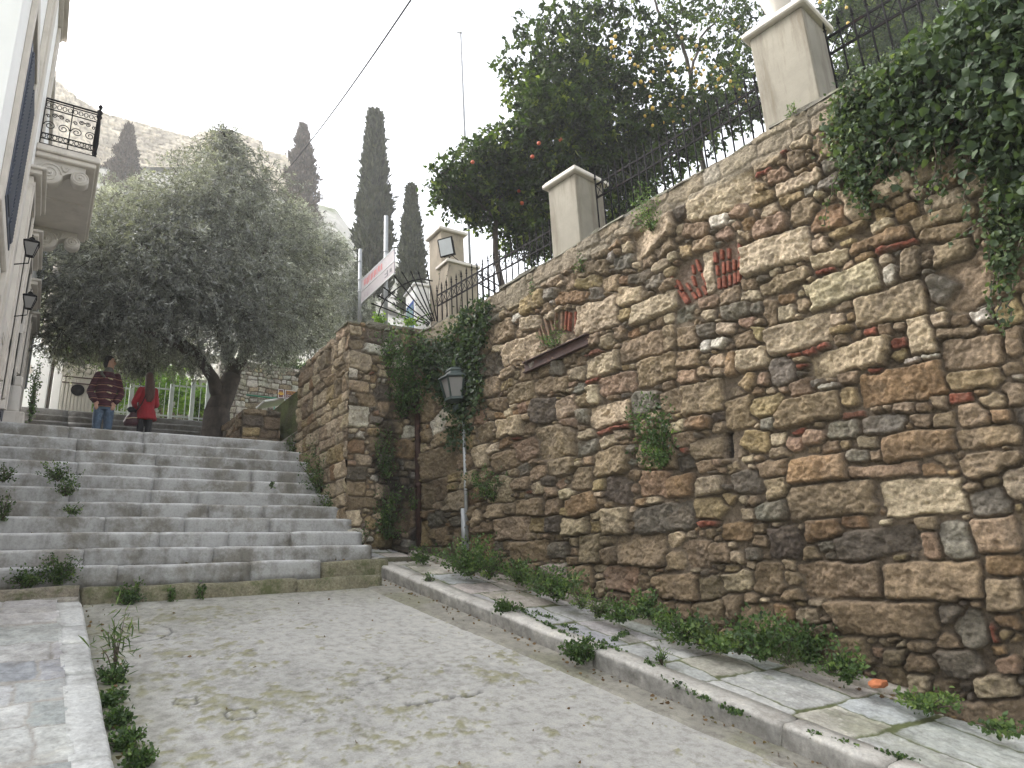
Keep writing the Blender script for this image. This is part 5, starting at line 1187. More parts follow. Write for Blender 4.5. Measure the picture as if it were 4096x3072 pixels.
# flagpole in the garden and overhead cable
mb = MB(); A = atY(1882, 1150, 11.0); B = atY(1842, 134, 11.0); mb.tube([(A[0], 11, 3.2), A, B], [.045, .042, .026], 10); mb.lathe(B, [(.03, 0), (.04, .02), (.001, .05)], 8)
mb.box(B + np.array((-.05, 0, .0)), (.06, .01, .01)); tag(mb.build('flagpole', M_galv), 'slim bare metal flagpole rising behind the orange trees', 'flagpole')
mb = MB(); A = atY(1100, 735, 24); B = onp(1612, 0, (0, 1, 0), 9.0); C_ = B + (B - A) * .35; pts = []
for i in range(30):
    t = i / 29; p = A + (C_ - A) * t; p = p - np.array((0, 0, .35 * math.sin(math.pi * t))); pts.append(p)
mb.tube(pts, .017, 6); tag(mb.build('overhead_cable', M_iron), 'thin overhead cable crossing the white sky from the hill', 'cable')
# ------------------------------------------------------------------ foliage
def unit(a): return a / (np.linalg.norm(a, axis=-1, keepdims=True) + 1e-9)
class Leaves:
    def __init__(s, seed=1): s.P = []; s.D = []; s.S = []; s.R = []; s.g = np.random.default_rng(seed)
    def add(s, P, D, S, R): s.P.append(P); s.D.append(D); s.S.append(S); s.R.append(R)
    def mesh(s, name, aspect=.35, fold=.18, broad=False, rigid=None):
        P = np.concatenate(s.P); D = unit(np.concatenate(s.D)); S = np.concatenate(s.S)[:, None]; R = np.clip(np.concatenate(s.R), 0, 1); n = len(P)
        rv = s.g.normal(size=(n, 3)); rv[:, 2] *= .5
        A = unit(np.cross(D, rv)); N = np.cross(A, D)
        w = S * aspect
        if broad:
            V = np.stack([P, P + D * S * .28 + A * w * .62 + N * w * fold, P + D * S * .7 + A * w * .42 + N * w * fold * .6 , P + D * S - N * S * .10,
                          P + D * S * .7 - A * w * .42 + N * w * fold * .6, P + D * S * .28 - A * w * .62 + N * w * fold], 1).reshape(-1, 3)
            b = np.arange(n)[:, None] * 6; F = np.concatenate([b + np.array([[0, 3, 2, 1]]), b + np.array([[0, 5, 4, 3]])], 0); k = 6
        else:
            V = np.stack([P, P + D * S * .5 + A * w * .5 + N * w * fold, P + D * S, P + D * S * .5 - A * w * .5 + N * w * fold], 1).reshape(-1, 3)
            b = np.arange(n)[:, None] * 4; F = b + np.array([[0, 1, 2, 3]]); k = 4
        return np_mesh(name, V, F, False, None, np.repeat(R, k))
def sprays(L, C, rad, n, m, size, droop=0.0, up=0.0, shell=.55, tone=(.5, .25), flat=1.0, twigs=None, spread=.09, outw=.8):
    """n sprays of m leaves inside an ellipsoid at C with radii rad"""
    g = L.g; C = np.array(C, float); rad = np.array(rad, float)
    d = unit(g.normal(size=(n, 3))); r = shell + (1 - shell) * g.random((n, 1)) ** .6; r = np.where(g.random((n, 1)) < .25, g.random((n, 1)) * shell, r)
    r = r * (1 + .22 * np.sin(d[:, :1] * 7 + C[0] * 3) * np.cos(d[:, 1:2] * 6 + d[:, 2:] * 5))
    c = C + d * rad * r; ax = unit(d * outw + g.normal(size=(n, 3)) * .5 + np.array((0, 0, up - droop)))
    t = (np.arange(m)[None, :, None] + g.random((n, m, 1))) / m
    ln = spread * m * .5 * (.7 + .6 * g.random((n, 1, 1)))
    P = c[:, None] + ax[:, None] * t * ln + np.array((0, 0, -1)) * droop * (t ** 2) * ln * .6 + g.normal(size=(n, m, 3)) * size * .22
    D = ax[:, None] * .7 + g.normal(size=(n, m, 3)) * .65 + np.array((0, 0, -droop * .5 + up * .4))
    S = size * (.65 + .6 * g.random((n, m))); tn = tone[0] + tone[1] * g.normal(size=(n, 1)) + .12 * g.normal(size=(n, m))
    L.add(P.reshape(-1, 3), D.reshape(-1, 3), S.ravel(), tn.ravel())
    if twigs is not None:
        for i in range(0, n, max(1, n // 60)): twigs.append((c[i] - ax[i] * .1, c[i] + ax[i] * ln[i, 0, 0]))
    return c
def px_clump(cx, cy, r, Y): P = atY(cx, cy, Y); return P, r * np.linalg.norm(P) / FS

M_olive = m_leaf('olive_leaves', [(.08, .082, .078), (.18, .183, .175), (.32, .325, .315), (.58, .585, .57)], .22, .55, .35)
M_citrus = m_leaf('citrus_leaves', [(.010, .019, .006), (.027, .048, .012), (.056, .088, .019), (.20, .24, .05)], .46, .5, .22)
M_ivy = m_leaf('ivy_leaves', [(.016, .028, .014), (.042, .066, .034), (.082, .118, .058), (.19, .23, .10)], .28, .5, .3)
M_weed = m_leaf('weed_leaves', [(.018, .034, .012), (.044, .082, .026), (.084, .145, .042), (.18, .25, .07)], .3, .5, .4)
M_bright = m_leaf('spring_green_leaves', [(.05, .10, .02), (.10, .20, .03), (.18, .30, .05), (.28, .40, .08)], .35, .55, .3)
M_cyp = m_leaf('cypress_foliage', [(.014, .018, .010), (.035, .042, .022), (.06, .065, .035), (.10, .10, .06)], .05, .8, .2)
M_cyp2 = m_leaf('brownish_cypress_foliage', [(.025, .017, .013), (.06, .042, .032), (.10, .075, .058), (.15, .12, .09)], .05, .8, .2)

def limb(mb, pts, r0, r1, n=8, wob=.05):
    pts = [np.array(p, float) for p in pts]; out = []; m_ = len(pts)
    K = 5
    for i in range(m_ - 1):
        for k in range(K):
            t = k / K; p = pts[i] + (pts[i + 1] - pts[i]) * t
            if i > 0 or k > 0: p = p + np.array([random.gauss(0, wob) * np.linalg.norm(pts[i + 1] - pts[i]) * .35 for _ in range(3)])
            out.append(p)
    out.append(pts[-1]); N = len(out); mb.tube(out, [r0 + (r1 - r0) * i / (N - 1) for i in range(N)], n); return out
# olive tree
YO = 13.1
ob = atY(858, 1735, YO); ob[2] = 2.18
olive = empty('olive_tree', ob, 'big grey-green olive tree with a dark trunk leaning right at the top of the steps', 'tree')
mb = MB()
fork = atY(930, 1500, YO); f2 = atY(985, 1400, YO + .1)
limb(mb, [ob, atY(868, 1640, YO), atY(905, 1560, YO), fork], .24, .16, 14, .02)
mb.tube([ob - np.array((0, 0, .1)), ob + np.array((0.02, 0, .25)), atY(868, 1640, YO)], [.36, .27, .22], 14)
limb(mb, [atY(880, 1600, YO), atY(850, 1510, YO - .2), atY(790, 1420, YO - .4), atY(690, 1330, YO - .6)], .13, .05, 10, .06)
limb(mb, [fork, f2, atY(1080, 1250, YO + .3), atY(1150, 1150, YO + .4)], .13, .03, 10, .05)
limb(mb, [fork, atY(900, 1350, YO), atY(910, 1100, YO + .2), atY(920, 800, YO + .2), atY(905, 600, YO + .2)], .12, .015, 10, .05)
limb(mb, [atY(905, 1380, YO), atY(800, 1200, YO - .5), atY(680, 1050, YO - .8), atY(540, 960, YO - .8)], .08, .02, 8, .06)
limb(mb, [atY(940, 1330, YO), atY(1030, 1100, YO - .6), atY(1080, 900, YO - .6)], .07, .02, 8, .06)
limb(mb, [atY(790, 1420, YO - .4), atY(600, 1330, YO - .9), atY(430, 1250, YO - .6)], .06, .02, 8, .06)
limb(mb, [f2, atY(1150, 1330, YO + .6), atY(1280, 1250, YO + .8)], .07, .02, 8, .06)
mb.build('trunk', M_bark, olive)
L = Leaves(3); tw = []
OC = [(900, 545, 32, .2, .5), (905, 600, 60, .2, .6), (900, 690, 130, .2, .9), (820, 780, 150, -.4, 1), (990, 790, 150, .4, 1), (720, 860, 140, -.6, 1), (590, 930, 140, -.4, 1), (450, 980, 140, 0, 1), (340, 1080, 130, .3, 1), (290, 1220, 110, .3, .9), (270, 1340, 80, .3, .6),
      (870, 930, 190, -.7, 1.2), (1060, 950, 160, -.1, 1), (700, 1060, 200, -1.0, 1.2), (530, 1130, 200, -.9, 1.2), (960, 1120, 200, -.9, 1.2), (1150, 1100, 150, .2, 1), (820, 1240, 180, -.9, 1.1), (620, 1250, 170, -.3, 1.1), (440, 1250, 150, .3, 1), (1040, 1290, 150, -.8, 1), (1190, 1240, 130, .3, .9),
      (330, 1390, 70, 1.0, .6), (500, 1400, 80, 1.3, .9), (640, 1400, 85, 1.3, .9), (760, 1420, 60, .8, .6), (1080, 1370, 80, -.1, .6), (1210, 1330, 85, .6, .7), (570, 1440, 45, 1.2, .6), (440, 860, 70, .4, .5), (1210, 1000, 80, .6, .6)]
for cx, cy, r, dy, dens in OC:
    P, R = px_clump(cx, cy, r, YO + dy); sprays(L, P, (R * 1.1, R * 1.0, R * .95), int(520 * dens * (R / .8) ** 1.6) + 50, 17, .074, .45, .0, .5, (.36, .16), 1, tw, .030)
g = np.random.default_rng(5)      # stray sprigs past the outline
for k in range(150):
    cx, cy, r, dy, dens = OC[g.integers(len(OC))]; a = g.uniform(0, 6.28); P, R = px_clump(cx + math.cos(a) * r * 1.15, cy + math.sin(a) * r * 1.1, 24, YO + dy); sprays(L, P, (R, R, R), 4, 14, .07, .3, 0, .4, (.42, .15), 1, None, .03)
link('crown', L.mesh('crown', .26), M_olive, olive, True)
mb = MB()
for a, b in tw: mb.tube([a, (a + b) / 2 + np.array((0, 0, .01)), b], [.007, .005, .002], 4)
mb.build('twigs', M_bark, olive)
# second olive behind
ob2 = atY(1330, 1420, 18.0); ob2[2] = 3.5
ol2 = empty('olive_tree', ob2, 'smaller pale olive tree farther back, right of the big olive', 'tree')
mb = MB(); limb(mb, [ob2, atY(1325, 1350, 18), atY(1330, 1230, 18)], .14, .04, 10); mb.build('trunk', M_bark, ol2)
L = Leaves(4)
for cx, cy, r in ((1230, 960, 95), (1290, 1080, 120), (1360, 1200, 105), (1400, 1150, 60), (1270, 1220, 120), (1370, 1320, 90), (1180, 880, 60), (1440, 1240, 50), (1330, 1000, 60)):
    P, R = px_clump(cx, cy, r, 18.0 + random.uniform(-.6, .6)); sprays(L, P, (R, R, R), 330, 16, .085, .3, 0, .5, (.52, .18), 1, None, .035)
link('crown', L.mesh('crown', .28), M_olive, ol2, True)
ob3 = atY(330, 1500, 19.0); ob3[2] = 3.5
ol3 = empty('olive_tree', ob3, 'hazy olive tree behind the white gate, left of the big olive', 'tree')
mb = MB(); limb(mb, [ob3, atY(330, 1300, 19), atY(360, 1150, 19)], .14, .04, 10); mb.build('trunk', M_bark, ol3)
L = Leaves(14)
for cx, cy, r in ((240, 1000, 90), (330, 900, 110), (440, 830, 90), (230, 1140, 90), (350, 1150, 130), (250, 1260, 60), (560, 800, 80)):
    P, R = px_clump(cx, cy, r, 19.0 + random.uniform(-.6, .6)); sprays(L, P, (R, R, R), 300, 15, .09, .3, 0, .5, (.48, .18), 1, None, .035)
link('crown', L.mesh('crown', .28), M_olive, ol3, True)

# cypresses
def cypress(px, ptop, pbase, wpx, Y, mat_, label, seed, dens=1.0, rag=1.0):
    T = atY(px, ptop, Y); B = atY(px, pbase, Y); k = np.linalg.norm(T) / FS; H = T[2] - B[2]; W = wpx * k / 2; X0 = T[0] * .5 + B[0] * .5
    X0 = B[0] + (T[0] - B[0]) * .5; g = np.random.default_rng(seed)
    r = empty('cypress_tree', (X0, Y, B[2]), label, 'tree', 'cypress trees below the citadel')
    mb = MB(); mb.tube([(X0, Y, B[2] - H * .25), (X0, Y, B[2] + H * .6), (X0, Y, T[2] - .1)], [W * .18, W * .1, .01], 8); mb.build('trunk', M_bark, r)
    L = Leaves(seed); n = int(9000 * dens); t = g.random(n) ** .85; a = g.random(n) * 6.28
    lump = 1 + .24 * rag * np.sin(t * 31 + a * 2) + .12 * rag * np.sin(t * 67 - a * 3 + 1) + .10 * g.normal(size=n)
    prof = np.minimum(1, (1 - t) * 1.7 + .02) ** .9 * (1 - .18 * t); R = W * prof * lump * (0.55 + .45 * g.random(n) ** .35) * np.where(g.random(n) < .07, 1.0 + .32 * g.random(n), 1)
    P = np.stack([X0 + R * np.cos(a), Y + R * np.sin(a), B[2] + t * H], -1); D = np.stack([np.cos(a) * .35, np.sin(a) * .35, np.ones(n)], -1) + g.normal(size=(n, 3)) * .28
    sz = max(.20, H * .036); m_ = 3
    for q in range(m_): L.add(P + g.normal(size=(n, 3)) * sz * .3, D + g.normal(size=(n, 3)) * .2, sz * (.5 + .8 * g.random(n)), .42 + .22 * g.normal(size=n) + .1 * np.sin(t * 40 + a * 3))
    link('crown', L.mesh('crown', .32), mat_, r, True); return r
cypress(498, 500, 830, 84, 46, M_cyp2, 'short brownish cypress at left in front of the citadel wall', 21, .8, 1.3)
cypress(1205, 505, 900, 96, 42, M_cyp2, 'ragged brownish cypress crossed by the cable', 22, .8, 1.6)
cypress(1497, 462, 1180, 92, 27, M_cyp, 'tallest slender cypress behind the street sign', 23, 1.2, .8)
cypress(1647, 752, 1250, 80, 24, M_cyp, 'shorter dark cypress touching the corner pillar', 24, 1.0, .7)

# citrus trees in the garden
M_lemon = m_simple('lemon_peel', (.55, .36, .05), .4, .08, 30, .1); M_orange = m_simple('orange_peel', (.45, .08, .02), .4, .08, 30, .1)
def fruit_me(name, mt, r, lemon):
    mb = MB(); pr = [(.001, -1), (.35, -.93), (.75, -.65), (.98, -.2), (.98, .2), (.75, .65), (.35, .93), (.001, 1)]
    if lemon: pr = [(.001, -1.35), (.14, -1.2), (.5, -.95), (.85, -.55), (1, 0), (.85, .55), (.5, .95), (.001, 1.15)]
    mb.lathe((0, 0, 0), [(a * r, b * r) for a, b in pr], 10); me = mb.mesh(name); me.materials.append(mt); return me
lem, orn = fruit_me('lemon', M_lemon, .033, True), fruit_me('orange', M_orange, .038, False)
def citrus(base, limbs, clumps, label, seed, fruit, nf, fruit_zone, size=.085, group='citrus trees in the garden behind the wall'):
    r = empty('citrus_tree', base, label, 'tree', group); mb = MB()
    for pts, r0, r1 in limbs: limb(mb, pts, r0, r1, 8, .05)
    L = Leaves(seed); tw = []
    for cx, cy, rr, Y, dens in clumps:
        P, R = px_clump(cx, cy, rr, Y); sprays(L, P, (R, R * 1.1, R), int((78 if dens > .75 else 58) * dens * (R / .5) ** 1.3) + 5, 12, size * 1.22, .35, .05, .35, (.38, .2), 1, tw, .040, .6)
    for a, b in tw: mb.tube([a, b], [.005, .002], 4)
    mb.build('trunk', M_bark, r); link('crown', L.mesh('crown', .46, .16, True), M_citrus, r, True)
    g = np.random.default_rng(seed + 100); me = lem if fruit == 'lemon' else orn
    for i in range(nf):
        cx, cy, rr, Y = fruit_zone[g.integers(len(fruit_zone))]; P, R = px_clump(cx + g.uniform(-1, 1) * rr, cy + g.uniform(-1, 1) * rr, 10, Y + g.uniform(-.3, .1) - .15)
        o = bpy.data.objects.new(fruit, me); COL.objects.link(o); o.parent = r; o.location = tuple(P - np.array(base)); o.rotation_euler = (g.uniform(-.5, .5), g.uniform(-.5, .5), 0); s_ = g.uniform(.85, 1.2); o.scale = (s_,) * 3
    return r
def AY(x, y, Y): return atY(x, y, Y)
bz = lambda P: np.array((P[0], P[1], 3.25))
# small orange tree on the left
B = bz(AY(1990, 900, 9.6))
citrus(B, [([B, AY(1985, 900, 9.6), AY(2000, 760, 9.6)], .07, .03), ([AY(1988, 880, 9.6), AY(1900, 800, 9.4), AY(1820, 740, 9.3)], .03, .01), ([AY(1988, 880, 9.6), AY(2100, 850, 9.6), AY(2160, 920, 9.6)], .03, .01)],
       [(1780, 730, 62, 9.4, 1.5), (1850, 690, 95, 9.5, 1.6), (1960, 650, 100, 9.5, 1.7), (1900, 780, 80, 9.6, 1.6), (1990, 760, 110, 9.6, 1.8), (2080, 720, 110, 9.5, 1.8), (1820, 800, 50, 9.6, .9), (1945, 610, 75, 9.5, 1.2), (2110, 860, 100, 9.7, 1.7), (2060, 930, 75, 9.8, 1.0), (2000, 880, 45, 9.7, .7), (2170, 950, 60, 9.8, 1.2), (1930, 850, 50, 9.6, .8), (2040, 640, 70, 9.5, 1.2), (2130, 1010, 40, 9.8, .8)],
       'round orange tree with a few red-orange fruits, leftmost above the fence', 41, 'orange', 4, [(1870, 700, 90, 9.2), (2000, 680, 110, 9.2), (2100, 760, 60, 9.2)], .078)
# dense tree behind the middle pillar
B = bz(AY(2420, 800, 8.7))
citrus(B, [([B, AY(2400, 750, 8.7), AY(2350, 560, 8.7), AY(2300, 350, 8.7)], .09, .02), ([AY(2400, 700, 8.7), AY(2520, 560, 8.6), AY(2600, 380, 8.5)], .05, .02), ([AY(2380, 640, 8.7), AY(2220, 500, 8.7), AY(2120, 380, 8.7)], .05, .02)],
       [(2190, 250, 120, 8.7, .9), (2130, 150, 70, 8.7, .4), (2200, 130, 80, 8.7, .55), (2110, 330, 80, 8.7, .8), (2020, 250, 35, 8.7, .4), (2270, 350, 150, 8.6, 1.5), (2170, 450, 140, 8.6, 1.6), (2110, 540, 110, 8.7, 1.5), (2290, 520, 160, 8.5, 1.8), (2420, 450, 130, 8.5, 1.3), (2240, 640, 130, 8.6, 1.8), (2400, 620, 140, 8.5, 1.7), (2520, 600, 110, 8.4, 1.1), (2340, 220, 110, 8.6, .9), (2480, 720, 120, 8.5, 1.5), (2290, 90, 90, 8.7, .5), (2380, 330, 100, 8.6, 1.1), (2460, 860, 90, 8.5, 1.6), (2540, 780, 90, 8.4, 1.4), (2220, 30, 60, 8.7, .35), (2400, 120, 80, 8.6, .5), (2180, 740, 110, 8.8, 1.7), (2300, 760, 110, 8.8, 1.6), (2350, 20, 80, 8.6, .45), (2150, 860, 80, 8.9, 1.2), (2250, 900, 70, 8.9, 1.2)],
       'large dense dark citrus tree behind the middle pillar', 42, 'orange', 3, [(2200, 600, 90, 8.1), (2330, 560, 130, 8.0)], .088)
# open lemon tree
B = bz(AY(2790, 560, 7.9))
citrus(B, [([B, AY(2775, 500, 7.9), AY(2765, 330, 7.9), AY(2730, 170, 7.9), AY(2640, 60, 7.9), AY(2600, -60, 7.9)], .065, .02), ([AY(2765, 330, 7.9), AY(2770, 230, 7.9), AY(2880, 60, 7.8), AY(2940, -60, 7.8)], .04, .01), ([AY(2770, 430, 7.9), AY(2690, 330, 7.9), AY(2640, 200, 7.9), AY(2560, 60, 7.9)], .035, .01), ([AY(2775, 470, 7.9), AY(2620, 380, 7.8), AY(2500, 320, 7.7)], .03, .01), ([AY(2770, 400, 7.9), AY(2880, 330, 7.8), AY(2980, 250, 7.7)], .03, .01)],
       [(2560, 250, 85, 7.9, .55), (2640, 130, 80, 7.9, .5), (2560, 60, 80, 7.9, .5), (2700, 60, 80, 7.9, .5), (2500, 150, 80, 8.0, .5), (2640, 300, 70, 7.9, .5), (2860, 160, 75, 7.8, .5), (2940, 90, 75, 7.8, .5), (2900, 280, 80, 7.8, .7), (2980, 200, 60, 7.7, .6), (2820, 20, 80, 7.8, .45), (2720, 420, 90, 7.8, .9), (2600, 450, 90, 7.8, 1.0), (2830, 400, 90, 7.7, .9), (2950, 360, 80, 7.6, .9), (2480, 300, 70, 8.0, .6), (2650, 560, 90, 7.7, 1.0), (2780, 530, 80, 7.6, .9), (2880, 480, 70, 7.6, .9), (2760, 150, 40, 7.9, .3), (2980, 20, 60, 7.7, .5), (2600, 660, 70, 7.8, 1.1), (2700, 640, 70, 7.7, .7), (2440, 20, 60, 8, .4), (3010, 440, 50, 7.5, .9)],
       'open lemon tree full of yellow lemons between the middle and largest pillars', 43, 'lemon', 78, [(2780, 300, 130, 7.7), (2860, 130, 140, 7.7), (2700, 400, 130, 7.6), (2920, 350, 80, 7.5), (2560, 260, 120, 7.8)], .088)
# dark tree behind the ivy
B = bz(AY(3560, 250, 6.6))
citrus(B, [([B, AY(3560, 150, 6.6), AY(3500, 0, 6.6)], .08, .03), ([AY(3560, 150, 6.6), AY(3700, 30, 6.5)], .05, .02)],
       [(3380, 60, 90, 6.5, 1.0), (3480, 110, 100, 6.5, 1.1), (3600, 60, 120, 6.4, 1.3), (3450, 220, 90, 6.4, 1.1), (3560, 220, 100, 6.4, 1.3), (3720, 100, 120, 6.3, 1.4), (3860, 60, 110, 6.2, 1.4), (3400, -40, 100, 6.5, .9), (3560, -60, 120, 6.4, 1.2), (3760, -60, 120, 6.3, 1.3), (3950, 0, 120, 6.2, 1.4), (3370, 300, 55, 6.4, 1.2), (3680, 250, 90, 6.3, 1.3)],
       'dark citrus tree behind the fence at upper right, above the ivy', 44, 'lemon', 5, [(3350, 40, 80, 6.2), (3420, 0, 60, 6.2)], .09)

# ivy hanging over the wall ------------------------------------------
def inpoly(x, y, P):
    c = False; j = len(P) - 1
    for i in range(len(P)):
        if ((P[i][1] > y) != (P[j][1] > y)) and (x < (P[j][0] - P[i][0]) * (y - P[i][1]) / (P[j][1] - P[i][1] + 1e-9) + P[i][0]): c = not c
        j = i
    return c
IV = [(3310, 520), (3330, 400), (3420, 330), (3560, 230), (3660, 130), (3800, 60), (3900, -60), (4300, -200), (4400, 700), (4180, 900), (4050, 760), (3960, 640), (3850, 560), (3760, 480), (3720, 600), (3690, 520), (3640, 640), (3600, 560), (3560, 700), (3500, 640), (3470, 840), (3400, 700), (3350, 620)]
def ivy_mass(L, mbt, poly, N, off0, off1, size, fall=1.0, tone=.4, wall_fn=None, seed=1, cl=6):
    g = np.random.default_rng(seed); x0, x1 = min(p[0] for p in poly), max(p[0] for p in poly); y0, y1 = min(p[1] for p in poly), max(p[1] for p in poly); k = 0
    Ps, Ds, Ss, Rs = [], [], [], []
    while k < N:
        x, y = g.uniform(x0, x1), g.uniform(y0, y1)
        if not inpoly(x, y, poly): continue
        o = g.uniform(0, 1) ** .7; off = off0(x, y) + (off1(x, y) - off0(x, y)) * o
        P = wall_fn(x, y, off); tn = tone + .14 * g.normal() + (.10 * math.sin(x * .02) * math.cos(y * .017))
        for q in range(cl):
            Ps.append(P + g.normal(size=3) * size * .9 + np.array((0, 0, -.02 * q))); Ds.append(g.normal(size=3) * .5 + np.array((WNO[0] * .5, WNO[1] * .5, -.6))); Ss.append(size * g.uniform(.5, 1.2)); Rs.append(tn + .08 * g.normal())
        k += 1
    L.add(np.array(Ps), np.array(Ds), np.array(Ss), np.array(Rs))
def strand(L, mbt, pts, wall_fn, size, off, seed, tone=.5, step=.035):
    g = np.random.default_rng(seed); W_ = [wall_fn(x, y, off + g.uniform(-.02, .03)) for x, y in pts]; seg = []
    for i in range(len(W_) - 1):
        n = max(2, int(np.linalg.norm(W_[i + 1] - W_[i]) / step))
        for k in range(n): seg.append(W_[i] + (W_[i + 1] - W_[i]) * k / n + g.normal(size=3) * .008)
    seg.append(W_[-1]); mbt.tube(seg, [.0045] * len(seg), 5)
    S_ = np.array(seg); n = len(S_); 
    for q in range(3): L.add(S_ + g.normal(size=(n, 3)) * .012, g.normal(size=(n, 3)) + np.array((-.5, 0, -.5)), size * g.uniform(.4, 1.0, n), tone + .15 * g.normal(size=n))
wf_main = lambda x, y, off: wpt(x, y, off)
iv = empty('hanging_ivy', wp(6.3, 3.4, .2), 'thick dark ivy spilling over the top right of the wall in long strands', 'ivy')
L = Leaves(51); mt = MB()
bul = lambda x, y: .10 + .42 * min(1, max(0, (x - 3350) / 600)) * min(1, max(.15, 1 - (y - 250) / 700))
ivy_mass(L, mt, IV, 1150, lambda x, y: -.05, bul, .058, wall_fn=wf_main, seed=1)
ivy_mass(L, mt, [(3310, 380), (3420, 300), (3600, 180), (3700, 200), (3700, 380), (3560, 450), (3430, 520), (3480, 760), (3440, 830), (3380, 720), (3300, 560)], 520, lambda x, y: .02, lambda x, y: .16, .034, wall_fn=wf_main, seed=2, tone=.62)
ivy_mass(L, mt, [(3700, 130), (4300, -200), (4300, 420), (4000, 420), (3850, 300)], 340, lambda x, y: .30, lambda x, y: .55, .060, wall_fn=wf_main, seed=3, tone=.45, cl=5)
ivy_mass(L, mt, [(3930, 560), (4050, 520), (4110, 700), (4060, 960), (4000, 1130), (3960, 1000), (3960, 760)], 210, lambda x, y: .04, lambda x, y: .16, .040, wall_fn=wf_main, seed=4, tone=.6)
ivy_mass(L, mt, [(4060, 300), (4250, 300), (4250, 900), (4120, 760)], 300, lambda x, y: .05, lambda x, y: .3, .05, wall_fn=wf_main, seed=5, tone=.5)
STR = [[(3600, 300), (3620, 500), (3600, 690)], [(3660, 300), (3650, 560), (3670, 800)], [(3850, 350), (3880, 600), (3860, 880)], [(3740, 350), (3740, 640), (3720, 860)], [(4050, 500), (4030, 820), (4060, 1120), (4040, 1290)], [(3960, 450), (3940, 800), (3960, 1050)], [(3560, 330), (3570, 480), (3540, 600), (3500, 720)], [(3700, 330), (3705, 520), (3690, 640)], [(3790, 420), (3770, 600), (3750, 760)], [(3640, 480), (3560, 620), (3480, 690), (3390, 760)], [(3930, 300), (3950, 540), (3960, 700)], [(3900, 480), (3830, 640), (3760, 780)],
       [(3990, 500), (4010, 800), (3980, 1000), (3960, 1260)], [(4030, 600), (4040, 900), (3990, 1150), (4010, 1330)], [(4080, 600), (4070, 760), (4090, 1010)], [(3440, 620), (3430, 760), (3470, 850)], [(4000, 820), (3900, 900), (3810, 960)], [(3470, 560), (3390, 640), (3350, 700), (3310, 800), (3300, 900)], [(4060, 330), (4110, 600), (4110, 800)], [(3840, 500), (3860, 600), (3820, 700)]]
for i, s_ in enumerate(STR): strand(L, mt, s_, wf_main, .042, .16, 60 + i, .58)
mt.build('stems', M_twig, iv); link('leaves', L.mesh('leaves', .85, .2, True), M_ivy, iv, True)
# big leafy shrub growing from behind the ivy towards the camera
# ivy in the corner above the lantern
iv2 = empty('corner_ivy', (WO[0] - .1, YB - .1, 2.9), 'dark ivy matting the inner corner above the street lantern', 'ivy')
L = Leaves(71); mt = MB()
def wf_corner(x, y, off):
    P = atY(x, y, YB - off)
    if P[0] > WO[0] + (YB - P[1]) * .1 - off: P = wpt(x, y, off)
    return P
IC = [(1668, 1330), (1720, 1350), (1780, 1310), (1850, 1240), (1900, 1200), (1960, 1180), (1950, 1300), (1920, 1420), (1930, 1540), (1890, 1650), (1830, 1660), (1760, 1560), (1700, 1480), (1670, 1400)]
ivy_mass(L, mt, IC, 760, lambda x, y: .02, lambda x, y: .13, .046, wall_fn=wf_corner, seed=7, tone=.33)
ivy_mass(L, mt, [(1790, 1640), (1880, 1640), (1890, 1700), (1860, 1760), (1800, 1780), (1770, 1720)], 70, lambda x, y: .02, lambda x, y: .15, .04, wall_fn=wf_corner, seed=8, tone=.35)
for i, s_ in enumerate([[(1900, 1250), (1990, 1420), (1960, 1560), (2010, 1650)], [(1930, 1300), (2030, 1400), (2040, 1500), (1990, 1620)], [(1880, 1500), (1940, 1600), (1950, 1720)], [(1720, 1330), (1750, 1180), (1760, 1080)], [(1790, 1320), (1780, 1150), (1800, 1060)], [(1830, 1300), (1850, 1180), (1840, 1080)], [(1960, 1500), (1930, 1620), (1970, 1700)]]):
    if i in (3, 4, 5):
        strand(L, mt, s_, lambda x, y, o: atY(x, y, Ys - .02), .02, 0, 80 + i, .5, .08)
    else: strand(L if i == 2 else Leaves(1), mt, s_, wf_corner, .03, .05, 80 + i, .4)
mt.build('stems', M_twig, iv2); link('leaves', L.mesh('leaves', .85, .2, True), M_ivy, iv2, True)

# weeds -------------------------------------------------------------
def bunch(root, rad, n, size, label, seed, mt_=None, up=.5, out=(0, 0, 0), aspect=.5, tone=.45, stems=14, name='weed_clump', cat='weed', group=None):
    g = np.random.default_rng(seed); root = np.array(root, float); rad = np.array(rad, float) * 1.42; n = int(n * 1.7); out = np.array(out, float); L = Leaves(seed); c0 = root + out * np.linalg.norm(rad) * .35 + np.array((0, 0, rad[2] * .8 * (1 if up > 0 else -1)))
    mb = MB(); k = max(6, int(n / 14)); cs = []
    for i in range(k):
        d = unit(g.normal(size=3)); q = c0 + d * rad * g.random() ** .45; 
        dist = q - root; m_ = 14; t = np.sort(g.random(m_) ** .6)[:, None]
        P = root + dist * t + np.array((0, 0, 1)) * (np.sin(t * 2.5) * rad[2] * .12) + g.normal(size=(m_, 3)) * size * .55
        D = unit(dist) * .5 + g.normal(size=(m_, 3)) * .8 + np.array((0, 0, .25)); L.add(P, D, size * (.5 + .8 * g.random(m_)), np.full(m_, tone) + .18 * g.normal() + .1 * g.normal(size=m_))
        if i < stems: mb.tube([root, root + dist * .5 + np.array((0, 0, rad[2] * .1)), root + dist], [.004, .003, .001], 4)
    r = empty(name, root, label, cat, group or 'wild plants rooted in the walls, kerbs and steps')
    mb.build('stems', M_twig, r); link('leaves', L.mesh('leaves', aspect, .2, True), mt_ or M_weed, r, True); return r
def rk(P): return np.linalg.norm(P) / FS
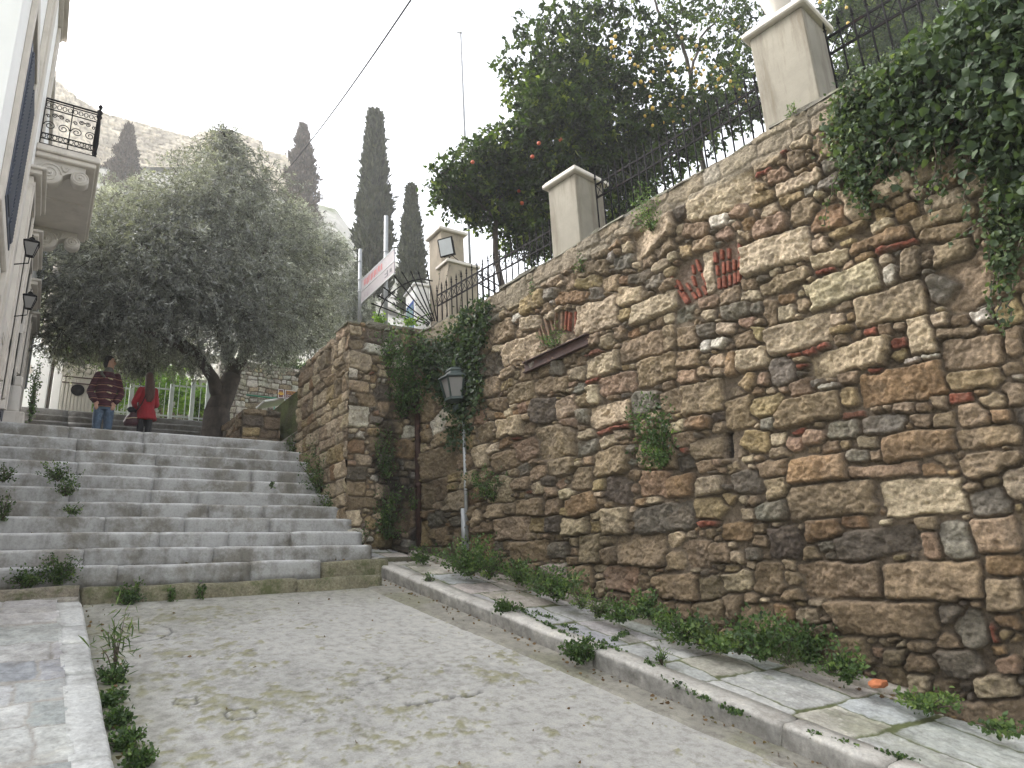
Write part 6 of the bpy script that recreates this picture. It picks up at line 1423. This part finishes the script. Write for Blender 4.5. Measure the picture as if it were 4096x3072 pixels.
def wb(px, py, rx, ry, n, size, label, sd, off=.03, **kw):   # on the tall wall
    P = wpt(px, py + ry * .6, off); k = rk(P); return bunch(P, (rx * k * .8, rx * k * 1.2, ry * k), n, size, label, sd, out=WNO, **kw)
def fb(px, py, rx, ry, n, size, label, sd, Y=None, **kw):    # on the corner wall front
    P = atY(px, py + ry * .5, (Y or YB) - .04); k = rk(P); return bunch(P, (rx * k, rx * k * .5, ry * k), n, size, label, sd, out=(0, -1, 0), **kw)
def gb_(px, py, rx, ry, n, size, label, sd, dz=0.2, **kw):   # on the ground
    P = atG(px, py, dz); k = rk(P); return bunch(P, (rx * k, rx * k * .6, ry * k * .6), n, size, label, sd, **kw)
wb(2660, 1800, 80, 120, 800, .030, 'bright green bush growing out of the middle of the tall wall', 101, off=.05)
wb(2620, 880, 55, 90, 500, .020, 'small pale green plant below the coping, right of the middle pillar', 102, tone=.65)
wb(2230, 1370, 50, 40, 240, .022, 'small dried plant beside the rusty steel beam', 103, tone=.55)
wb(2335, 1075, 28, 30, 120, .018, 'tiny plant in the wall under the middle pillar', 104, tone=.6)
wb(1975, 1970, 90, 55, 420, .026, 'low green plant on the wall right of the grey pipe', 105)
wb(2145, 1180, 14, 50, 60, .02, 'thin trailing plant on the upper left of the tall wall', 106, tone=.6)
wb(3170, 455, 16, 30, 40, .03, 'grass tuft at the foot of the largest pillar', 107, aspect=.2, tone=.7)
fb(1600, 1580, 120, 190, 1700, .036, 'large dark green bush hanging on the corner wall', 108, tone=.36)
fb(1530, 1880, 50, 90, 420, .028, 'mid-sized plant on the black-stained lower corner wall', 109, tone=.38)
fb(1540, 2110, 65, 90, 600, .030, 'leafy plant low on the corner wall above the boulder', 110, tone=.4)
fb(1650, 2030, 30, 35, 160, .022, 'small round plant between the pale stones of the corner wall', 111, tone=.5)
fb(1780, 1965, 60, 55, 420, .028, 'plant around the rusty drainpipe', 112, tone=.42, Y=YB - .05)
fb(1545, 1430, 40, 70, 260, .028, 'upper part of the greenery near the top of the corner wall', 113, tone=.36)
fb(1430, 2200, 35, 60, 220, .024, 'weed at the foot of the corner quoin beside the steps', 114, tone=.5, Y=YB - .12)
def sb(px, py, rx, ry, n, size, label, sd, **kw):            # on the block side face along the steps
    P = atX(px, py + ry * .6, CX - .03); k = rk(P); return bunch(P, (rx * k * .7, rx * k * 1.3, ry * k), n, size, label, sd, out=(-1, 0, 0), **kw)
sb(1290, 1930, 55, 85, 560, .026, 'grey-green plant against the side wall halfway up the steps', 115, tone=.5)
sb(1330, 2060, 45, 80, 480, .026, 'plant below it against the side wall near the lower steps', 116, tone=.45)
sb(1185, 1800, 18, 50, 160, .024, 'thin plant at the upper end of the side wall', 117, tone=.5)
# ground
gl = [(1880, 2260, 130, 150, 1300, 'dense weeds at the foot of the street lantern wall, farthest clump of the strip'), (2090, 2290, 90, 90, 620, 'weeds in the soil strip just right of the lantern clump'), (2230, 2350, 110, 110, 800, 'bushy weeds in the soil strip under the tall wall, third clump from the lantern'),
      (2480, 2440, 90, 70, 480, 'low weeds in the soil strip where the kerb plants face them'), (2590, 2430, 60, 100, 420, 'upright weeds in the middle of the soil strip'), (2740, 2520, 90, 90, 520, 'weeds in the soil strip left of the widest clump'), (2880, 2560, 80, 50, 380, 'bright low clover-like patch in the soil strip'),
      (3060, 2590, 120, 150, 1200, 'widest and tallest weeds in the soil strip'), (3230, 2600, 100, 130, 900, 'leafy weeds touching the right side of the widest clump'), (3390, 2680, 60, 100, 420, 'last upright weed before the bare soil and orange stone'), (3720, 2790, 100, 35, 360, 'low bright green patch at the right of the orange stone'), (4010, 2890, 60, 25, 160, 'small green patch at the far right foot of the wall')]
for i, (x, y, rx, ry, n, lb) in enumerate(gl):
    P = atG(x, y + 40, .2); bunch(P, (rx * rk(P) * .80, rx * rk(P) * 1.0, ry * rk(P) * .44), int(n * .9), .031, lb, 120 + i, tone=.5 if i not in (6, 10, 11) else .75)
gb_(1690, 2250, 50, 50, 300, .026, 'weed at the far end of the right pavement', 140, dz=.16)
gb_(2030, 2470, 50, 50, 420, .024, 'dark weed filling the first gap in the right kerb', 141, dz=.08); gb_(2330, 2640, 75, 55, 620, .026, 'larger weed filling the second gap in the right kerb', 142, dz=.06)
gb_(2650, 2660, 26, 36, 90, .035, 'grass tuft in a joint of the right pavement', 143, dz=.13, aspect=.16); gb_(1715, 2330, 22, 24, 90, .02, 'tiny weed at the near end of the first kerb stone', 144, dz=.12)
def stp(px, py, rx, ry, n, label, sd, k, **kw):
    P = atY(px, py, YL[k] - .03); q = rk(P); bunch(P, (rx * q, rx * q * .35, ry * q), n, .022, label, sd, out=(0, -.3, 0), **kw)
stp(232, 1925, 55, 26, 420, 'thick weed tuft on the seventh step at left', 150, 5); stp(262, 1985, 34, 24, 240, 'smaller weed tuft one step below it', 151, 4, tone=.4); stp(12, 1928, 34, 28, 200, 'weed at the left frame edge on the steps', 152, 5)
stp(285, 2055, 26, 14, 120, 'tiny weed on the left of the steps, lowest of three in a row', 153, 3); stp(8, 2080, 22, 40, 150, 'tall thin weed at the left edge lower on the steps', 154, 3, tone=.4); stp(1085, 1950, 10, 14, 40, 'single sprig in a joint at the right of the steps', 155, 5)
stp(110, 2345, 60, 28, 420, 'low dark weeds at the foot of the steps at far left', 156, 0); stp(230, 2340, 60, 42, 560, 'tall weeds at the foot of the steps left of the mossy base', 157, 0)
P = atY(515, 2420, 6.38); bunch(P, (.10, .05, .08), 380, .024, 'weed growing against the mossy base step, left of centre', 158); P = atY(685, 2405, 6.38); bunch(P, (.035, .03, .05), 90, .022, 'small sprig against the mossy base step', 159); P = atY(805, 2390, 6.38); bunch(P, (.03, .03, .05), 80, .022, 'smallest sprig against the mossy base step, farther right', 160)
lk = [(455, 2730, 'grassy weed at the far end of the left kerb row', 50, 60), (440, 2820, 'weed in the left kerb row, second from the steps', 45, 55), (470, 2900, 'weed in the left kerb row, third from the steps', 50, 50), (500, 2990, 'near weed of the left kerb row', 65, 60), (560, 3060, 'nearest weed at the bottom edge by the left kerb', 60, 50)]
for i, (x, y, lb, rx, ry) in enumerate(lk): gb_(x, y, rx * .72, ry * .62, 400, .021, lb, 170 + i, dz=.01, tone=.5)
P = atG(455, 2700, .02); bunch(P, (.06, .05, .16), 60, .09, 'tall dry grass blades beside the left kerb', 178, aspect=.06, tone=.6)
P = atY(560, 1000, 10); P = atY(620, 1200, 10)
# grass tufts behind the corner wall and plants up the left wall
P = atY(1515, 1292, YB + .2); bunch(P, (.07, .05, .07), 160, .04, 'yellow-green tuft on top of the corner wall between the posts', 180, M_bright, tone=.6)
P = atY(1640, 1300, YB + .1); bunch(P, (.05, .04, .05), 60, .05, 'yellow-green leaves at the foot of the spike fan', 181, M_bright, tone=.6)
P = atY(118, 1690, 11.6); bunch(P, (.05, .05, .42), 360, .035, 'tall climbing weed at the foot of the house corner beside the top step', 182, tone=.42)
# shrubs behind the railings
shr = [(440, 1560, 60, 17.5, 'bright green shrub behind the railing right of the man'), (560, 1540, 70, 18.5, 'bright green shrub behind the woman'), (690, 1560, 60, 17.8, 'bright green bush behind the middle railing'), (800, 1610, 55, 17.0, 'yellow-green grass clump next to the leaning trunk'), (330, 1440, 60, 18.0, 'bright green creeper above the slatted gate'), (250, 1420, 50, 18.5, 'green bush above the left part of the slatted gate'),
       (640, 1480, 70, 21.0, 'green bush higher up behind the woman'), (200, 1180, 50, 24.0, 'green hillside shrub beside the leaning pole'), (1150, 1480, 55, 17.6, 'dark shrub behind the brown sign')]
for i, (x, y, r, Y, lb) in enumerate(shr):
    P, R = px_clump(x, y, r, Y); rr = empty('shrub', (P[0], P[1], P[2] - R), lb, 'shrub', 'shrubs behind the railings'); L = Leaves(190 + i); sprays(L, P, (R * 1.2, R * .8, R), 170, 12, .075, .2, .1, .2, (.5, .2), 1, None, .04)
    link('leaves', L.mesh('leaves', .5, .2, True), M_bright if i < 7 else M_weed, rr, True); mb = MB(); mb.tube([(P[0], P[1], P[2] - R * 1.5), P], [.03, .01], 6); mb.build('stem', M_bark, rr)
# moss and clover in the pavement joints
L = Leaves(200); g = np.random.default_rng(9)
JP = [((2020, 2420), (2230, 2480)), ((2080, 2440), (2300, 2560)), ((2230, 2490), (2560, 2640)), ((2440, 2570), (2530, 2520)), ((2350, 2560), (2420, 2600)), ((2600, 2690), (3060, 2900)), ((2530, 2610), (2620, 2680)), ((3100, 2900), (3700, 3060))]
for a, b in JP:
    cl_ = g.random(4)
    for k in range(40):
        t = float(np.clip(cl_[g.integers(4)] + g.normal() * .07, 0, 1)); P = atG(a[0] + (b[0] - a[0]) * t + g.normal() * 4, a[1] + (b[1] - a[1]) * t + g.normal() * 3, .125); L.add(P + g.normal(size=(6, 3)) * .008, g.normal(size=(6, 3)) + np.array((0, 0, .6)), (.012 + .012 * g.random()) * g.uniform(.5, 1.3, 6), .45 + .2 * g.normal(size=6))
o = link('joint_moss', L.mesh('joint_moss', .7, .2, True), M_weed); o['kind'] = 'stuff'; tag(o, 'moss and clover growing in the pavement joints by the right kerb', 'moss')
# orange stone and leaves on the soil
P = atG(3510, 2735, .24); mb = MB(); g = random.Random(8); 
me = bpy.data.meshes.new('roof_tile_shard'); bm = bmesh.new(); bmesh.ops.create_icosphere(bm, subdivisions=2, radius=1)
for v in bm.verts: v.co = Vector((v.co.x * .07, v.co.y * .05, v.co.z * .028)) * (1 + g.uniform(-.2, .2)); 
bm.to_mesh(me); bm.free(); me.transform(Matrix.Translation(tuple(P))); o = link('tile_shard', me, m_simple('orange_clay', (.50, .17, .07), .9, .2, 20, .5)); tag(o, 'broken orange clay shard lying on the soil at the foot of the wall', 'shard')
# dry leaves and grit gathered along the kerbs and steps
g = np.random.default_rng(77); L = Leaves(210)
def scat(x, y, z): 
    L.add(np.array([[x, y, z + .004]]), np.array([[g.normal(), g.normal(), .12 * g.normal()]]), np.array([g.uniform(.012, .035)]), np.array([g.random()]))
for k in range(420):
    y = g.uniform(1.2, 6.9); u = g.random()
    if u < .4: x = krf(y) - abs(g.normal()) * .10; z = G(y) + .016
    elif u < .6: x = klr(y) + abs(g.normal()) * .10 + .02; z = G(y) + .01
    elif u < .85: x = led(y) - abs(g.normal()) * .10; z = G(y) + .13
    else: x = g.uniform(.5, 3.4); z = G(y) + .008; x = min(x, krf(y) - .05)
    scat(x, y, z)
for k in range(120): q = int(g.integers(0, 10)); scat(g.uniform(-.4, 2.7), YL[q] + .29 - abs(g.normal()) * .04, ZL[q] + .006)
M_dry = m_leaf('dry_leaves', [(.10, .06, .03), (.16, .10, .05), (.22, .15, .08), (.12, .11, .05)], .1, .8, .2)
o = link('leaf_litter', L.mesh('leaf_litter', .55, .25, True), M_dry); o['kind'] = 'stuff'; tag(o, 'scattered dry brown leaves and bits along kerbs and steps', 'leaf litter')
# more mixed low plants filling the soil strip
M_weed2 = m_leaf('pale_weed_leaves', [(.035, .055, .022), (.065, .10, .038), (.11, .155, .06), (.19, .24, .09)], .3, .6, .3)
gx = random.Random(12); ex = [(1960, 2270, 'between the lantern weeds and the second clump'), (2160, 2330, 'between the second and third clumps'), (2330, 2390, 'just right of the third clump'), (2400, 2420, 'below the round stone, left of the low weeds'), (2660, 2480, 'right of the upright weeds'), (2810, 2540, 'left of the bright clover-like patch'), (2960, 2570, 'left edge of the widest clump'), (3150, 2620, 'in front of the widest clump'), (3320, 2660, 'left of the last upright weed')]
for i, (x, y, w_) in enumerate(ex):
    P = atG(x, y + 40, .2); q = rk(P); bunch(P, (50 * q, 60 * q, 38 * q), 260, gx.choice((.018, .024, .030)), 'small pale weeds in the soil strip ' + w_, 300 + i, M_weed2 if i % 2 else M_weed, tone=gx.uniform(.4, .7), aspect=gx.choice((.35, .5, .65)))
# ------------------------------------------------------------------ people
def loft(mb, rings, n=20):
    """rings: (x, y, z, rx, ry)"""
    V = [(x + rx * math.cos(2 * math.pi * k / n), y + ry * math.sin(2 * math.pi * k / n), z) for x, y, z, rx, ry in rings for k in range(n)]
    F = [(i * n + k, i * n + (k + 1) % n, (i + 1) * n + (k + 1) % n, (i + 1) * n + k) for i in range(len(rings) - 1) for k in range(n)]
    F += [tuple(range(n - 1, -1, -1)), tuple((len(rings) - 1) * n + k for k in range(n))]; mb.add(V, F, True)
def ell(mb, c, r, n=16, R=None):
    mb_ = []; pr = [(math.sin(math.pi * i / 10), -math.cos(math.pi * i / 10)) for i in range(11)]; V = []; 
    for (a, b) in pr:
        for k in range(n):
            p = np.array((max(a, .02) * math.cos(2 * math.pi * k / n) * r[0], max(a, .02) * math.sin(2 * math.pi * k / n) * r[1], b * r[2]))
            if R is not None: p = np.array(R) @ p
            V.append(p + np.array(c))
    F = [(i * n + k, i * n + (k + 1) % n, (i + 1) * n + (k + 1) % n, (i + 1) * n + k) for i in range(10) for k in range(n)] + [tuple(range(n - 1, -1, -1)), tuple(10 * n + k for k in range(n))]
    mb.add(V, F, True)
def limbm(mb, pts, rs):
    mb.tube(pts, rs, 12)
    for p, r in zip(pts, rs): ell(mb, p, (r, r, r), 12)
def fused(mb, name, mat_, parent, base, voxel=.011, smooth=4):
    """one continuous skin grown over the modelled volumes"""
    me = mb.mesh(name); o = bpy.data.objects.new(name, me); COL.objects.link(o)
    md = o.modifiers.new('r', 'REMESH'); md.mode = 'VOXEL'; md.voxel_size = voxel; sm = o.modifiers.new('s', 'SMOOTH'); sm.iterations = smooth; sm.factor = .5
    bpy.context.view_layer.update(); ev = o.evaluated_get(bpy.context.evaluated_depsgraph_get()); m2 = bpy.data.meshes.new_from_object(ev); bpy.data.objects.remove(o)
    m2.name = name; m2.materials.clear(); m2.polygons.foreach_set('use_smooth', np.ones(len(m2.polygons), bool))
    return link(name, m2, mat_, parent, False)
M_skin = m_simple('skin', (.52, .30, .21), .55, .06, 14, .05)
M_hairb = m_simple('dark_brown_hair', (.018, .013, .011), .6, .3, 60, .6); M_haira = m_simple('auburn_hair', (.085, .026, .012), .5, .35, 45, .8)
M_jean = m_simple('blue_jeans', (.085, .13, .20), .85, .22, 14, .4, dirt=((.20, .27, .34), 7, (1, 1, 1), .55))
M_coat = m_simple('red_wool_coat', (.30, .014, .022), .9, .12, 20, .3); M_blk = m_simple('black_cloth', (.012, .012, .016), .85, .2, 20, .2); M_shoe = m_simple('dark_shoe_leather', (.03, .022, .018), .5, .2, 15, .1)
M_grey = m_simple('grey_knit', (.16, .16, .14), .9, .15, 40, .3); M_cream = m_simple('horn_toggle', (.60, .50, .32), .5, .1, 30, 0); M_bag = m_simple('maroon_bag_leather', (.055, .012, .018), .6, .2, 18, .3)
mm_, n_, l_, b_ = newmat('striped_maroon_knit'); v_ = coords(n_, l_); sxyz = n_.new('ShaderNodeSeparateXYZ'); l_.new(v_, sxyz.inputs[0])
nn_ = tex(n_, l_, 'ShaderNodeTexNoise', 7, v_, Detail=2.0); zz_ = mathn(n_, l_, 'ADD', sxyz.outputs[2], mathn(n_, l_, 'MULTIPLY', nn_.outputs[0], .05)); fr = mathn(n_, l_, 'FRACT', mathn(n_, l_, 'MULTIPLY', zz_, 8.2))
st_ = ramp(n_, l_, fr, [(.0, (.045, .010, .018)), (.42, (.07, .012, .022)), (.46, (.30, .16, .10)), (.52, (.30, .16, .10)), (.56, (.045, .010, .018)), (.78, (.05, .010, .02)), (.81, (.20, .06, .06)), (.85, (.05, .010, .02))]); l_.new(st_, b_.inputs[0]); b_.inputs['Roughness'].default_value = .95
tz = tex(n_, l_, 'ShaderNodeTexNoise', 120, v_, Detail=3.0); bump(n_, l_, tz.outputs[0], .4, .004, b_); M_knit = mm_
def hand(mb, P, d, side, s=1.0):
    """palm, four unequal bent fingers and a thumb, pointing along d"""
    P = np.array(P, float); d = unit(np.array(d, float)); w = unit(np.cross(d, (0, 1, .2))); nrm = np.cross(d, w); pc = P + d * .045 * s
    ell(mb, pc, (.040 * s, .040 * s, .022 * s), 10, np.array([w, d, nrm]).T)
    for i, L_ in enumerate((.070, .078, .073, .058)):
        b0 = P + d * .075 * s + w * (i - 1.5) * .020 * s; mb.tube([b0 - d * .02, b0 + d * L_ * .5 * s, b0 + d * L_ * .85 * s - nrm * .018 * s, b0 + d * L_ * s - nrm * .035 * s], [.010 * s, .009 * s, .008 * s, .006 * s], 8)
    t0 = P + d * .025 * s + w * side * .032 * s; mb.tube([t0, t0 + w * side * .022 * s + d * .02 * s, t0 + w * side * .022 * s + d * .05 * s - nrm * .01], [.012 * s, .011 * s, .008 * s], 8)
def head(mb, c, f, s=1.0):
    """head with nose, brow, chin and ears; f = unit facing direction"""
    c = np.array(c, float); f = unit(np.array(f, float)); sd_ = np.cross((0, 0, 1), f); R = np.array([f, sd_, (0, 0, 1)]).T
    ell(mb, c, (.098 * s, .076 * s, .115 * s), 18, R); ell(mb, c + f * .022 * s - np.array((0, 0, .060 * s)), (.070 * s, .056 * s, .058 * s), 14, R)
    ell(mb, c + f * .072 * s - np.array((0, 0, .105 * s)), (.020 * s, .022 * s, .016 * s), 10, R)
    mb.tube([c + f * .090 * s + np.array((0, 0, .02 * s)), c + f * .118 * s - np.array((0, 0, .020 * s)), c + f * .095 * s - np.array((0, 0, .030 * s))], [.009 * s, .014 * s, .012 * s], 8)
    ell(mb, c + f * .082 * s - np.array((0, 0, .058 * s)), (.014 * s, .026 * s, .009 * s), 10, R); ell(mb, c + f * .080 * s + np.array((0, 0, .028 * s)), (.016 * s, .05 * s, .010 * s), 10, R)
    for q in (-1, 1): ell(mb, c - f * .005 * s + sd_ * q * .076 * s - np.array((0, 0, .012 * s)), (.018 * s, .010 * s, .030 * s), 10, R)
    return sd_
# man
MY = 12.9; MX = float(atY(425, 1560, MY)[0]); MZ = 2.225
man_o = empty('person', (MX, MY, MZ), 'man in a striped maroon toggle jacket and blue jeans, hands in pockets, looking right', 'person')
mb = MB(); fdir = np.array((.97, -.22, -.05))
loft(mb, [(0, 0, .86, .15, .11), (0, 0, 1.0, .16, .115), (0, 0, 1.2, .165, .115), (0, 0, 1.4, .18, .11), (0, 0, 1.47, .13, .08), (.005, 0, 1.52, .062, .06), (.012, 0, 1.62, .055, .055)])
for s_ in (-1, 1):
    limbm(mb, [(s_ * .09, 0, .92), (s_ * .11, -.01, .50), (s_ * .12, .02, .10)], [.088, .058, .042]); ell(mb, (s_ * .13, -.06, .05), (.045, .12, .045))
    limbm(mb, [(s_ * .18, 0, 1.43), (s_ * .285, .03, 1.16), (s_ * .20, -.10, .985)], [.055, .042, .030])
hand(mb, (-.195, -.115, .975), (.35, -.12, -1), 1); hand(mb, (.195, -.115, .975), (-.35, -.12, -1), -1)
sdv = head(mb, (.015, -.01, 1.685), fdir); fused(mb, 'body', M_skin, man_o, None, .008, 3)
mb = MB()
for s_ in (-1, 1): limbm(mb, [(s_ * .09, 0, .95), (s_ * .105, -.01, .72), (s_ * .11, -.015, .50), (s_ * .12, .01, .30), (s_ * .125, .02, .11)], [.112, .100, .083, .078, .074])
loft(mb, [(0, 0, .84, .175, .125), (0, 0, 1.02, .172, .122)]); fused(mb, 'jeans', M_jean, man_o, None, .012, 3)
mb = MB()
for s_ in (-1, 1): ell(mb, (s_ * .14, -.07, .048), (.052, .145, .05)); ell(mb, (s_ * .125, .02, .08), (.05, .06, .06))
fused(mb, 'shoes', M_shoe, man_o, None, .012, 2)
mb = MB(); loft(mb, [(0, .0, .885, .195, .15), (0, 0, .93, .205, .155), (0, 0, 1.1, .205, .15), (0, 0, 1.28, .212, .15), (0, 0, 1.42, .20, .13), (0, 0, 1.50, .12, .09), (0, 0, 1.535, .085, .08)])
for s_ in (-1, 1): limbm(mb, [(s_ * .185, 0, 1.425), (s_ * .25, .02, 1.30), (s_ * .305, .03, 1.16), (s_ * .265, -.06, 1.06), (s_ * .215, -.12, .99)], [.085, .078, .074, .070, .060])
fused(mb, 'jacket', M_knit, man_o, None, .012, 3)
mb = MB(); loft(mb, [(0, 0, 1.49, .12, .10), (0.005, 0, 1.53, .10, .09), (0.01, 0, 1.585, .078, .078)]); mb.tube([(-.05, .10, 1.5), (-.14, .02, 1.50), (-.13, -.09, 1.45), (-.06, -.14, 1.38)], [.03, .035, .03, .02], 10); fused(mb, 'collar', M_grey, man_o, None, .012, 3)
for z in (1.36, 1.24, 1.12, 1.0):
    mb = MB(); mb.tube([(.00, -.158, z + .01), (.10, -.158, z - .01)], [.009, .009], 8); ell(mb, (.05, -.163, z), (.03, .012, .012), 10); mb.build('toggle', M_cream, man_o, False)
mb = MB(); hc = np.array((-.012, .0, 1.715)); ell(mb, hc, (.098, .090, .098), 18); ell(mb, hc + np.array((-.035, .01, -.05)), (.075, .082, .085), 16); ell(mb, hc + np.array((.05, 0, .035)), (.055, .07, .04), 14)
for q in (-1, 1): ell(mb, hc + fdir * .02 + sdv * q * .068 + np.array((0, 0, -.035)), (.02, .015, .04), 10)
fused(mb, 'hair', M_hairb, man_o, None, .010, 2)
for q in (-1, 1):
    mb = MB(); ell(mb, np.array((.015, -.01, 1.685)) + fdir * .083 + sdv * q * .030 + np.array((0, 0, .012)), (.012, .012, .007), 10); mb.build('eye', M_blk, man_o, False)
# woman
WX = float(atY(590, 1580, MY)[0]); 
wo = empty('person', (WX, MY, MZ), 'woman with long auburn hair seen from behind in a red coat and black trousers', 'person')
mb = MB(); f2_ = np.array((-.62, .78, 0))
loft(mb, [(0, 0, .75, .14, .10), (0, 0, .95, .13, .095), (0, 0, 1.2, .15, .10), (0, 0, 1.30, .12, .08), (0, 0, 1.34, .05, .05), (0, 0, 1.42, .045, .045)])
for s_ in (-1, 1): limbm(mb, [(s_ * .08, 0, .80), (s_ * .085, 0, .45), (s_ * .09, 0, .09)], [.075, .05, .035]); ell(mb, (s_ * .09 - .03, .05, .04), (.04, .11, .04))
limbm(mb, [(-.16, 0, 1.25), (-.24, .0, 1.03), (-.20, .14, .96)], [.045, .036, .026]); limbm(mb, [(.16, 0, 1.25), (.21, .03, 1.02), (.10, .17, .98)], [.045, .036, .026])
hand(mb, (-.205, .145, .955), (-.3, .4, -.8), -1, .9); hand(mb, (.09, .18, .975), (-.8, .4, -.1), 1, .9)
head(mb, (0, 0, 1.475), f2_, .93); fused(mb, 'body', M_skin, wo, None, .008, 3)
mb = MB()
for s_ in (-1, 1): limbm(mb, [(s_ * .08, 0, .80), (s_ * .088, 0, .45), (s_ * .09, 0, .12)], [.088, .066, .052])
fused(mb, 'trousers', M_blk, wo, None, .012, 2)
mb = MB()
for s_ in (-1, 1): ell(mb, (s_ * .09 - .03, .05, .045), (.046, .125, .05)); ell(mb, (s_ * .09, 0, .10), (.05, .055, .09))
fused(mb, 'boots', M_blk, wo, None, .012, 2)
mb = MB(); loft(mb, [(.02, 0, .735, .235, .18), (.018, 0, .76, .232, .178), (.01, 0, .86, .205, .16), (0, 0, .98, .165, .13), (0, 0, 1.12, .175, .13), (0, 0, 1.25, .175, .115), (0, 0, 1.32, .10, .08), (0, 0, 1.35, .065, .062)])
limbm(mb, [(-.155, 0, 1.25), (-.21, -.01, 1.14), (-.262, .0, 1.03), (-.235, .07, .985), (-.205, .135, .955)], [.072, .068, .066, .06, .052]); limbm(mb, [(.155, 0, 1.25), (.225, .03, 1.03), (.11, .165, .975)], [.072, .062, .05])
fused(mb, 'coat', M_coat, wo, None, .012, 3)
mb = MB(); ell(mb, (.005, -.01, 1.50), (.092, .092, .098), 18); loft(mb, [(.03, -.13, 1.03, .05, .02), (.035, -.125, 1.10, .10, .04), (.03, -.10, 1.25, .115, .065), (.015, -.05, 1.40, .098, .075), (.005, -.01, 1.52, .088, .085)]); ell(mb, (.10, -.05, 1.30), (.035, .05, .14))
fused(mb, 'hair', M_haira, wo, None, .010, 1)
mb = MB(); mb.tube([(-.06, -.115, 1.30), (-.02, -.128, 1.22), (-.12, -.16, .98), (-.24, -.10, .82)], [.010] * 4, 8); mb.build('bag_strap', M_blk, wo, False)
bg_ = empty('handbag', (WX - .32, MY, MZ + .62), 'dark maroon shoulder bag hanging at the left side of the woman in red', 'bag')
mb = MB(); loft(mb, [(0, 0, .0, .14, .07), (0, 0, .05, .17, .09), (.02, 0, .14, .15, .085), (.05, 0, .22, .10, .06), (.06, 0, .24, .06, .04)]); fused(mb, 'body', M_bag, bg_, None, .012, 3)
mb = MB(); ell(mb, (-.03, .0, .28), (.085, .06, .05), 12); ell(mb, (.03, 0, .24), (.07, .05, .06)); fused(mb, 'scarf', M_blk, bg_, None, .012, 2)
mb = MB(); mb.tube([(-.13, -.085, .10), (0, -.098, .12), (.13, -.085, .13)], .007, 6); mb.build('trim', M_cream, bg_, False)

man_o.scale = (.74, .95, 1); wo.scale = (.72, .95, 1); bg_.scale = (.75, 1, 1); bg_.location.x = WX - .20
# ------------------------------------------------------------------ air
mh = bpy.data.materials.new('haze'); mh.use_nodes = True; nt = mh.node_tree; nt.nodes.clear(); ou = nt.nodes.new('ShaderNodeOutputMaterial'); pv = nt.nodes.new('ShaderNodeVolumePrincipled')
pv.inputs['Color'].default_value = (.96, .955, .95, 1); pv.inputs['Density'].default_value = HAZE; pv.inputs['Anisotropy'].default_value = .3; nt.links.new(pv.outputs[0], ou.inputs['Volume'])
mb = MB(); mb.bb(-320, 320, -320, 420, -10, 75); hz = mb.build('haze', mh); tag(hz, 'pale air haze filling the whole scene', 'haze', None, 'stuff')
